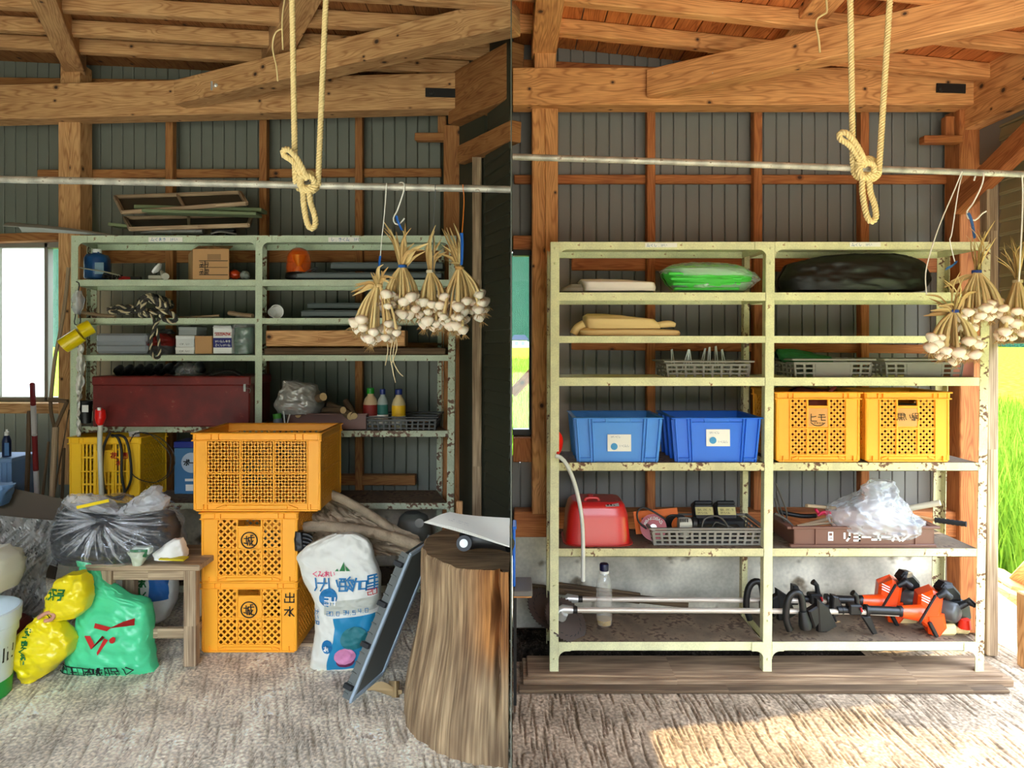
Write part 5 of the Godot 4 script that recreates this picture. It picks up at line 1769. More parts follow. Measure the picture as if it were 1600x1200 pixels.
func build_left_floor():
	var o: Node3D
	var s: Shape
	# fifth row: yellow crate, cable, hose, detergent box
	var c = make_crate("harvest_crate", "yellow slotted crate with red lettering on the dim shelf", 108 * px(DL), 101 * px(DL), 0.27, "end", M.yellow, false, true)
	c.position = P(187, 777, DL + 0.05)
	print_on(c, "lettering", "花西", 173, 716, 9, px_map(DL - 0.09), M.ink_red, 0.16, 1.9, false, c)
	print_on(c, "lettering", "水", 181, 727, 8, px_map(DL - 0.09), M.ink_red, 0.14, 1.0, false, c)
	o = at_px("cable_loop", "black cable looped over the front of the yellow slotted crate", "cable", 182, 780, DL - 0.10)
	s = sw(o)
	line(s, [[172, 676], [163, 695], [160, 720], [161, 750], [165, 772], [176, 778], [192, 772], [203, 755], [205, 735], [202, 705], [196, 685], [186, 680], [176, 682]], DL - 0.115, 0.0065, 8, 50)
	line(s, [[174, 680], [184, 684], [190, 705], [190, 740], [194, 770], [186, 780], [172, 776]], DL - 0.105, 0.0065, 8, 40)
	obj("cable", s, M.black, o)
	o = at_px("siphon_pump", "red siphon pump bulb with clear tube hanging before the yellow slotted crate", "pump", 156, 780, DL - 0.14)
	s = sw(o)
	sack(s, [[637, 153, 158, 0.02], [641, 149, 164, 0.04], [652, 149, 165, 0.05], [661, 151, 162, 0.04], [665, 154, 160, 0.02]], DL - 0.14, 31, 0.0, 22, 14, 1.0)
	obj("bulb", s, mat(Color(0.86, 0.08, 0.05), 0.3), o)
	s = sw(o)
	s.tube([P(155, 641, DL - 0.165), P(155, 637, DL - 0.165)], 0.009, 10)
	obj("cap", s, M.white, o)
	s = sw(o)
	line(s, [[157, 664], [156, 690], [157, 730], [159, 782]], DL - 0.14, 0.012, 12, 16)
	obj("tube", s, mat(Color(0.78, 0.78, 0.72), 0.3), o)
	wire("wire", "tangle of thin grey wire rising out of the yellow slotted crate", [[203, 690], [212, 676], [225, 677], [250, 684], [270, 705], [273, 725], [262, 745], [240, 754], [215, 748], [205, 738]], DL - 0.1, 0.0022, Color(0.16, 0.16, 0.16))
	wire("wire", "second thin grey wire arching over the yellow slotted crate", [[206, 680], [228, 676], [248, 690], [266, 712], [262, 740], [246, 752]], DL - 0.06, 0.0022, Color(0.2, 0.19, 0.18))
	o = at_px("paper_slip", "white slip of paper sticking up in the yellow slotted crate", "paper", 212, 690, DL)
	s = sw(o)
	s.bar(P(212, 690, DL), P(209, 674, DL), 0.055, 0.002, Vector3.BACK)
	obj("sheet", s, M.paper, o)
	o = at_px("detergent_box", "light blue detergent box with white lettering behind the crate stack", "box", 292, 772, DL + 0.05)
	s = sw(o)
	bx(s, 272, 700, 318, 772, DL + 0.05, 0.14, 0.003)
	obj("carton", s, mat(Color(0.24, 0.45, 0.62), 0.5), o)
	s = sw(o)
	bx(s, 271, 690, 319, 700, DL + 0.047, 0.146, 0.003)
	obj("lid", s, mat(Color(0.04, 0.14, 0.50), 0.5), o)
	s = sw(o)
	s.lathe([Vector2(0, 0.001), Vector2(16 * px(DL), 0.0)], 26, Transform3D(Basis(Vector3.RIGHT, PI / 2), P(299, 723, DL + 0.0485)))
	obj("printed_disc", s, mat(Color(0.70, 0.76, 0.82), 0.5), o)
	print_on(o, "lettering", "ボールド", 287, 727, 8.5, px_map(DL + 0.047), M.ink, 0.2, 0.95)
	s = sw(o)
	bx(s, 289, 748, 306, 752, DL + 0.048, 0.001, 0)
	bx(s, 290, 757, 306, 767, DL + 0.048, 0.001, 0)
	obj("barcode_patch", s, M.paper, o)

	# crate stack on the floor
	var W = 0.437
	var low = make_crate("harvest_crate", "orange crate at the foot of the stack, ringed black character on its card", W, 0.325, 0.33, "end", M.orange)
	low.position = Vector3(P(391, 535, 3.10).x, 0.012, -3.25)
	var mid = dup(low, "harvest_crate", low.position + Vector3(0.003, 0.322, 0.01), 0.015, "orange crate in the middle of the stack, below the wide one", "crate")
	for e in [[low, 935], [mid, 831]]:
		var dd: float = -e[0].position.z - 0.165
		var f = func(q: Vector2): return Vector3(e[0].position.x, 0, 0) + Vector3(q.x, q.y, -dd + 0.003)
		var y0: float = e[0].position.y + 0.196
		s = sw(e[0])
		var ring = []
		for k in 28:
			ring.append(Vector3(e[0].position.x + cos(TAU * k / 28) * 0.036, y0 + sin(TAU * k / 28) * 0.036, -dd + 0.001))
		s.tube(ring, 0.0028, 5, false, true)
		letters(s, "城", Vector2(-0.022, y0 - 0.022), 0.045, f, 0.11)
		obj("lettering", s, M.ink, e[0])
		if e[0] == low:
			s = sw(low)
			letters(s, "出水", Vector2(0.165, y0 + 0.035), 0.042, f, 0.13, 1.5, true)
			obj("lettering", s, M.ink, low)
	var top = make_crate("harvest_crate", "wide orange crate, topmost and overhanging the stack", 0.582, 0.36, 0.37, "side", M.orange)
	top.position = Vector3(P(402, 535, 3.08).x, 0.662, -3.26)
	var beh = make_crate("harvest_crate", "orange crate half hidden behind the white printed sack", W, 0.325, 0.13, "end", M.orange)
	beh.position = Vector3(-1.185, 0.0, -3.495)
	o = at_px("plank", "grey plank lying flat under the stack of orange crates", "plank", 400, 1005, 3.1)
	s = sw(o)
	s.box(Vector3(0.62, 0.018, 0.30), Vector3(low.position.x + 0.05, 0.001, -3.33), Basis.IDENTITY, 0.003)
	obj("board", s, M.wood_grey, o)

	# tarp draped over the bottom of the shelf
	o = at_px("canvas_tarp", "crumpled tan canvas tarp spread behind the white printed sack", "tarp", 560, 870, 3.4)
	s = sw(o)
	var nz = noise(88, 1.0, 3)
	var rows = [[758, 490, 505], [775, 470, 535], [800, 462, 580], [820, 460, 615], [840, 460, 655], [855, 470, 660], [868, 560, 656]]
	s.grid(60, 40, func(u, v):
		var y = lerpf(758, 868, v)
		var r = row_at(rows, y)
		var k = nz.get_noise_2d(u * 5.0 + v * 2.0, v * 4.0)
		var rid = 0.045 * (1.0 - 2.2 * absf(k))
		return P(lerpf(r[1], r[2], u), y + 5.0 * nz.get_noise_2d(u * 9, 30.0) * sin(PI * v) , 3.52 - 0.32 * v - rid), false, false, 1, 1, 0.004)
	obj("canvas", s, M.tarp, o)
	o = at_px("canvas_roll", "tan rolled hem of canvas stretching right toward the stump", "tarp", 560, 840, 3.25)
	s = sw(o)
	s.tube(curve(pts([[460, 826], [500, 822], [560, 828], [620, 842], [662, 856]], 3.2), 30), 0.026, 12)
	s.tube(curve(pts([[500, 765], [545, 785], [590, 812], [622, 838]], 3.3), 30), 0.022, 12)
	obj("canvas", s, M.tarp, o)
	o = at_px("work_glove", "black rubber glove lying between the crates and the white sack", "glove", 468, 858, 3.08)
	s = sw(o)
	sack(s, [[830, 462, 474, 0.04], [842, 461, 478, 0.06], [858, 462, 480, 0.06]], 3.08, 34, 0.006, 26, 14)
	for k in 4:
		s.tube(curve(pts([[474, 834 + k * 6], [482, 836 + k * 6], [488, 840 + k * 5.5]], 3.06), 6), [0.010, 0.010, 0.009, 0.009, 0.008, 0.007, 0.005], 8)
	obj("rubber", s, M.black, o)
	o = at_px("water_jug", "dim grey plastic jug on the bottom tier behind the canvas", "jug", 648, 838, DL + 0.1)
	s = sw(o)
	sack(s, [[801, 632, 656, 0.08], [808, 624, 668, 0.16], [825, 620, 674, 0.18], [845, 622, 674, 0.18]], DL + 0.12, 35, 0.0, 34, 18)
	obj("body", s, mat(Color(0.42, 0.42, 0.38), 0.5), o)
	s = sw(o)
	s.lathe([Vector2(0.024, 0), Vector2(0.024, 0.02), Vector2(0, 0.02)], 16, Transform3D(Basis(Vector3.RIGHT, PI / 2 - 0.2), P(656, 817, DL + 0.03)))
	obj("cap", s, mat(Color(0.50, 0.49, 0.44), 0.5), o)
	o = at_px("wooden_stake", "short pale wooden stake standing behind the papers on the stump", "stake", 718, 830, 3.3)
	s = sw(o)
	s.bar(Vector3(P(717, 785, 3.35).x, -0.01, -3.35), P(718, 783, 3.35), 0.032, 0.025, Vector3.BACK, 0.004)
	obj("shaft", s, M.wood_pale, o)

	# white printed fertiliser sack
	o = at_px("fertiliser_sack", "white printed paper sack with teal and pink lettering, leaning on the crates", "sack", 535, 1045, 2.93)
	rows = [[834, 526, 556, 0.02], [842, 500, 574, 0.05], [854, 478, 581, 0.08], [868, 465, 584, 0.11], [900, 474, 595, 0.13], [940, 494, 594, 0.15], [985, 494, 592, 0.15], [1025, 488, 580, 0.13], [1046, 484, 578, 0.07]]
	s = sw(o)
	sack(s, rows, 3.0, 41, 0.010, 60, 50)
	obj("bag", s, M.bag_white, o)
	var m0 = sack_map(rows, 3.0, 41, 0.010, 0.75, 0.004)
	var m1 = sack_map(rows, 3.0, 41, 0.010, 0.75, 0.012)
	# printed shapes follow the sack
	var patch = func(called: String, x0: float, y0: float, x1: float, y1: float, f: Callable, material, shape := 0):
		var t = sw(o)
		t.grid(16, 16, func(u, v):
			var xx = lerpf(x0, x1, u)
			var yy = lerpf(y0, y1, v)
			if shape == 1:
				var a = sqrt(1.0 - pow(2 * v - 1, 2))
				xx = (x0 + x1) / 2 + (u - 0.5) * (x1 - x0) * a
			if shape == 2: xx += -(yy - y0) * 0.10 + 4.0 * sin(v * 5.0) * (1.0 - u)
			return f.call(Vector2(xx, -(yy - 8.0 * (xx - 500) / 90.0))))
		obj(called, t, material, o)
	patch.call("printed_field", 528, 958, 590, 1040, m0, mat(Color(0.10, 0.50, 0.66), 0.5), 2)
	patch.call("printed_flower", 530, 1004, 562, 1030, m1, mat(Color(0.80, 0.50, 0.64), 0.6), 1)
	patch.call("printed_flower", 532, 1014, 560, 1036, sack_map(rows, 3.0, 41, 0.010, 0.75, 0.007), mat(Color(0.42, 0.10, 0.28), 0.6), 1)
	patch.call("printed_leaf", 540, 972, 580, 1008, m1, mat(Color(0.10, 0.42, 0.44), 0.6), 1)
	patch.call("printed_band", 514, 932, 594, 952, m0, mat(Color(0.72, 0.72, 0.66), 0.6), 0)
	patch.call("printed_shield", 506, 912, 534, 940, m0, M.ink_blue, 1)
	patch.call("printed_seal", 510, 990, 527, 1012, m0, M.ink_blue, 1)
	print_on(o, "lettering", "くみあい", 496, 892, 8, m1, M.ink_pink, 0.14, 1.1)
	print_on(o, "lettering", "けい酸加里", 498, 913, 20, m1, M.ink_blue, 0.12, 1.0)
	print_on(o, "lettering", "34", 513, 934, 11, m1, M.white, 0.15, 0.9)
	print_on(o, "lettering", "20", 578, 921, 8, m1, M.ink_red, 0.14, 0.9)
	print_on(o, "lettering", "20.0", 518, 950, 6, m1, M.ink_blue, 0.14, 0.8)
	print_on(o, "lettering", "34.5", 543, 948, 6, m1, M.ink_blue, 0.14, 0.8)
	print_on(o, "lettering", "4.0", 566, 946, 6, m1, M.ink_blue, 0.14, 0.8)
	print_on(o, "lettering", "あん", 513, 1006, 8, m1, M.white, 0.16, 0.9)
	print_on(o, "lettering", "けい加", 498, 950, 8, m1, M.ink_blue, 0.14, 1.0, true)
	s = sw(o)
	var tri = func(list: Array):
		var q = []
		for e in list: q.append(m1.call(Vector2(e[0], -e[1])))
		s.tri(q[0], q[1], q[2], Vector3.BACK, Vector3.BACK, Vector3.BACK)
	tri.call([[537, 884], [544, 870], [546, 884]])
	tri.call([[546, 876], [554, 884], [548, 884]])
	tri.call([[530, 884], [534, 880], [536, 884]])
	obj("emblem", s, M.ink_green, o)
	# leaning seedling tray
	o = at_px("nursery_tray", "grey rimmed nursery tray leaning against the stump", "tray", 560, 1097, 2.75)
	var A = Vector3(P(547, 1096, 2.68).x, 0.0, -2.68)
	var B = P(640, 868, 2.80)
	var D = Vector3(P(598, 1056, 2.90).x, 0.01, -2.90)
	var e1 = (B - A)
	var e2 = (D - A)
	var nn = e1.cross(e2).normalized()
	if nn.x > 0: nn = -nn
	s = sw(o)
	s.bar(A + e2 * 0.03, A + e1 + e2 * 0.03, 0.022, 0.012, nn, 0.003)
	s.bar(A + e2, A + e1 + e2, 0.022, 0.012, nn, 0.003)
	s.bar(A + e1, A + e1 + e2, 0.022, 0.012, nn, 0.003)
	s.bar(A, A + e2, 0.022, 0.012, nn, 0.003)
	obj("rim", s, M.grey_tray, o)
	s = sw(o)
	for k in [0.02, 0.98]:
		s.bar(A + e2 * k + nn * 0.022, A + e1 + e2 * k + nn * 0.022, 0.004, 0.04, nn)
	for k in 15:
		var p: Vector3 = A + e1 * (k + 0.5) / 15.0
		s.bar(p + nn * 0.035, p + e2 + nn * 0.035, 0.008, 0.006, nn)
		s.bar(p + nn * 0.022 + e2 * 0.012, p + nn * 0.045 + e2 * 0.012, 0.006, 0.006)
	s.quad(A, A + e1, A + e1 + e2, A + e2, -nn)
	obj("cells", s, mat(Color(0.36, 0.37, 0.35), 0.6), o)
	s = sw(o)
	for k in 4:
		var p: Vector3 = A + e1 * (0.08 + 0.28 * k)
		s.bar(p + nn * 0.01, p + nn * 0.05, 0.03, 0.02, e1.normalized(), 0.002)
	obj("clip", s, M.black, o)
	# chopping stump: half a trunk against the partition
	o = thing("tree_stump", "big weathered chopping stump with a split orange hollow", "stump", Vector3(-0.004, -0.01, -2.70))
	nz = noise(95, 1.0, 3)
	var crack = func(a: float, y: float) -> float:
		var k = absf(a - (4.585 + 0.02 * sin(y * 9.0)))
		var hollow = exp(-pow((a - 4.56) / 0.055, 2) - pow((y - 0.49) / 0.055, 2)) * 0.08
		return -0.045 * exp(-pow(k / 0.020, 2)) * smoothstep(0.05, 0.3, y) - hollow - 0.012 * absf(sin(a * 17.0 + nz.get_noise_2d(a * 2, y) * 3.0)) * exp(-pow((a - 4.55) / 0.2, 2) - pow((y - 0.5) / 0.16, 2))
	var surf = func(u: float, v: float) -> Vector3:
		var a = lerpf(PI / 2 + 0.02, PI * 1.5 - 0.02, u)
		var y = v * 0.64
		var r = lerpf(0.425, 0.352, smoothstep(0.0, 0.75, v)) + 0.012 * nz.get_noise_2d(a * 4.0, y * 0.5) + 0.0035 * nz.get_noise_2d(a * 90.0, y * 2.5) + crack.call(a, y) * 1.0
		if v > 0.985: r -= 0.006
		return Vector3(cos(a) * r, y * (1.0 + 0.008 * nz.get_noise_2d(a * 3.0, 4.0)), -sin(a) * r)
	s = sh()
	s.uo = Vector2.ZERO
	s.grid(400, 64, surf)
	for i in s.v.size():
		var p = s.v[i]
		var a = atan2(-p.z, p.x)
		if a < 0: a += TAU
		s.uv[i] = Vector2(p.y * 0.9, a * 0.42)
		var k = exp(-pow((a - 4.56) / 0.26, 2)) * smoothstep(0.24, 0.42, p.y + 0.05 * nz.get_noise_2d(a * 8.0, p.y * 2.0))
		s.c[i] = Color(0.92, 0.86, 0.76).lerp(Color(0.95, 0.55, 0.24), clampf(k * 1.2, 0, 1)) * (0.92 + 0.25 * nz.get_noise_2d(a * 12.0, p.y * 3.0))
	obj("trunk", s, M.stump, o)
	s = sh()
	s.uo = Vector2.ZERO
	s.col = Color(0.72, 0.66, 0.56)
	for k in 60:
		var a = surf.call(k / 60.0, 1.0)
		var b = surf.call((k + 1) / 60.0, 1.0)
		s.tri(Vector3(0, 0.645, 0), a, b, Vector3.UP, Vector3.UP, Vector3.UP, Vector2.ZERO, Vector2(a.x, a.z), Vector2(b.x, b.z))
	obj("cut_top", s, M.stump, o)
	s = sh()
	s.col = Color(0.6, 0.5, 0.38)
	s.quad(surf.call(0.0, 0.0), surf.call(1.0, 0.0), surf.call(1.0, 1.0), surf.call(0.0, 1.0), Vector3.RIGHT)
	obj("sawn_back", s, M.stump, o)
	# grinder and papers on the stump
	o = at_px("angle_grinder", "black angle grinder lying under the papers on the stump", "tool", 740, 862, 2.56)
	s = sw(o)
	s.tube(curve([P(720, 846, 2.50), P(745, 842, 2.50), P(775, 845, 2.48), P(797, 852, 2.44)], 10), [0.03, 0.036, 0.036, 0.034, 0.033, 0.032, 0.031, 0.03, 0.028, 0.027, 0.026], 14)
	obj("body", s, M.black, o)
	s = sw(o)
	s.tube([P(725, 849, 2.475), P(725, 849, 2.44)], 0.028, 22)
	obj("wheel", s, M.black, o)
	s = sw(o)
	s.tube([P(724.5, 849, 2.439), P(724.5, 849, 2.43)], 0.015, 18)
	s.tube([P(724.5, 849, 2.43), P(724.5, 849, 2.42)], 0.009, 6)
	obj("hub", s, M.steel, o)
	o = at_px("paper_stack", "sheaf of white printed papers lying on the stump", "paper", 730, 850, 2.55)
	var pw = func(u, v, k):
		var f0 = P(lerpf(662, 799, v), lerpf(818, 857, v), lerpf(2.50, 2.34, v))
		var f1 = P(lerpf(702, 799, v), lerpf(803, 812, v), lerpf(2.54, 2.46, v))
		return f0.lerp(f1, u) + Vector3(0, 0.004 * sin(u * 3.0 + v * 4.0) * k + 0.006 * k, 0)
	for k in 3:
		s = sw(o)
		var kk = k
		s.grid(12, 14, func(u, v):
			var p: Vector3 = pw.call(u * (1.0 - 0.04 * kk), 0.02 * kk + v * (0.98 - 0.02 * kk), 0.6 + kk * 0.45)
			p.x = minf(p.x, -0.006)
			return p, false, false, 1, 1, 0.0015)
		obj("sheet", s, M.paper, o)
	s = sw(o)
	letters(s, "く.みしけい.", Vector2(0.25, 0.35), 0.035, func(q): return pw.call(clampf(q.y, 0, 1), clampf(q.x, 0, 1), 1.75) + Vector3(0, 0.003, 0), 0.08)
	letters(s, "しみ.くけ.いし", Vector2(0.22, 0.25), 0.03, func(q): return pw.call(clampf(q.y, 0, 1), clampf(q.x, 0, 1), 1.75) + Vector3(0, 0.003, 0), 0.08)
	obj("lettering", s, mat(Color(0.28, 0.36, 0.52), 0.7), o)
	o = at_px("dry_leaf", "curled dry brown leaf at the foot of the stump", "leaf", 605, 1090, 2.72)
	s = sw(o)
	s.grid(14, 8, func(u, v):
		var w = sin(PI * clampf(u, 0.03, 0.97)) * 0.5
		return P(lerpf(574, 628, u), 1078 + (v - 0.5) * 36 * w - 10 * sin(u * 5.0) * absf(v - 0.5), 2.70 + 0.07 * absf(v - 0.5) * w), false, false, 1, 1, 0.001)
	s.grid(10, 6, func(u, v): return P(lerpf(608, 624, u), lerpf(1064, 1090, v), 2.72 + 0.04 * cos(u * 5)), false, false, 1, 1, 0.001)
	obj("blade", s, mat(Color(0.62, 0.52, 0.36), 0.85), o)

	# stool with its load
	o = thing("wooden_stool", "plain grey wooden stool carrying the black-filled bag", "stool", Vector3(-1.60, 0, -3.10))
	var sy = 0.462
	for k in 3:
		s = sw(o)
		s.box(Vector3(0.50, 0.026, 0.098), Vector3(-1.615, sy - 0.013, -2.985 - k * 0.101), Basis.IDENTITY, 0.003)
		obj("top_board", s, M.wood_grey, o)
	for e in [[-1.425, -2.99], [-1.44, -3.17], [-1.80, -2.99], [-1.80, -3.17]]:
		s = sw(o)
		s.box(Vector3(0.055, sy - 0.026, 0.042), Vector3(e[0], (sy - 0.026) / 2, e[1]), Basis.IDENTITY, 0.003)
		obj("leg", s, M.wood_grey, o)
	for e in [[Vector3(-1.80, 0.14, -3.0), Vector3(-1.43, 0.14, -3.0)], [Vector3(-1.43, 0.14, -2.99), Vector3(-1.44, 0.14, -3.17)], [Vector3(-1.80, 0.14, -2.99), Vector3(-1.80, 0.14, -3.17)], [Vector3(-1.8, 0.40, -3.0), Vector3(-1.43, 0.40, -3.0)]]:
		s = sw(o)
		s.bar(e[0], e[1], 0.025, 0.045, Vector3.UP, 0.003)
		obj("stretcher", s, M.wood_grey, o)
	# black-filled clear bag
	o = at_px("plastic_bag", "big clear plastic bag tied shut over black sheeting, on the stool", "bag", 185, 870, 3.0)
	rows = [[790, 108, 165, 0.10], [805, 97, 268, 0.18], [830, 92, 276, 0.26], [855, 90, 272, 0.27], [874, 100, 235, 0.20], [879, 112, 190, 0.12]]
	s = sw(o)
	sack(s, rows, 3.06, 51, 0.02, 60, 34)
	obj("contents", s, mat(Color(0.075, 0.085, 0.10), 0.38), o)
	s = sw(o)
	var fn = noise(52, 1.0, 3)
	var rf = [[760, 240, 248, 0.02], [768, 232, 250, 0.04], [780, 104, 262, 0.12], [795, 98, 270, 0.20], [820, 90, 279, 0.30], [850, 86, 283, 0.32], [868, 84, 262, 0.28], [880, 92, 215, 0.16]]
	s.grid(110, 60, func(u, v):
		var p = sack_point(rf, 3.04, fn, 0.012, u, v)
		var k = P(187, 800, 2.88)
		var dx = p - k
		var ang = atan2(dx.y, dx.x)
		var rr = Vector2(dx.x, dx.y).length()
		var pl = sin(ang * 26.0 + 3.0 * fn.get_noise_2d(ang * 3, rr * 5)) * 0.010 * smoothstep(0.0, 0.12, rr) * (1.0 - smoothstep(0.2, 0.34, rr))
		# the knot pulls the film in and down
		var g = exp(-pow(rr / 0.07, 2))
		p.z += pl - g * 0.02 * signf(p.z + 3.04)
		var gap = exp(-pow((dx.x - 0.0) / 0.055, 2)) * smoothstep(-0.02, 0.06, dx.y)
		p.y -= gap * 0.06
		return p, true, false)
	obj("film", s, M.film_smoke, o)
	s = sw(o)
	var fm = sack_map(rf, 3.04, 52, 0.012, 0.75, 0.006)
	rng.seed = 61
	for k in 90:
		var ang = rng.randf_range(-0.35, PI + 0.35)
		if absf(ang - PI * 1.5) < 0.3: continue
		var L0 = rng.randf_range(6, 22)
		var L1 = L0 + rng.randf_range(18, 62)
		var prev = null
		var wob = rng.randf_range(-0.12, 0.12)
		for e in 9:
			var t = e / 8.0
			var rr = lerpf(L0, L1, t)
			var q = Vector2(187 + cos(ang + wob * t) * rr * 1.35, -(802 + sin(ang + wob * t) * rr))
			if q.x < 92 or q.x > 276 or q.y < -872 or q.y > -784: break
			var w = 1.3 * sin(PI * (0.12 + 0.8 * t)) * rng.randf_range(0.5, 1.2)
			var side = Vector2(-sin(ang), -cos(ang)) * w
			var cur = [fm.call(q - side), fm.call(q + side)]
			if prev != null: s.quad(prev[0], prev[1], cur[1], cur[0])
			prev = cur
	obj("creases", s, clear(Color(0.93, 0.94, 0.96), 0.2, 0.2), o)
	s = sw(o)
	sack(s, [[759, 238, 246, 0.02], [770, 226, 251, 0.05], [784, 206, 262, 0.08], [796, 190, 258, 0.09], [803, 182, 215, 0.04]], 2.94, 53, 0.022, 50, 24)
	sack(s, [[774, 108, 138, 0.03], [784, 100, 166, 0.08], [796, 120, 184, 0.08], [802, 165, 190, 0.04]], 2.94, 54, 0.020, 50, 20)
	obj("gathered_neck", s, M.film_white, o)
	o = at_px("yellow_tag", "yellow plastic strip lying on the black-filled bag", "tag", 150, 787, 2.86)
	s = sw(o)
	s.bar(P(120, 793, 2.87), P(170, 782, 2.87), 0.004, 0.013, Vector3.UP)
	obj("strip", s, mat(Color(0.92, 0.80, 0.05), 0.4), o)
	# small items on the stool
	o = at_px("plastic_bag", "small green and white printed bag hanging over the stool's front edge", "bag", 220, 885, 2.93)
	s = sw(o)
	for k in 3:
		s.col = [Color(0.80, 0.84, 0.78), Color(0.12, 0.42, 0.22), Color(0.75, 0.78, 0.68)][k].srgb_to_linear()
		sack(s, [[854 + k * 4, 212 - 6 * k, 238 - 5 * k, 0.03], [864 + k * 4, 202 + k * 3, 236 - k * 4, 0.05], [873 + k * 5, 208 + k, 228 - k * 3, 0.03]], 2.93 - k * 0.012, 60 + k, 0.012, 26, 14)
	obj("wrap", s, M.vc_gloss, o)
	o = at_px("work_glove", "folded white work glove with yellow cuff on the stool", "glove", 268, 874, 2.95)
	s = sw(o)
	sack(s, [[842, 272, 284, 0.03], [852, 256, 287, 0.07], [864, 242, 290, 0.10], [871, 246, 290, 0.10]], 2.98, 64, 0.012, 36, 18)
	obj("fabric", s, M.paper, o)
	s = sw(o)
	s.bar(P(252, 871.5, 2.93), P(291, 873, 2.93), 0.05, 0.008, Vector3.UP, 0.002)
	obj("cuff", s, mat(Color(0.80, 0.72, 0.08), 0.7), o)
	# printed white sack under the stool
	o = at_px("fertiliser_sack", "white and blue printed sack standing under the stool", "sack", 230, 975, 3.2)
	rows = [[868, 190, 268, 0.12], [900, 182, 276, 0.17], [940, 184, 274, 0.17], [965, 198, 262, 0.14], [972, 206, 250, 0.08]]
	s = sw(o)
	sack(s, rows, 3.40, 66, 0.010, 50, 34)
	obj("bag", s, M.bag_white, o)
	m0 = sack_map(rows, 3.40, 66, 0.010)
	print_on(o, "lettering", "あしき水", 232, 908, 12, m0, M.ink_green, 0.2, 1.1, true)
	print_on(o, "lettering", "くみい", 186, 888, 6, m0, M.ink_blue, 0.2)
	s = sw(o)
	s.grid(10, 10, func(u, v): return m0.call(Vector2(lerpf(248, 272, u), -lerpf(884, 930, v))))
	obj("printed_field", s, mat(Color(0.12, 0.36, 0.60), 0.5), o)
	o = at_px("blue_bag", "dark blue packet behind the white sack under the stool", "bag", 178, 960, 3.3)
	s = sw(o)
	sack(s, [[872, 168, 190, 0.06], [900, 166, 192, 0.10], [958, 168, 190, 0.10], [978, 170, 188, 0.09]], 3.40, 68, 0.008, 26, 16)
	obj("wrap", s, mat(Color(0.05, 0.22, 0.42), 0.4), o)

	# green fertiliser bag
	o = at_px("fertiliser_bag", "mint green bag with a red emblem and upside-down lettering", "bag", 172, 1053, 2.88)
	rows = [[870, 116, 152, 0.03], [880, 124, 154, 0.04], [905, 130, 160, 0.05], [925, 136, 188, 0.07], [942, 130, 232, 0.10], [965, 124, 237, 0.14], [1000, 118, 236, 0.17], [1035, 106, 240, 0.16], [1053, 93, 251, 0.08]]
	s = sw(o)
	sack(s, rows, 2.97, 71, 0.014, 64, 56)
	obj("bag", s, M.bag_green, o)
	m0 = sack_map(rows, 2.97, 71, 0.014, 0.75, 0.012)
	var up_down = func(cx: float): return func(q: Vector2): return m0.call(Vector2(2 * cx - q.x, -(-q.y)))
	s = sw(o)
	# upside down: turn each point about the line's middle
	var fl = func(q: Vector2): return m0.call(Vector2(2 * 174.0 - q.x, -2 * 1036.0 - q.y))
	letters(s, "くい古土燐加安C803号", Vector2(122, -1044), 13, fl, 0.12, 0.78)
	obj("lettering", s, M.ink, o)
	s = sw(o)
	for quad_ in [[[153, 980], [162, 980], [170, 992], [165, 999]], [[165, 999], [170, 992], [178, 980], [184, 982]], [[172, 1004], [184, 983], [190, 986], [173, 1009]], [[166, 962], [192, 968], [188, 973], [165, 969]], [[190, 969], [210, 960], [224, 957], [224, 967], [198, 972]]]:
		var q = []
		for e in quad_: q.append(m0.call(Vector2(e[0], -e[1])))
		s.quad(q[0], q[1], q[2], q[3])
	var dot = []
	for k in 12: dot.append(m0.call(Vector2(196 + cos(TAU * k / 12) * 5.0, -(986 + sin(TAU * k / 12) * 4.5))))
	for k in range(1, 11): s.quad(dot[0], dot[k], dot[k + 1], dot[0])
	obj("emblem", s, M.ink_red, o)
	# yellow bag in two lobes
	o = at_px("fertiliser_bag", "bright yellow bag tied in the middle, green lettering", "bag", 70, 1064, 2.82)
	rows = [[962, 62, 86, 0.05], [975, 48, 98, 0.08], [1000, 22, 116, 0.13], [1020, 16, 112, 0.15], [1045, 30, 86, 0.10], [1064, 38, 58, 0.04]]
	s = sw(o)
	sack(s, rows, 2.86, 81, 0.014, 56, 40)
	obj("lower_lobe", s, M.bag_yellow, o)
	m0 = sack_map(rows, 2.86, 81, 0.014)
	print_on(o, "lettering", "高土安くあい", 52, 984, 9, m0, M.ink_green, 0.18, 0.95, true)
	var rows2 = [[896, 108, 132, 0.05], [906, 92, 140, 0.09], [930, 78, 142, 0.12], [950, 74, 138, 0.11], [964, 72, 124, 0.06], [970, 74, 88, 0.04]]
	s = sw(o)
	sack(s, rows2, 2.86, 83, 0.014, 56, 36)
	obj("upper_lobe", s, M.bag_yellow, o)
	m1 = sack_map(rows2, 2.86, 83, 0.014)
	print_on(o, "lettering", "成号", 88, 928, 13, m1, M.ink_green, 0.2, 1.1)
	print_on(o, "lettering", "い", 88, 962, 11, m1, M.ink, 0.16)
	s = sw(o)
	s.tube(curve(pts([[60, 966], [68, 960], [78, 957], [84, 962], [80, 968], [70, 970]], 2.80), 16), 0.008, 8)
	obj("tie", s, mat(Color(0.78, 0.55, 0.45), 0.8), o)

	# far left: crumpled film, boards, bucket, red cloth
	o = at_px("plastic_sheet", "crumpled silvery clear sheeting slumped at the left edge", "plastic", 45, 960, 3.2)
	s = sw(o)
	nz = noise(87, 1.0, 3)
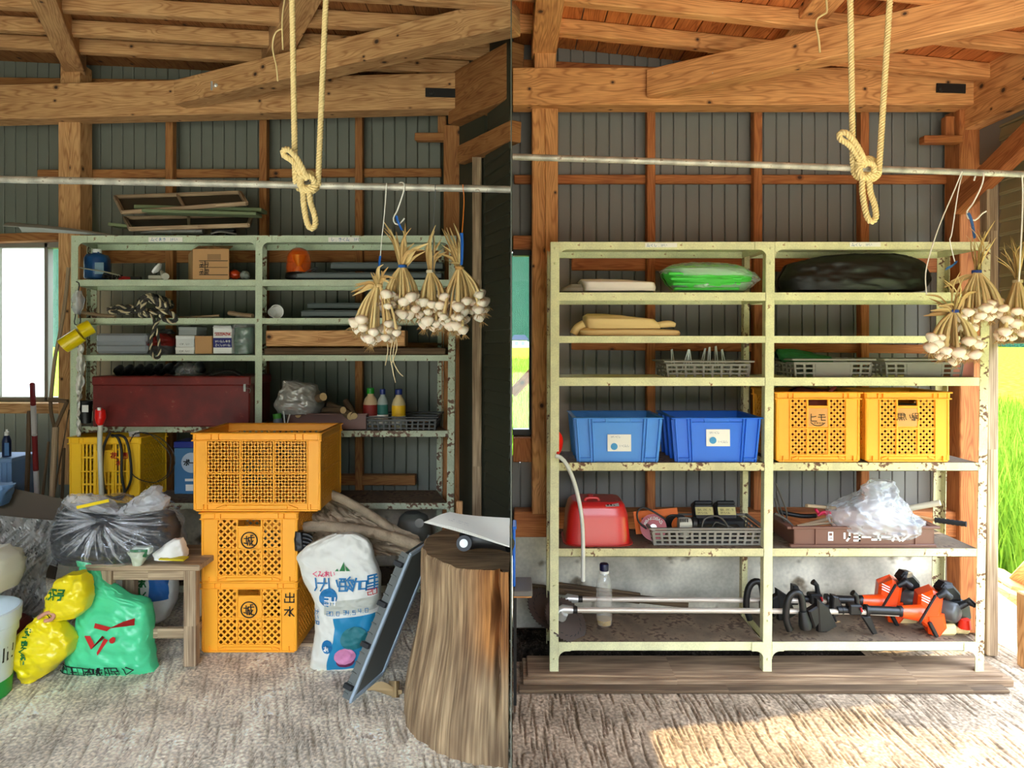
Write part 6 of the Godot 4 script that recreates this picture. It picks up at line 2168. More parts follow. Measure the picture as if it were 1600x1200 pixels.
	s.grid(60, 60, func(u, v):
		var y = lerpf(800, 965, v)
		var x = lerpf(-60, 92 - 40 * v * v + 8 * sin(v * 9), u)
		var k = 1.0 - 2.0 * absf(nz.get_noise_2d(u * 7 + v * 4.5, v * 1.2 - u * 1.0)) + 0.25 * nz.get_noise_2d(u * 22 + v * 12, v * 5)
		return P(x, y + 14 * u * (1 - v), 3.30 - 0.18 * v - 0.045 * k))
	obj("film", s, M.film_grey, o)
	o = at_px("board", "bare grey-brown board leaning behind the silvery sheeting", "board", 55, 840, 3.5)
	s = sw(o)
	var b0 = P(-30, 752, 3.60)
	var b1 = P(108, 782, 3.52)
	var b2 = P(84, 905, 3.42)
	var b3 = P(-30, 880, 3.42)
	for k in 2:
		var w = Vector3(0, -0.005, -0.012) * k
		s.quad(b0 + w, b1 + w, b2 + w, b3 + w, null, Vector2(0, 0), Vector2(0.4, 0), Vector2(0.4, 0.3), Vector2(0, 0.3))
	s.quad(b0, b1, b1 + Vector3(0, -0.005, -0.012), b0 + Vector3(0, -0.005, -0.012))
	s.quad(b1, b2, b2 + Vector3(0, -0.005, -0.012), b1 + Vector3(0, -0.005, -0.012))
	obj("plank", s, mat(Color(0.42, 0.37, 0.31), 0.85), o)
	o = at_px("plastic_sheet", "folded pale blue plastic corner above the leaning board", "plastic", 10, 790, 3.45)
	s = sw(o)
	sack(s, [[757, -20, 22, 0.05], [770, -30, 14, 0.10], [790, -30, 6, 0.10]], 3.46, 91, 0.02, 30, 16)
	obj("film", s, mat(Color(0.42, 0.58, 0.75), 0.4), o)
	o = at_px("bucket", "white plastic bucket with a green foot at the left edge", "bucket", -20, 1050, 2.72)
	s = sw(o)
	var bp = Vector3(P(-45, 1000, 2.72).x, 0, -2.72)
	s.lathe([Vector2(0, 0), Vector2(0.132, 0), Vector2(0.150, 0.24), Vector2(0.158, 0.25), Vector2(0.158, 0.285), Vector2(0.166, 0.29), Vector2(0.170, 0.345), Vector2(0.162, 0.35), Vector2(0.15, 0.33), Vector2(0.128, 0.01), Vector2(0, 0.01)], 36, Transform3D(Basis.IDENTITY, bp))
	obj("body", s, mat(Color(0.86, 0.90, 0.90), 0.4), o)
	s = sw(o)
	s.lathe([Vector2(0.134, 0.0), Vector2(0.1385, 0.07)], 36, Transform3D(Basis.IDENTITY, bp))
	obj("green_band", s, mat(Color(0.10, 0.62, 0.25), 0.4), o)
	s = sw(o)
	letters(s, "02", Vector2(0.0, 0.15), 0.05, func(q: Vector2):
		var a = -0.42 + q.x / 0.147
		var r = 0.134 + q.y * 0.066
		return bp + Vector3(cos(-a) * r, q.y, sin(-a) * r), 0.16)
	obj("lettering", s, M.ink, o)
	o = at_px("plastic_bag", "cream plastic bag bulging out of the white bucket", "bag", -10, 925, 2.72)
	s = sw(o)
	sack(s, [[855, -40, 6, 0.08], [870, -60, 20, 0.22], [895, -70, 21, 0.26], [922, -80, 14, 0.25]], 2.74, 93, 0.016, 44, 26)
	obj("film", s, mat(Color(0.82, 0.80, 0.70), 0.45), o)
	o = at_px("plastic_pot", "round dull red pot half hidden by the white bucket", "pot", 25, 985, 2.95)
	s = sw(o)
	s.lathe([Vector2(0, 0), Vector2(0.07, 0), Vector2(0.105, 0.05), Vector2(0.115, 0.10), Vector2(0.10, 0.17), Vector2(0.07, 0.20), Vector2(0.06, 0.19), Vector2(0, 0.18)], 28, Transform3D(Basis.IDENTITY, Vector3(P(12, 900, 3.0).x, 0.0, -3.0)))
	obj("body", s, mat(Color(0.40, 0.12, 0.09), 0.5), o)
	# tools leaning on the wall under the window
	o = at_px("survey_pole", "red and white banded pole leaning below the frosted window", "pole", 60, 790, 3.8)
	for k in 5:
		s = sw(o)
		var a = [600, 632, 680, 735, 790, 850]
		s.col = (Color(0.46, 0.08, 0.07) if k % 2 == 0 else Color(0.72, 0.70, 0.68)).srgb_to_linear()
		s.tube([P(lerpf(50.5, 61, (a[k] - 600) / 250.0), a[k], 3.78), P(lerpf(50.5, 61, (a[k + 1] - 600) / 250.0), a[k + 1], 3.70)], 0.0135, 12)
		obj("band", s, M.vc, o)
	o = at_px("fork_handle", "old garden fork with a triangular grip handle, leaning by the shelf", "tool", 85, 780, 3.75)
	s = sw(o)
	line(s, [[85, 668], [80, 645], [79, 628]], 3.72, 0.0095, 10, 8)
	line(s, [[87, 668], [97, 645], [105, 627]], 3.72, 0.0095, 10, 8)
	s.tube([P(77, 625, 3.72), P(106, 627, 3.72)], 0.011, 10)
	obj("grip", s, M.wood_dark, o)
	s = sw(o)
	s.tube([P(87, 668, 3.72), P(84, 720, 3.68), P(80, 800, 3.60)], [0.017, 0.0145, 0.014], 12)
	obj("shaft", s, M.wood_grey, o)
	for k in [[46, 642, 42, 770, 0.022, "flat grey lath standing left of the banded pole"], [108, 640, 82, 790, 0.008, "thin grey rod slanting behind the fork handle"], [76, 690, 66, 780, 0.014, "dark stick leaning between banded pole and fork"], [100, 700, 96, 800, 0.016, "dark stick end close to the shelf's left post"]]:
		o = at_px("stick", k[5], "stick", k[0], k[1], 3.8)
		s = sw(o)
		s.bar(P(k[2], k[3], 3.72), P(k[0], k[1], 3.80), k[4], k[4] * 0.7, Vector3.BACK, 0.003)
		obj("shaft", s, M.wood_dark, o)
	o = at_px("spray_bottle", "dark blue bottle with a white cap standing on a pale blue bin", "bottle", 10, 718, 3.7)
	s = sw(o)
	var bt = Transform3D(Basis.IDENTITY, P(10.5, 717, 3.7))
	s.lathe([Vector2(0, 0), Vector2(0.02, 0), Vector2(0.0215, 0.004), Vector2(0.0215, 0.10), Vector2(0.014, 0.125), Vector2(0.010, 0.13)], 18, bt)
	obj("body", s, mat(Color(0.03, 0.10, 0.24), 0.35), o)
	s = sw(o)
	s.lathe([Vector2(0.011, 0.125), Vector2(0.011, 0.148), Vector2(0.005, 0.152), Vector2(0.005, 0.162), Vector2(0, 0.162)], 14, bt)
	obj("cap", s, M.white, o)
	s = sw(o)
	bx(s, 7, 692, 14, 712, 3.677, 0.001, 0)
	obj("label_strip", s, mat(Color(0.30, 0.45, 0.62), 0.5), o)
	o = at_px("storage_bin", "pale blue ribbed plastic bin under the dark blue bottle", "bin", 0, 775, 3.65)
	s = sw(o)
	bx(s, -40, 718, 17, 790, 3.65, 0.2, 0.006)
	for k in 5: bx(s, -18 + k * 8, 724, -14 + k * 8, 790, 3.644, 0.006, 0.001)
	obj("body", s, mat(Color(0.42, 0.55, 0.70), 0.45), o)
	s = sw(o)
	bx(s, -42, 716, 18, 722, 3.645, 0.21, 0.003)
	obj("rim", s, mat(Color(0.46, 0.58, 0.72), 0.45), o)
	o = at_px("stick", "long mossy stick slanting across the clear window strip", "stick", 92, 590, 3.85)
	s = sw(o)
	line(s, [[107, 418], [104, 450], [99, 490], [92, 530], [86, 560], [79, 629]], 3.82, 0.010, 8, 16)
	obj("shaft", s, M.wood_grey, o)

const DR := 2.856

func build_right():
	var o: Node3D
	var s: Shape
	var q: Node3D
	var c
	shelf_unit("pale green steel shelf unit, tidied and half empty, in the bright bay", DR, 0.30, 0.0, [[867.5, 866.0], [1204.0, 1199.0], [1541.0, 1530.0]],
		[[378, 12, 0], [457, 13, 0], [525, 11, 0], [590, 13, 0], [723, 13, 1], [857, 13, 1], [1003, 14, 2]], 1050, 4, M.paint_r, M.paint_worn_r)
	for k in [[1008, 1058, 383, "faded paper strip on the left half of the bright shelf's top rail"], [1328, 1376, 382, "faded paper strip on the right half of the bright shelf's top rail"]]:
		o = at_px("paper_label", k[3], "label", k[0], k[2], DR - 0.004)
		s = sw(o)
		bx(s, k[0], k[2] - 3.5, k[1], k[2] + 3.5, DR - 0.005, 0.001, 0)
		obj("strip", s, M.paper, o)
		print_on(o, "lettering", "みくし.けい", k[0] + 3, k[2] + 2.5, 4.5, px_map(DR - 0.0056), M.ink_blue, 0.1, 1.2)
	o = thing("hanging_pole", "pale galvanised pole hung across the bright bay, garlic at its end", "pole", P(1200, 260, 2.2))
	s = sw(o)
	s.tube(curve([P(801, 245, 2.2), P(1200, 258, 2.2), P(1862, 282, 2.2)], 12), 0.0105, 14)
	obj("pipe", s, M.pipe, o)
	rope_set("twisted straw-coloured rope knotted round the bright bay's pole", 1354, 265, 1.13, 2.2, 1328, 1393, 2)
	o = at_px("string", "short frayed string dangling from the purlin by the bright rope", "string", 1280, 40, 2.6)
	s = sw(o)
	line(s, [[1290, -10], [1292, 18], [1284, 24], [1275, 34], [1279, 60], [1281, 82]], 2.6, 0.004, 6, 20)
	obj("strand", s, M.rope, o)
	o = at_px("string", "thin frayed strings dangling from the purlin by the dim bay's rope", "string", 435, 50, 2.6)
	s = sw(o)
	line(s, [[446, -10], [441, 30], [442, 78]], 2.6, 0.003, 6, 16)
	line(s, [[441, 45], [430, 52], [426, 75], [432, 105], [434, 127]], 2.6, 0.003, 6, 16)
	obj("strand", s, M.rope, o)
	# garlic of the bright bay
	var white = Color(0.93, 0.90, 0.84)
	wire("wire_hanger", "long slack white wire, leftmost of the bright bay's hangers", [[1503, 268, -0.014], [1490, 300], [1465, 360], [1447, 422], [1448, 460]], 2.2, 0.0019, white)
	wire("wire_hanger", "kinked white wire running down to the blue tape, bright bay", [[1504, 270, 0.014], [1497, 300], [1487, 365], [1484, 375], [1492, 410]], 2.2, 0.0019, white)
	wire("wire_hook", "white bent wire hook holding the bright bay's middle garlic bunch", [[1522, 282, 0.012], [1526, 270, 0.013], [1534, 267, 0], [1537, 274, -0.013], [1533, 292, -0.01], [1520, 318], [1511, 330], [1513, 341], [1524, 344], [1534, 334], [1541, 330]], 2.2, 0.0027, white)
	wire("wire_hanger", "white wire at the bright bay's outer edge above the last garlic", [[1597, 274, -0.013], [1598, 300], [1597, 345], [1592, 440]], 2.2, 0.0025, white)
	for k in [[[[1478, 420], [1490, 414], [1494, 408]], "blue tape knotted on the wire of the bright bay's lowest bunch", 0.012], [[[1513, 333], [1518, 345], [1523, 372]], "blue tape tied under the bright bay's bent wire hook", 0.010]]:
		o = at_px("tie_tape", k[1], "tape", k[0][0][0], k[0][0][1], 2.18)
		s = sw(o)
		s.col = Color(0.10, 0.30, 0.50).srgb_to_linear()
		ribbon(s, curve(pts(k[0], 2.18), 8), k[2], k[2] * 0.9, Vector3(0.3, 0.9, 0.2).normalized())
		ribbon(s, curve(pts(k[0], 2.182), 8), k[2] * 0.9, k[2] * 0.8, Vector3(0.9, 0.2, 0.4).normalized())
		obj("ribbon", s, M.vc, o)
	var gl = "garlic bunches in the bright bay"
	garlic("lowest garlic bunch tied in blue before the bright shelf's right post", [1490, 487], [[1462, 535, 14, 12], [1492, 552, 24, 12], [1518, 540, 14, 16]], 36, [[1450, 462], [1448, 490], [1500, 430], [1480, 440], [1520, 455], [1470, 470]], 2.15, 15, Color(0.15, 0.25, 0.55), gl, 0.85)
	garlic("middle garlic bunch below the bright bay's bent wire hook", [1526, 425], [[1535, 485, 22, 12], [1555, 480, 14, 16], [1510, 500, 16, 14]], 36, [[1520, 360], [1548, 350], [1555, 375], [1512, 365], [1480, 440]], 2.2, 16, Color(0.15, 0.25, 0.50), gl, 0.85)
	garlic("outermost garlic bunch of the bright bay, cut by the picture's edge", [1590, 440], [[1585, 500, 16, 16], [1575, 520, 14, 10], [1605, 505, 14, 18]], 32, [[1580, 372], [1590, 380], [1560, 395], [1600, 370], [1570, 385]], 2.22, 17, Color(0.75, 0.66, 0.5), gl, 0.85)

	# ---- first and second tiers
	o = at_px("folded_cloth", "folded white sheet lying flat on the bright shelf's top tier", "cloth", 948, 457, DR + 0.05)
	s = sw(o)
	sack(s, [[438, 906, 940, 0.10], [440, 904, 985, 0.18], [444, 907, 1017, 0.22], [451, 909, 1019.5, 0.22], [457, 909, 1019, 0.21]], DR + 0.13, 101, 0.003, 40, 18, 0.3)
	obj("top_fold", s, mat(Color(0.93, 0.88, 0.84), 0.85), o)
	s = sw(o)
	sack(s, [[446, 888, 910, 0.10], [452, 876, 912, 0.14], [457, 872, 914, 0.14]], DR + 0.13, 102, 0.003, 30, 10, 0.5)
	obj("under_fold", s, mat(Color(0.62, 0.58, 0.52), 0.85), o)
	o = at_px("netting_packet", "bright green netting folded in a clear plastic packet", "packet", 1105, 457, DR + 0.05)
	var rows = [[415, 1065, 1140, 0.06], [420, 1040, 1160, 0.14], [430, 1033, 1172, 0.2], [442, 1040, 1170, 0.2], [456, 1052, 1158, 0.17]]
	s = sw(o)
	sack(s, rows, DR + 0.15, 104, 0.012, 50, 26)
	obj("netting", s, mat(Color(0.30, 0.80, 0.28), 0.6), o)
	for k in 4:
		s = sw(o)
		bx(s, 1045 + k * 3, 425 + k * 8, 1162 - k * 2, 429 + k * 8, DR + 0.045, 0.03, 0.004)
		obj("fold", s, mat(Color(0.34, 0.85, 0.34), 0.6), o)
	s = sw(o)
	sack(s, [[411.5, 1070, 1110, 0.04], [416, 1045, 1150, 0.16], [424, 1031, 1168, 0.24], [434, 1036, 1182, 0.22], [438, 1040, 1188, 0.10], [446, 1044, 1176, 0.2], [457, 1050, 1162, 0.18]], DR + 0.15, 105, 0.010, 60, 30)
	obj("film", s, M.film_white, o)
	o = at_px("black_bag", "large dark bag filling the bright shelf's top right tier", "bag", 1330, 457, DR + 0.05)
	s = sw(o)
	sack(s, [[398, 1330, 1400, 0.06], [403, 1270, 1420, 0.16], [415, 1228, 1438, 0.24], [440, 1215, 1447, 0.26], [456.5, 1218, 1436, 0.25]], DR + 0.15, 106, 0.01, 50, 26)
	obj("film", s, mat(Color(0.05, 0.045, 0.03), 0.55), o)
	o = at_px("folded_cloth", "two folded cream sheets stacked on the second tier", "cloth", 975, 525, DR + 0.05)
	for k in [[[[513, 908, 1000, 0.16], [517, 902, 1055, 0.22], [521, 903, 1057, 0.22], [525, 904, 1056, 0.22]], 0.15, 0], [[[491, 916, 940, 0.06], [494, 912, 970, 0.16], [500, 912, 1018, 0.2], [508, 913, 1026, 0.2], [514, 914, 1027, 0.2]], 0.15, 1]]:
		s = sw(o)
		sack(s, k[0], DR + k[1], 110 + k[2], 0.003, 40, 16, 0.3)
		obj("fold", s, M.cloth_tan, o)
	s = sw(o)
	s.tube(curve(pts([[896, 522], [902, 512], [912, 506]], DR + 0.08), 8), 0.018, 10)
	s.tube(curve(pts([[1026, 508], [1045, 506], [1055, 508]], DR + 0.08), 8), [0.012, 0.013, 0.014, 0.015, 0.015, 0.015, 0.014, 0.012, 0.009], 12)
	obj("rolled_end", s, M.cloth_tan, o)

	# ---- third tier: grey trays
	var sc = px(DR + 0.06)
	q = make_basket("grey tray holding upright metal spikes on the third tier", 136 * sc, 27 * sc, 0.22, M.grey_plastic, 9, 3)
	q.position = P(1096, 590, DR + 0.15)
	var b2 = make_basket("grey tray holding green cloth on the third tier", 126 * sc, 30 * sc, 0.22, M.grey_plastic, 8, 3, [[0.28, 0.72]])
	b2.position = P(1284, 590, DR + 0.15)
	c = dup(b2, "harvest_tray", P(1422, 590, DR + 0.15), 0.0, "grey tray partly behind the lowest garlic on the third tier", "tray")
	rng.seed = 31
	for k in 7:
		o = at_px("metal_spike", "thin metal peg standing in the grey tray, third tier", "peg", 1055 + k * 13, 586, DR + 0.15, "metal pegs in the grey tray")
		s = sw(o)
		var a = P(1050 + k * 13.5, 584, DR + 0.12 + rng.randf() * 0.08)
		var b = P(1056 + k * 13 + rng.randf_range(-9, 9), 541 + rng.randf() * 7, DR + 0.14)
		s.tube([a, b, b + Vector3(0.004, 0.002, 0), a + Vector3(0.014, 0, 0.01)], 0.0028, 6)
		obj("rod", s, M.alu, o)
	o = at_px("green_cloth", "dark green cloth folded in the grey tray", "cloth", 1250, 570, DR + 0.12)
	s = sw(o)
	sack(s, [[546, 1214, 1240, 0.05], [552, 1212, 1268, 0.12], [558, 1214, 1294, 0.16], [570, 1226, 1300, 0.16]], DR + 0.16, 112, 0.01, 36, 16)
	obj("fabric", s, mat(Color(0.05, 0.34, 0.12), 0.7), o)
	o = at_px("pink_box", "dusty pink box behind the lowest garlic on the third tier", "box", 1500, 590, DR + 0.05)
	s = sw(o)
	bx(s, 1488, 560, 1523, 589.5, DR + 0.05, 0.15, 0.004)
	bx(s, 1487, 558, 1524, 563, DR + 0.047, 0.156, 0.002)
	obj("carton", s, mat(Color(0.72, 0.45, 0.38), 0.7), o)

	# ---- fourth tier: blue containers, orange crates
	for k in [[958, 137, 79, M.blue_faded, "faded blue stacking container, left of its darker blue twin", 0], [1105, 138, 79, M.blue, "bright blue stacking container beside the shelf's middle post", 1]]:
		var w = k[1] * px(DR + 0.0)
		var h = 80.0 * px(DR + 0.0)
		q = thing("stacking_container", k[4], "container", P(k[0], 722.5, DR + 0.155))
		s = sh()
		var D = 0.29
		s.box(Vector3(w * 0.88, 0.006, D * 0.9), Vector3(0, 0.005, 0))
		for e in [-1.0, 1.0]:
			s.box(Vector3(w, h, 0.004), Vector3(0, h / 2, e * (D / 2 - 0.006)))
			s.box(Vector3(0.004, h, D), Vector3(e * (w / 2 - 0.006), h / 2, 0))
			s.box(Vector3(w + 0.014, 0.006, 0.018), Vector3(0, h - 0.003, e * (D / 2)), Basis.IDENTITY, 0.002)
			s.box(Vector3(0.018, 0.006, D + 0.014), Vector3(e * w / 2, h - 0.003, 0), Basis.IDENTITY, 0.002)
			for g in [0.30, 0.335, 0.48]:
				s.box(Vector3(0.005, h * 0.97, 0.014), Vector3(e * w * g, h * 0.49, D / 2), Basis.IDENTITY, 0.001)
			s.box(Vector3(w * 0.17, 0.005, 0.014), Vector3(e * w * 0.405, h * 0.19, D / 2), Basis.IDENTITY, 0.001)
			s.box(Vector3(w * 0.17, 0.010, 0.014), Vector3(e * w * 0.405, 0.006, D / 2), Basis.IDENTITY, 0.001)
			for g in 4: s.box(Vector3(0.012, h * 0.95, 0.005), Vector3(e * w / 2, h * 0.48, lerpf(-D * 0.45, D * 0.45, g / 3.0)), Basis.IDENTITY, 0.001)
			s.box(Vector3(0.006, h * 0.08, 0.012), Vector3(e * w * 0.14, h * 0.94, D / 2), Basis.IDENTITY, 0.001)
		s.box(Vector3(w * 0.58, 0.005, 0.01), Vector3(0, h * 0.90, D / 2 - 0.001), Basis.IDENTITY, 0.001)
		s.box(Vector3(w * 0.28, h * 0.06, 0.012), Vector3(0, h * 0.945, D / 2 - 0.001), Basis.IDENTITY, 0.001)
		s.box(Vector3(w * 0.62, 0.012, 0.010), Vector3(0, 0.008, D / 2 - 0.002), Basis.IDENTITY, 0.001)
		s.warp(func(p): return Vector3(p.x * lerpf(0.90, 1.0, p.y / h), p.y, p.z * lerpf(0.94, 1.0, p.y / h)))
		obj("body", s, k[3], q)
		s = sh()
		var lx = 0.005 if k[5] == 0 else 0.005
		var zf = D / 2 * 0.975
		s.box(Vector3(w * 0.27, h * 0.33, 0.002), Vector3(lx, h * 0.50 if k[5] == 0 else h * 0.60, zf + 0.001), Basis(Vector3.RIGHT, -0.03), 0.0)
		obj("paper_card", s, M.paper, q)
		s = sh()
		s.lathe([Vector2(0, 0.001), Vector2(w * 0.04, 0)], 14, Transform3D(Basis(Vector3.RIGHT, PI / 2), Vector3(lx - w * 0.06, (h * 0.43 if k[5] == 0 else h * 0.55), zf + 0.004)))
		obj("printed_dot", s, mat(Color(0.25, 0.58, 0.78), 0.6), q)
		s = sh()
		letters(s, "けいくし", Vector2(lx - w * 0.1, h * 0.60 if k[5] == 0 else h * 0.68), 0.010, func(p): return Vector3(p.x, p.y, zf + 0.005), 0.1)
		letters(s, "いくみし", Vector2(lx - w * 0.0, h * 0.42 if k[5] == 0 else h * 0.50), 0.010, func(p): return Vector3(p.x, p.y, zf + 0.003), 0.1)
		obj("lettering", s, mat(Color(0.35, 0.40, 0.5), 0.7), q)
	var cr = make_crate("harvest_crate", "orange lattice crate whose card has two characters above a smiling mouth", 131 * px(DR), 110 * px(DR), 0.28, "end", M.orange, true)
	cr.position = P(1280, 723.5, DR + 0.15)
	cr.position.y = P(0, 722.5, DR).y
	var cr2 = dup(cr, "harvest_crate", Vector3(P(1420, 0, DR + 0.15 - 0.148).x, cr.position.y, cr.position.z), 0.0, "orange lattice crate with a three-character card, nearest the raised shutter", "crate")
	cr.position.x = P(1280, 0, DR).x
	var zc = -cr.position.z - 0.14
	print_on(cr, "lettering", "ヒモ", 1265, 658, 11, px_map(zc - 0.002), M.ink, 0.1, 1.25)
	s = sw(cr)
	line(s, [[1267, 660], [1273, 664.5], [1282, 665], [1289, 661]], zc - 0.002, 0.0016, 5, 10)
	for k in 4: s.tube([P(1272 + k * 4, 661.0, zc - 0.002), P(1274.5 + k * 4, 661.0, zc - 0.002)], 0.0012, 5)
	obj("lettering", s, M.ink, cr)
	print_on(cr2, "lettering", "黒い網", 1402, 657, 11, px_map(zc - 0.002), M.ink, 0.09, 1.0)
	o = at_px("cloth_bundle", "dull red bundle poking up inside the crate with the smiling card", "cloth", 1275, 640, DR + 0.15)
	s = sw(o)
	sack(s, [[606, 1246, 1262, 0.05], [612, 1235, 1300, 0.12], [630, 1225, 1335, 0.18], [690, 1225, 1335, 0.18]], DR + 0.16, 115, 0.014, 40, 20)
	obj("fabric", s, mat(Color(0.48, 0.18, 0.10), 0.8), o)
	o = at_px("pink_glove", "pink rubber fingertip sticking out of the crate with the smiling card", "glove", 1302, 612, DR + 0.12)
	s = sw(o)
	s.tube(curve(pts([[1296, 625], [1299, 610], [1307, 605]], DR + 0.12), 8), [0.012, 0.012, 0.012, 0.011, 0.011, 0.010, 0.009, 0.007, 0.003], 10)
	obj("rubber", s, mat(Color(0.85, 0.36, 0.28), 0.5), o)
	o = at_px("black_net", "black netting heaped inside the crate with the three-character card", "net", 1420, 700, DR + 0.15)
	s = sw(o)
	sack(s, [[632, 1380, 1455, 0.10], [640, 1366, 1472, 0.18], [714, 1366, 1472, 0.18]], DR + 0.16, 116, 0.014, 40, 20)
	obj("netting", s, M.black_rough, o)
	# siphon with red bulb at left post
	o = at_px("siphon_pump", "red siphon bulb and long clear tube hanging at the bright shelf's left post", "pump", 895, 908, DR - 0.06)
	s = sw(o)
	line(s, [[868, 712], [880, 718], [893, 742], [903, 775], [909, 810], [911, 850], [911, 908]], DR - 0.05, 0.0085, 12, 26)
	obj("tube", s, mat(Color(0.84, 0.84, 0.80), 0.3), o)
	s = sw(o)
	s.tube(curve([P(872, 675, DR + 0.05), P(873, 690, DR + 0.04), P(871, 710, DR)], 8), [0.006, 0.014, 0.018, 0.019, 0.019, 0.018, 0.016, 0.012, 0.006], 14)
	obj("bulb", s, mat(Color(0.90, 0.12, 0.06), 0.3), o)

	# ---- fifth tier
	o = at_px("fuel_can", "red metal fuel can with a carrying handle and pale sticker", "can", 932, 855, DR + 0.05)
	s = sw(o)
	sack(s, [[778, 893, 968, 0.16], [783, 888, 973, 0.20], [800, 884, 978, 0.22], [838, 881, 981, 0.235], [841, 881, 981, 0.235]], DR + 0.15, 200, 0.0, 60, 20, 0.42)
	obj("upper_shell", s, M.red_can, o)
	s = sw(o)
	sack(s, [[842, 881, 982, 0.235], [850, 884, 978, 0.225], [854, 890, 973, 0.20]], DR + 0.15, 201, 0.0, 60, 8, 0.42)
	obj("lower_shell", s, M.red_can, o)
	s = sw(o)
	sack(s, [[839.6, 878, 985, 0.25], [842.6, 878, 985, 0.25]], DR + 0.15, 202, 0.0, 60, 2, 0.42)
	obj("seam_rim", s, mat(Color(0.72, 0.16, 0.10), 0.3), o)
	s = sw(o)
	line(s, [[914, 783], [917, 778.5], [932, 778], [936, 783]], DR + 0.10, 0.007, 10, 16)
	s.tube([P(922, 779, DR + 0.13), P(922, 772, DR + 0.13)], 0.014, 16)
	obj("handle", s, M.red_can, o)
	s = sw(o)
	s.quad(P(944, 783, DR + 0.10), P(965, 782, DR + 0.10), P(968, 791, DR + 0.035), P(947, 792, DR + 0.035))
	obj("sticker", s, M.paper, o)
	s = sw(o)
	for k in 4: s.quad(P(947 + k * 5, 785, DR + 0.083), P(949.5 + k * 5, 785, DR + 0.083), P(951.5 + k * 5, 790, DR + 0.044), P(949 + k * 5, 790, DR + 0.044))
	obj("lettering", s, M.ink, o)
	q = make_basket("grey slotted tray of power tools beside the red fuel can", 180 * px(DR + 0.03), 27 * px(DR + 0.03), 0.24, M.grey_plastic, 14, 3)
	q.position = P(1094, 854, DR + 0.15)
	q.position.y = P(0, 856.5, DR).y
	o = at_px("cutting_disc", "red cutting disc with a steel centre standing in the tool tray", "disc", 1021, 838, DR + 0.04)
	s = sw(o)
	s.tube([P(1021, 824, DR + 0.085), P(1021, 824, DR + 0.105)], 0.057, 30)
	obj("face", s, mat(Color(0.62, 0.05, 0.07), 0.4), o)
	s = sw(o)
	s.tube([P(1021, 824, DR + 0.079), P(1021, 824, DR + 0.09)], 0.014, 18)
	obj("hub", s, M.alu, o)
	s = sw(o)
	for k in 9:
		var a = PI * (0.12 + 0.76 * k / 8.0)
		var m = func(p: Vector2): return P(1021, 824, DR + 0.082) + Vector3(cos(a) * 0.040, sin(a) * 0.040, 0) + Vector3(sin(a), -cos(a), 0) * p.x + Vector3(cos(a), sin(a), 0) * p.y
		letters(s, "N0A80KA8N"[k], Vector2(-0.004, -0.005), 0.011, m, 0.18)
	obj("lettering", s, M.white, o)
	o = at_px("orange_envelope", "orange card leaning at the back of the tool tray", "card", 1026, 830, DR + 0.2)
	s = sw(o)
	s.xf = s.xf * Transform3D(Basis(Vector3.BACK, 0.09), P(1026, 814, DR + 0.19))
	s.box(Vector3(0.20, 0.10, 0.003), Vector3.ZERO, Basis(Vector3.RIGHT, -0.25))
	obj("sheet", s, mat(Color(0.95, 0.45, 0.06), 0.6), o)
	o = at_px("cable_coil", "coiled black power cable beside the red disc", "cable", 1050, 830, DR + 0.1)
	s = sw(o)
	for k in 5:
		var ring = []
		for e in 20: ring.append(P(1050 + k * 2.5, 818, DR + 0.10 + k * 0.012) + Vector3(cos(TAU * e / 20) * 0.035, sin(TAU * e / 20) * 0.042, sin(TAU * e / 20) * 0.02))
		s.tube(ring, 0.0045, 7, false, true)
	line(s, [[1040, 812], [1022, 800], [1005, 793], [996, 800], [998, 815], [1010, 826]], DR + 0.08, 0.0042, 7, 22)
	obj("cable", s, M.black, o)
	o = at_px("grinder", "grey electric grinder body standing in the tool tray", "tool", 1069, 838, DR + 0.06)
	s = sw(o)
	s.tube(curve(pts([[1060, 818], [1068, 818], [1080, 817]], DR + 0.07), 8), [0.024, 0.026, 0.027, 0.027, 0.027, 0.026, 0.025, 0.023, 0.02], 16)
	s.tube([P(1069, 818, DR + 0.07), P(1069, 838, DR + 0.07)], 0.022, 14)
	obj("housing", s, mat(Color(0.70, 0.68, 0.62), 0.45), o)
	s = sw(o)
	for k in 4: bx(s, 1063 + k * 3.5, 811, 1065 + k * 3.5, 816, DR + 0.042, 0.006, 0.0)
	s.tube([P(1081, 817, DR + 0.07), P(1087, 818, DR + 0.07)], 0.027, 16)
	obj("vent", s, M.black, o)
	for k in [[1098, "black battery charger with a yellow label, left of its pair"], [1133, "black battery charger with a yellow label, right of its pair"]]:
		o = at_px("battery_charger", k[1], "charger", k[0], 838, DR + 0.18)
		s = sw(o)
		var x = k[0]
		s.xf = s.xf * Transform3D(Basis(Vector3.RIGHT, -0.42), P(x, 800, DR + 0.18))
		s.box(Vector3(33 * px(DR), 0.10, 0.05), Vector3(0, -0.015, 0), Basis.IDENTITY, 0.008)
		s.box(Vector3(31 * px(DR), 0.02, 0.07), Vector3(0, 0.036, -0.005), Basis.IDENTITY, 0.006)
		obj("housing", s, M.black, o)
		s = sw(o)
		s.xf = s.xf * Transform3D(Basis(Vector3.RIGHT, -0.42), P(x, 800, DR + 0.18))
		s.box(Vector3(29 * px(DR), 0.035, 0.002), Vector3(0.0, 0.0, 0.026))
		obj("label_plate", s, mat(Color(0.72, 0.66, 0.42), 0.6), o)
		s = sw(o)
		s.xf = s.xf * Transform3D(Basis(Vector3.RIGHT, -0.42), P(x, 800, DR + 0.18))
		letters(s, "8A.2K.5", Vector2(-0.03, 0.001), 0.008, func(p): return Vector3(p.x, p.y, 0.0275), 0.14)
		letters(s, "けいしくみ", Vector2(-0.03, -0.012), 0.008, func(p): return Vector3(p.x, p.y, 0.0275), 0.14)
		obj("lettering", s, M.ink, o)
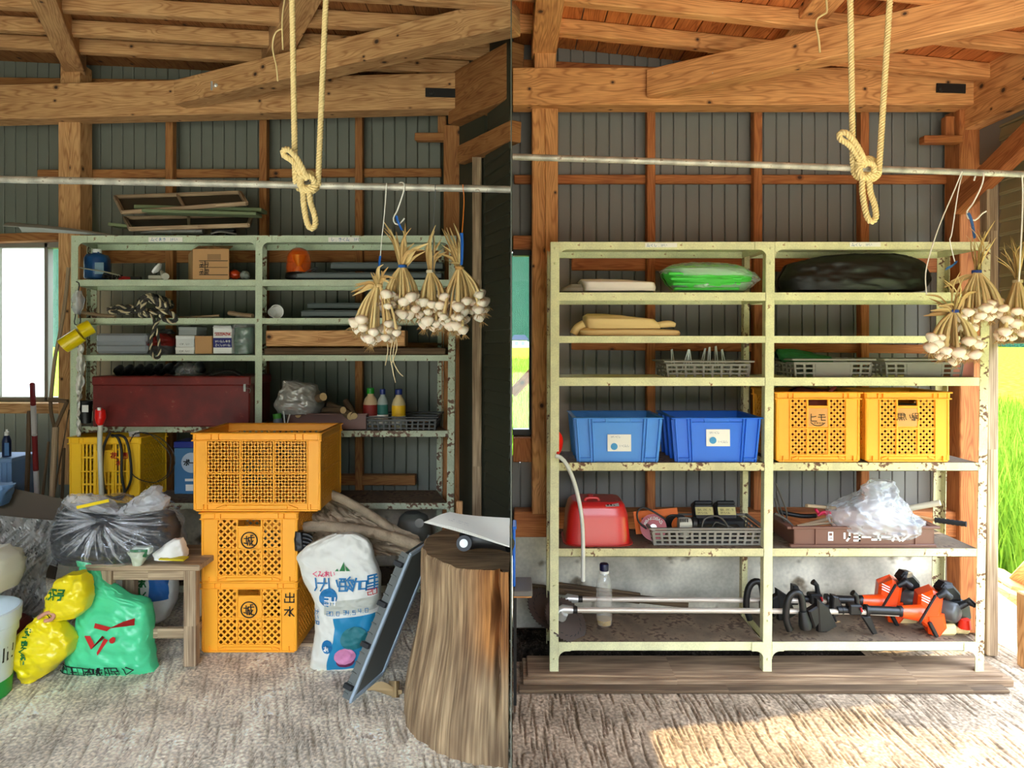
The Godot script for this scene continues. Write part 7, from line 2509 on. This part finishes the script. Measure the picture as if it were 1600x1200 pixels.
	o = at_px("tool_case", "low black tool lying flat beneath the chargers in the tray", "tool", 1130, 845, DR + 0.1)
	s = sw(o)
	bx(s, 1090, 812, 1165, 846, DR + 0.12, 0.08, 0.008)
	bx(s, 1084, 824, 1160, 848, DR + 0.06, 0.06, 0.006)
	obj("body", s, M.black, o)
	s = sw(o)
	line(s, [[1096, 830], [1100, 812], [1116, 806], [1130, 812], [1140, 828]], DR + 0.04, 0.004, 7, 18)
	line(s, [[1112, 826], [1118, 816], [1126, 818], [1150, 826]], DR + 0.045, 0.003, 7, 18)
	obj("cable", s, mat(Color(0.24, 0.23, 0.21), 0.5), o)
	# right half: brown bread tray, bag, tools
	o = at_px("bread_tray", "brown bakery tray with white lettering on the fifth tier", "tray", 1345, 855, DR + 0.03)
	s = sw(o)
	bx(s, 1240, 851, 1460, 853.5, DR + 0.02, 0.26, 0.001)
	bx(s, 1240, 825, 1460, 854, DR + 0.02, 0.006, 0.002)
	bx(s, 1240, 825, 1243, 854, DR + 0.02, 0.26, 0.002)
	bx(s, 1457, 825, 1460, 854, DR + 0.02, 0.26, 0.002)
	bx(s, 1240, 825, 1460, 854, DR + 0.275, 0.006, 0.002)
	bx(s, 1235, 851, 1464, 856, DR + 0.012, 0.02, 0.002)
	bx(s, 1238, 823, 1467, 827, DR + 0.012, 0.016, 0.002)
	bx(s, 1274, 826, 1276, 853, DR + 0.014, 0.008, 0.001)
	bx(s, 1430, 826, 1432, 853, DR + 0.014, 0.008, 0.001)
	bx(s, 1230, 823, 1242, 827, DR + 0.02, 0.26, 0.002)
	bx(s, 1458, 823, 1470, 827, DR + 0.02, 0.26, 0.002)
	obj("tray_body", s, M.tray_brown, o)
	print_on(o, "lettering", "リョーユーパン", 1317, 844.5, 12, px_map(DR + 0.018), M.white, 0.26, 1.28)
	s = sw(o)
	bx(s, 1294, 831, 1302, 845, DR + 0.0185, 0.001, 0)
	obj("emblem", s, M.white, o)
	s = sw(o)
	bx(s, 1295.5, 833, 1300.5, 837, DR + 0.0178, 0.0005, 0)
	bx(s, 1296.5, 840, 1298, 842, DR + 0.0178, 0.0005, 0)
	bx(s, 1299, 840, 1300.5, 842, DR + 0.0178, 0.0005, 0)
	obj("emblem_eyes", s, M.tray_brown, o)
	o = at_px("plastic_bag", "crumpled clear plastic bag heaped on the brown bakery tray", "bag", 1370, 840, DR + 0.08)
	s = sw(o)
	sack(s, [[752, 1364, 1394, 0.03], [760, 1345, 1398, 0.06], [772, 1350, 1398, 0.10], [784, 1322, 1408, 0.14], [798, 1298, 1416, 0.18], [812, 1297, 1436, 0.2], [826, 1304, 1438, 0.2], [836, 1340, 1426, 0.14], [845, 1380, 1418, 0.06]], DR + 0.10, 121, 0.024, 70, 44)
	obj("film", s, M.film_white, o)
	s = sw(o)
	sack(s, [[772, 1358, 1385, 0.04], [800, 1345, 1412, 0.10], [830, 1345, 1425, 0.12], [840, 1382, 1416, 0.06]], DR + 0.10, 122, 0.02, 40, 24)
	obj("inner_film", s, M.film_white, o)
	o = at_px("plastic_tube", "whitish plastic tube sticking out right behind the clear bag", "tube", 1445, 795, DR + 0.15)
	s = sw(o)
	s.tube([P(1405, 797, DR + 0.18), P(1466, 786, DR + 0.08), P(1469, 785.5, DR + 0.075)], [0.013, 0.013, 0.012], 16)
	obj("tube", s, mat(Color(0.80, 0.76, 0.66), 0.4), o)
	o = at_px("hand_tool", "stick with a black ridged grip reaching over the bakery tray's end", "tool", 1470, 818, DR + 0.1)
	s = sw(o)
	s.tube([P(1400, 800, DR + 0.2), P(1462, 813, DR + 0.08)], 0.007, 8)
	obj("shaft", s, M.wood_pale, o)
	s = sw(o)
	var gp = []
	var gr_ = []
	for k in 15:
		gp.append(P(1461, 812.5, DR + 0.08).lerp(P(1510, 819, DR + 0.0), k / 14.0))
		gr_.append(0.0125 if k % 2 == 0 else 0.0105)
	s.tube(gp, gr_, 12)
	obj("grip", s, M.black_rough, o)
	o = at_px("pruning_saw", "tool with a pink tip lying at the back of the bakery tray", "tool", 1285, 808, DR + 0.15)
	s = sw(o)
	line(s, [[1218, 800], [1250, 806], [1275, 806]], DR + 0.2, 0.010, 8, 12)
	obj("handle", s, M.black, o)
	s = sw(o)
	line(s, [[1274, 795], [1281, 803], [1290, 800], [1298, 801]], DR + 0.16, 0.007, 8, 12)
	line(s, [[1278, 806], [1286, 800], [1292, 804]], DR + 0.15, 0.006, 8, 8)
	obj("pink_tip", s, mat(Color(0.82, 0.14, 0.30), 0.4), o)
	for k in [[1236, 826, 1300, 809, 0.009, "bare grey stick lying low in the bakery tray"], [1245, 822, 1310, 816, 0.006, "thinner stick beside another in the bakery tray"], [1260, 790, 1305, 794, 0.008, "wooden stick behind the pink-tipped tool"]]:
		o = at_px("stick", k[5], "stick", k[0], k[1], DR + 0.1)
		s = sw(o)
		s.tube([P(k[0], k[1], DR + 0.1), P(k[2], k[3], DR + 0.2)], k[4], 8)
		obj("shaft", s, M.wood_grey, o)
	o = at_px("bent_wire", "springy bent wires standing at the left end of the bakery tray", "wire", 1220, 810, DR + 0.1)
	s = sw(o)
	line(s, [[1212, 755], [1220, 775], [1229, 800], [1227, 815], [1216, 800], [1211, 778]], DR + 0.1, 0.0035, 7, 24)
	line(s, [[1213, 768], [1218, 790], [1224, 808]], DR + 0.12, 0.003, 7, 16)
	line(s, [[1210, 802], [1228, 812], [1240, 824]], DR + 0.08, 0.006, 7, 12)
	obj("strand", s, mat(Color(0.25, 0.22, 0.18), 0.5), o)

	# ---- bottom tier
	o = at_px("clear_bottle", "clear ribbed bottle with a navy cap and a little oil", "bottle", 944, 977, DR + 0.05)
	var t = Transform3D(Basis.IDENTITY, P(944, 975, DR + 0.1))
	var r0 = 12.6 * px(DR + 0.1)
	s = sw(o)
	var prof = [Vector2(0, 0.001), Vector2(r0 * 0.9, 0.0), Vector2(r0, 0.006)]
	for k in 13: prof.append(Vector2(r0 * (0.97 if k % 2 == 0 else 1.0), 0.02 + k * 0.0125))
	prof.append_array([Vector2(r0 * 0.92, 0.19), Vector2(r0 * 0.62, 0.218), Vector2(r0 * 0.48, 0.228), Vector2(r0 * 0.48, 0.243)])
	s.lathe(prof, 28, t)
	obj("body", s, clear(Color(0.95, 0.95, 0.92), 0.14, 0.06), o)
	s = sw(o)
	s.lathe([Vector2(r0 * 0.55, 0.236), Vector2(r0 * 0.57, 0.262), Vector2(r0 * 0.5, 0.266), Vector2(0, 0.266)], 18, t)
	obj("cap", s, mat(Color(0.06, 0.06, 0.22), 0.4), o)
	s = sw(o)
	s.lathe([Vector2(r0 * 0.6, 0.225), Vector2(r0 * 0.6, 0.236)], 18, t)
	obj("neck_ring", s, M.white, o)
	s = sw(o)
	s.lathe([Vector2(0, 0.003), Vector2(r0 * 0.9, 0.003), Vector2(r0 * 0.95, 0.024), Vector2(0, 0.024)], 24, t)
	obj("oil", s, clear(Color(0.62, 0.48, 0.10), 0.75, 0.1), o)
	# brush cutters: pole from a toothed blade at the left to an engine at the right
	for k in [[0.0, 0.0, 0.06, 0.0, "nearer brush cutter with an orange engine, lying on the bottom tier"], [-62.0, -17.0, 0.20, 8.0, "farther brush cutter with an orange engine, behind its twin"]]:
		brush_cutter(k[0], k[1], DR + k[2], k[3], k[4])
	# planks and dirt under the shelf
	for k in [[816, 1558, 1058.0, 0.030, 0.20, 2.80, "long weathered plank under the bright shelf's front feet", 0.0], [810, 1572, 1070, 0.016, 0.05, 2.745, "thin weathered plank edge along the floor before the bright shelf", 0.0]]:
		o = at_px("plank", k[6], "plank", (k[0] + k[1]) / 2.0, k[2], k[5])
		s = sw(o)
		var a = P(k[0], 0, k[5] + k[4] / 2).x
		var b = P(k[1], 0, k[5] + k[4] / 2).x
		var m = 60
		s.bar(Vector3(a, k[3] / 2 - 0.002, -k[5] - k[4] / 2), Vector3(b, k[3] / 2 - 0.002, -k[5] - k[4] / 2), k[4], k[3], Vector3.UP, 0.004)
		if k[3] > 0.02: s.bar(Vector3(a + 0.02, k[3] + 0.002, -k[5] - k[4] / 2 - 0.012), Vector3(b - 0.03, k[3] + 0.002, -k[5] - k[4] / 2 - 0.012), k[4] - 0.02, 0.010, Vector3.UP, 0.003)
		obj("board", s, M.wood_dark if k[3] < 0.02 else M.wood_weather, o)
	o = thing("dirt_heap", "dark soil gathered on the floor under the bright shelf", "dirt", Vector3(0.9, 0, -3.1))
	s = sw(o)
	var nz = noise(131, 1.0, 3)
	s.grid(90, 16, func(u, v): return Vector3(lerpf(0.01, 1.62, u), 0.001 + 0.035 * sin(PI * v) * (1.0 + nz.get_noise_2d(u * 40, v * 6)) * smoothstep(1.0, 0.85, u), lerpf(-3.02, -3.37, v)))
	tag(obj("soil", s, M.dirt, o), "", "", "", "stuff")
	o = thing("grey_board", "pale weathered board lying on the plinth ledge behind the brush cutters", "board", P(980, 940, 3.3))
	s = sw(o)
	s.bar(P(803, 915, 3.25), P(1075, 944, 3.20), 0.03, 0.030, Vector3.UP, 0.003)
	s.bar(P(870, 918, 3.28), P(1000, 935, 3.24), 0.02, 0.05, Vector3.UP, 0.003)
	obj("plank", s, M.wood_dark, o)
	# left edge: table end with blue tub
	o = thing("side_table", "grey table end at the bright bay's left edge", "table", Vector3(0.04, 0, -2.75))
	s = sw(o)
	s.box(Vector3(0.076, 0.022, 0.16), Vector3(0.043, P(0, 928, 2.64).y, -2.72), Basis.IDENTITY, 0.003)
	obj("top", s, mat(Color(0.46, 0.44, 0.41), 0.6), o)
	s = sw(o)
	s.box(Vector3(0.072, 0.008, 0.15), Vector3(0.042, P(0, 933.5, 2.64).y, -2.72), Basis.IDENTITY, 0.001)
	obj("underlay", s, M.wood_r, o)
	for k in [-2.66, -2.79]:
		s = sw(o)
		s.box(Vector3(0.012, P(0, 933.5, 2.64).y, 0.012), Vector3(0.012, P(0, 933.5, 2.64).y / 2, k), Basis.IDENTITY, 0.001)
		obj("leg", s, M.dark_steel, o)
	o = thing("blue_tub", "sliver of a blue plastic tub on the grey table end", "tub", Vector3(0.01, P(0, 924, 2.64).y, -2.7))
	s = sw(o)
	s.box(Vector3(0.012, 0.24, 0.10), Vector3(0.008, P(0, 924, 2.64).y + 0.125, -2.72), Basis.IDENTITY, 0.004)
	s.box(Vector3(0.017, 0.012, 0.11), Vector3(0.0098, P(0, 924, 2.64).y + 0.24, -2.72), Basis.IDENTITY, 0.003)
	obj("shell", s, M.blue, o)
	# outside right: planks, stake
	var pl = [[1544, 905, 1594, 936, 3.6, 0.10, 0.02, "bright sunlit plank leaning outside the raised shutter"], [1546, 886, 1605, 925, 3.75, 0.16, 0.02, "broad brown plank lying behind the sunlit one outside"], [1580, 935, 1625, 890, 3.7, 0.14, 0.04, "short thick timber offcut outside the raised shutter"]]
	for k in pl:
		o = at_px("plank", k[7], "plank", k[0], k[1], k[4])
		s = sw(o)
		s.bar(P(k[0], k[1], k[4]), P(k[2], k[3], k[4] - 0.3), k[5], k[6], Vector3(0.2, 0.8, 0.5), 0.003)
		obj("board", s, M.wood_pale if k[6] < 0.03 and k[5] < 0.12 else M.wood_r, o)
	o = thing("wooden_stake", "short thick wooden stake standing just outside the raised shutter", "stake", Vector3(P(1606, 0, 2.98).x, -0.03, -2.98))
	s = sw(o)
	s.bar(Vector3(P(1607, 0, 2.98).x, -0.04, -2.98), P(1606, 926, 2.98), 0.062, 0.062, Vector3.BACK, 0.006)
	obj("shaft", s, M.wood_pale, o)
	# a shrub outside that shades part of the floor
	o = thing("garden_shrub", "leafy garden shrub just past the raised shutter", "shrub", Vector3(2.95, -0.03, -2.97))
	s = sw(o)
	for k in 4: s.tube([Vector3(2.95, -0.05, -2.97), Vector3(2.95 + 0.05 * cos(k * 1.6), 0.9, -2.97 + 0.05 * sin(k * 1.6))], 0.015, 6)
	obj("stem", s, M.wood_dark, o)
	s = sw(o)
	rng.seed = 41
	for k in 3400:
		var a = rng.randf() * TAU
		var h = rng.randf()
		var tall = k < 1900
		var r = sqrt(rng.randf()) * ((0.12 if tall else 0.19) * sin(PI * (0.14 + 0.8 * h)) + 0.02)
		var p = Vector3(2.95 + cos(a) * r, 0.08 + h * (2.15 if tall else 1.12), (-3.17 if tall else -2.93) + sin(a) * r)
		var d = Vector3(rng.randf_range(-1, 1), rng.randf_range(-0.3, 1), rng.randf_range(-1, 1)).normalized() * 0.045
		var w = d.cross(Vector3(rng.randf_range(-1, 1), 1, rng.randf_range(-1, 1))).normalized() * 0.022
		s.col = Color(0.14, 0.30, 0.08).lerp(Color(0.35, 0.5, 0.15), rng.randf()).srgb_to_linear()
		s.quad(p - d, p + w, p + d, p - w)
	tag(obj("foliage", s, M.grass, o), "", "", "", "stuff")

func brush_cutter(dx: float, dy: float, d: float, ldx: float, label: String):
	var o = at_px("brush_cutter", label, "brush cutter", 1300 + dx, 985 + dy, d)
	var p = func(x, y, z := 0.0): return P(x + dx, y + dy, d + z)
	var pl = func(x, y, z = 0.0): return P(x + ldx, y + dy, d + z)
	var bc = pl.call(884, 968, 0.02) if ldx == 0.0 else pl.call(848, 968, 0.02)
	var s = sw(o)
	s.tube([pl.call(882, 953), p.call(1130, 954), p.call(1345, 956), p.call(1420, 960)], 0.0115, 14)
	obj("shaft", s, mat(Color(0.80, 0.76, 0.70), 0.35, null, Vector3.ONE, false, 0.3), o)
	# toothed blade seen nearly edge-on
	s = sw(o)
	var poly = PackedVector2Array()
	var R = 0.108
	for k in 40:
		poly.append(Vector2(cos(TAU * k / 40), sin(TAU * k / 40)) * R)
		poly.append(Vector2(cos(TAU * (k + 0.75) / 40), sin(TAU * (k + 0.75) / 40)) * R * 0.925)
	var nn = Vector3(0.47, 0.72, 0.5).normalized()
	var ex = Vector3.UP.cross(nn).normalized()
	var bx0 = Basis(ex, nn.cross(ex), nn)
	s.prism(poly, 0.0025, Transform3D(bx0, bc))
	obj("blade", s, mat(Color(0.36, 0.31, 0.28), 0.5, null, Vector3.ONE, false, 0.6), o)
	s = sw(o)
	for k in 20:
		var a = TAU * k / 20
		s.box(Vector3(0.003, 0.014, 0.0032), bc + bx0 * Vector3(cos(a) * 0.075, sin(a) * 0.075, 0.0), bx0 * Basis(Vector3.BACK, a + 0.4))
	obj("blade_slots", s, M.black, o)
	s = sw(o)
	s.tube([pl.call(872, 956), pl.call(880, 952), pl.call(895, 953)], [0.017, 0.021, 0.016], 14)
	s.lathe([Vector2(0, 0.03), Vector2(0.018, 0.028), Vector2(0.026, 0.0), Vector2(0.026, -0.006), Vector2(0, -0.006)], 16, Transform3D(bx0 * Basis(Vector3.RIGHT, PI / 2), pl.call(877, 962)))
	obj("gear_head", s, M.alu, o)
	s = sw(o)
	s.tube([pl.call(893, 953), pl.call(902, 953)], 0.0145, 14)
	obj("clamp", s, M.dark_steel, o)
	# loop handle
	s = sw(o)
	line(s, [[1234 + dx, 985 + dy], [1228 + dx, 965 + dy], [1231 + dx, 938 + dy], [1240 + dx, 926 + dy], [1250 + dx, 928 + dy], [1254 + dx, 945 + dy], [1255 + dx, 960 + dy]], d - 0.02, 0.0145, 12, 26)
	s.tube([p.call(1254, 956, -0.03), p.call(1258, 976, -0.04), p.call(1259, 982, -0.04)], [0.017, 0.027, 0.024], 16)
	obj("loop_handle", s, M.black, o)
	s = sw(o)
	s.prism(PackedVector2Array([Vector2(-0.03, 0.06), Vector2(0.03, 0.02), Vector2(0.075, -0.07), Vector2(0.02, -0.09), Vector2(-0.02, -0.085)]), 0.03, Transform3D(Basis(Vector3.UP, 0.3), p.call(1283, 955, -0.01)), 0.006)
	s.prism(PackedVector2Array([Vector2(-0.05, 0.03), Vector2(0.0, 0.05), Vector2(0.015, -0.02), Vector2(-0.02, -0.05)]), 0.035, Transform3D(Basis(Vector3.UP, 0.3), p.call(1275, 962, -0.01)), 0.006)
	obj("guard_bracket", s, M.black, o)
	s = sw(o)
	s.prism(PackedVector2Array([Vector2(-0.012, 0.045), Vector2(0.012, 0.04), Vector2(0.03, 0.0), Vector2(0.01, -0.045), Vector2(-0.015, -0.045)]), 0.04, Transform3D(Basis.IDENTITY, p.call(1303, 945, 0.02)), 0.005)
	s.tube([p.call(1308, 953), p.call(1326, 953)], 0.016, 12)
	s.tube([p.call(1315, 953), p.call(1317, 953)], 0.018, 12)
	obj("hanger_clamp", s, M.black, o)
	s = sw(o)
	bx(s, 1328 + dx, 946 + dy, 1348 + dx, 962 + dy, d - 0.025, 0.045, 0.006)
	s.tube([p.call(1340, 945), p.call(1338, 931), p.call(1332, 926)], [0.012, 0.01, 0.014], 10)
	s.prism(PackedVector2Array([Vector2(-0.02, 0.0), Vector2(0.02, 0.0), Vector2(0.05, -0.075), Vector2(0.03, -0.08)]), 0.02, Transform3D(Basis.IDENTITY, p.call(1352, 962)), 0.004)
	obj("throttle", s, M.black, o)
	s = sw(o)
	line(s, [[1345 + dx, 950 + dy], [1347 + dx, 956 + dy]], d - 0.03, 0.005, 6, 4)
	obj("trigger", s, mat(Color(0.65, 0.08, 0.10), 0.4), o)
	s = sw(o)
	s.tube([p.call(1352, 953), p.call(1356, 953), p.call(1357, 953), p.call(1403, 955), p.call(1404, 955), p.call(1409, 955)], [0.024, 0.024, 0.0185, 0.0185, 0.023, 0.023], 18)
	obj("grip_sleeve", s, M.black, o)
	# engine
	s = sw(o)
	s.tube([p.call(1407, 956), p.call(1412, 956), p.call(1440, 958)], [0.024, 0.027, 0.036], 18)
	s.prism(PackedVector2Array([Vector2(-0.060, -0.045), Vector2(-0.05, 0.055), Vector2(0.005, 0.085), Vector2(0.045, 0.06), Vector2(0.035, -0.02), Vector2(0.01, -0.075), Vector2(-0.02, -0.08)]), 0.10, Transform3D(Basis(Vector3.UP, -0.35), p.call(1452, 947, 0.04)), 0.012)
	s.prism(PackedVector2Array([Vector2(-0.03, 0.02), Vector2(0.04, 0.03), Vector2(0.05, -0.03), Vector2(0.02, -0.075), Vector2(-0.02, -0.065)]), 0.11, Transform3D(Basis(Vector3.UP, -0.3), p.call(1454, 962, 0.04)), 0.01)
	obj("orange_housing", s, mat(Color(0.95, 0.30, 0.05), 0.35), o)
	s = sw(o)
	for k in 3:
		var a = p.call(1440, 929 + k * 4, -0.035)
		s.bar(a, a + Vector3(0.03, -0.014, 0.01), 0.003, 0.004, Vector3.UP)
	obj("housing_stripes", s, M.white, o)
	s = sw(o)
	s.xf = s.xf * Transform3D(Basis(Vector3.UP, 0.55) * Basis(Vector3.RIGHT, PI / 2), p.call(1487, 956, 0.0))
	s.lathe([Vector2(0, 0.03), Vector2(0.030, 0.028), Vector2(0.041, 0.018), Vector2(0.044, -0.03), Vector2(0.0, -0.03)], 26)
	obj("recoil_cover", s, mat(Color(0.27, 0.26, 0.25), 0.4), o)
	s = sw(o)
	s.prism(PackedVector2Array([Vector2(-0.06, 0.02), Vector2(-0.05, 0.05), Vector2(0.0, 0.06), Vector2(0.05, 0.03), Vector2(0.06, -0.03), Vector2(0.03, -0.06), Vector2(-0.02, -0.05)]), 0.09, Transform3D(Basis(Vector3.UP, 0.3), p.call(1490, 952, 0.06)), 0.012)
	s.prism(PackedVector2Array([Vector2(-0.045, 0.02), Vector2(-0.03, 0.04), Vector2(0.01, 0.042), Vector2(0.05, 0.0), Vector2(0.055, -0.035), Vector2(0.0, -0.03)]), 0.07, Transform3D(Basis(Vector3.UP, 0.2), p.call(1478, 925, 0.03)), 0.012)
	s.prism(PackedVector2Array([Vector2(-0.03, 0.0), Vector2(-0.01, 0.02), Vector2(0.03, 0.012), Vector2(0.04, -0.02), Vector2(-0.02, -0.02)]), 0.05, Transform3D(Basis(Vector3.UP, 0.2), p.call(1474, 914, 0.03)), 0.008)
	s.tube([p.call(1465, 932, -0.02), p.call(1476, 926, -0.03), p.call(1484, 934, -0.03)], [0.012, 0.02, 0.016], 12)
	s.tube([p.call(1498, 948, 0.0), p.call(1512, 941, -0.01), p.call(1521, 945, -0.02)], [0.016, 0.014, 0.010], 10)
	bx(s, 1470 + dx, 965 + dy, 1500 + dx, 974 + dy, d + 0.0, 0.09, 0.008)
	obj("cylinder_cover", s, M.black, o)
	s = sw(o)
	s.bar(p.call(1462, 930, -0.05), p.call(1436, 974, -0.05), 0.008, 0.014, Vector3.BACK, 0.003)
	s.bar(p.call(1452, 972, -0.03), p.call(1464, 995, -0.03), 0.016, 0.016, Vector3.BACK, 0.003)
	s.tube([p.call(1512, 937, -0.02), p.call(1524, 947, -0.03)], [0.013, 0.010], 10)
	obj("lever", s, M.black, o)
	s = sw(o)
	bx(s, 1464 + dx, 977 + dy, 1498 + dx, 995 + dy, d - 0.01, 0.09, 0.012)
	bx(s, 1496 + dx, 982 + dy, 1517 + dx, 992 + dy, d + 0.0, 0.07, 0.008)
	obj("fuel_tank", s, mat(Color(0.84, 0.74, 0.52), 0.35), o)
	s = sw(o)
	s.tube([p.call(1507, 967, 0.01), p.call(1507, 981, 0.01)], [0.022, 0.026], 18)
	obj("fuel_cap", s, mat(Color(0.85, 0.14, 0.04), 0.4), o)

func build_outdoors():
	var s = sh()
	s.quad(Vector3(-500, -0.03, -480), Vector3(500, -0.03, -480), Vector3(200, -0.03, -5.6), Vector3(-200, -0.03, -5.6), Vector3.UP)
	s.quad(Vector3(3.0, -0.03, -5.6), Vector3(200, -0.03, -5.6), Vector3(200, -0.03, 1.0), Vector3(3.0, -0.03, 1.0), Vector3.UP)
	structure(obj("field", s, M.field), "bright rice field outside")
	s = sh()
	s.quad(Vector3(-60, -0.035, -1.2), Vector3(3.0, -0.035, -1.2), Vector3(3.0, -0.035, 60), Vector3(-60, -0.035, 60), Vector3.UP)
	s.quad(Vector3(3.0, -0.035, 1.0), Vector3(60, -0.035, 1.0), Vector3(60, -0.035, 60), Vector3(3.0, -0.035, 60), Vector3.UP)
	s.quad(Vector3(-60, -0.035, -5.6), Vector3(-3.4, -0.035, -5.6), Vector3(-3.4, -0.035, -1.2), Vector3(-60, -0.035, -1.2), Vector3.UP)
	structure(obj("yard", s, M.yard), "pale earth yard in front of the shed")
	# wooded hills
	var nh := noise(91, 0.012, 4)
	s = sh()
	s.grid(120, 14, func(u, v):
		var a := lerpf(-1.25, 1.05, u)
		var r := lerpf(250.0, 420.0, v)
		var h := (60.0 + nh.get_noise_2d(u * 420.0, 7.0) * 26.0) * sin(minf(1.0, v * 1.3) * PI / 2) + nh.get_noise_2d(u * 9000.0, v * 900.0) * 3.0
		return Vector3(sin(a) * r, -0.2 + maxf(0.0, h), -cos(a) * r))
	structure(obj("hills", s, M.forest), "wooded hills beyond the fields")
	# unseen wooded slopes, added behind and beside the viewer to block sky light
	s = sh()
	s.grid(80, 8, func(u, v):
		var a := lerpf(-1.3, 1.72, u)
		var r := lerpf(26.0, 60.0, v)
		return Vector3(sin(a) * r, -0.1 + (9.5 + nh.get_noise_2d(u * 300.0, 40.0) * 4.0) * sin(minf(1.0, v * 3.0) * PI / 2), cos(a) * r))
	s.grid(40, 8, func(u, v):
		var a := lerpf(0.7, 1.9, u)
		var r := lerpf(11.0, 24.0, v)
		return Vector3(sin(a) * r, -0.1 + (6.2 + nh.get_noise_2d(u * 400.0, 90.0) * 2.0) * sin(minf(1.0, v * 3.5) * PI / 2), cos(a) * r))  # nearer grove, added to cut sky light on the right floor
	structure(obj("hills", s, M.forest), "added unseen wooded slopes that block sky light across the yard")
	# farmhouse seen through the slit window
	var fh = thing("farmhouse", "small dark-roofed farmhouse far across the field, seen through the window slit", "building", Vector3(2.1, 0, -185))
	s = sh()
	s.box(Vector3(4.2, 2.2, 4.0), Vector3(0, 1.1, 0), Basis.IDENTITY, 0.02)
	s.box(Vector3(1.4, 1.7, 2.6), Vector3(2.6, 0.85, 0.3), Basis.IDENTITY, 0.02)
	obj("wall", s, mat(Color(0.62, 0.62, 0.62), 0.8), fh)
	s = sh()
	s.col = Color(0.03, 0.04, 0.06)
	for k in [-1.0, 1.0]:
		s.quad(Vector3(-2.6, 2.1, 2.6 * k), Vector3(2.6, 2.1, 2.6 * k), Vector3(1.5, 3.5, 0), Vector3(-1.5, 3.5, 0))
		s.tri(Vector3(2.6 * k, 2.1, -2.6), Vector3(2.6 * k, 2.1, 2.6), Vector3(1.5 * k, 3.5, 0), Vector3(k, 0.6, 0), Vector3(k, 0.6, 0), Vector3(k, 0.6, 0))
	s.box(Vector3(5.2, 0.1, 5.2), Vector3(0, 2.08, 0))
	s.c.fill(Color.WHITE)
	obj("roof", s, M.roof_tile, fh)
	s = sh()
	s.col = Color(0.1, 0.12, 0.15)
	s.box(Vector3(0.9, 1.0, 0.05), Vector3(-0.9, 1.1, 2.02))
	s.box(Vector3(0.9, 1.0, 0.05), Vector3(0.9, 1.1, 2.02))
	obj("window", s, M.vc, fh)
	# grass: tufts of blades scattered where the openings look out
	s = sh()
	rng.seed = 5
	for k in 9:
		var a := rng.randf() * TAU
		var l := rng.randf_range(0.6, 1.0)
		var r0 := Vector3(rng.randf_range(-0.05, 0.05), 0, rng.randf_range(-0.05, 0.05))
		var d := Vector3(cos(a), 0, sin(a))
		var w := Vector3(-d.z, 0, d.x) * 0.012
		var p1 := r0 + Vector3(0, 0.55 * l, 0) + d * 0.09 * l
		var p2 := r0 + Vector3(0, 0.92 * l, 0) + d * 0.24 * l
		s.col = Color(0.10, 0.22, 0.015).lerp(Color(0.22, 0.34, 0.03), rng.randf())
		var nn := (d * 0.6 + Vector3.UP).normalized()
		s.quad(r0 - w, r0 + w, p1 + w * 0.7, p1 - w * 0.7, nn)
		s.tri(p1 - w * 0.7, p1 + w * 0.7, p2, nn, nn, nn)
	var tuft := mesh_of(s)
	for zone in [[2.9, 9.0, -14.0, -3.2, 9000, 0.62, "tall green grass filling the field outside the raised shutter"], [-0.2, 1.4, -40.0, -4.6, 5000, 0.7, "tall green grass outside the window slit of the bright bay"], [-9.0, -2.4, -12.0, -5.0, 5000, 0.7, "bright grass outside the clear window strip of the dim bay"]]:
		var mm := MultiMesh.new()
		mm.transform_format = MultiMesh.TRANSFORM_3D
		mm.mesh = tuft
		mm.instance_count = zone[4]
		for i in zone[4]:
			var q := Vector3(rng.randf_range(zone[0], zone[1]), -0.03, rng.randf_range(zone[2], zone[3]))
			var k: float = rng.randf_range(0.6, 1.15) * zone[5]
			mm.set_instance_transform(i, Transform3D(Basis(Vector3.UP, rng.randf() * TAU).scaled(Vector3(k, k * rng.randf_range(0.8, 1.2), k)), q))
		var mi := MultiMeshInstance3D.new()
		mi.multimesh = mm
		mi.material_override = M.grass
		mi.name = numbered("grass")
		add_child(mi)
		tag(mi, zone[6], "grass", "", "stuff")
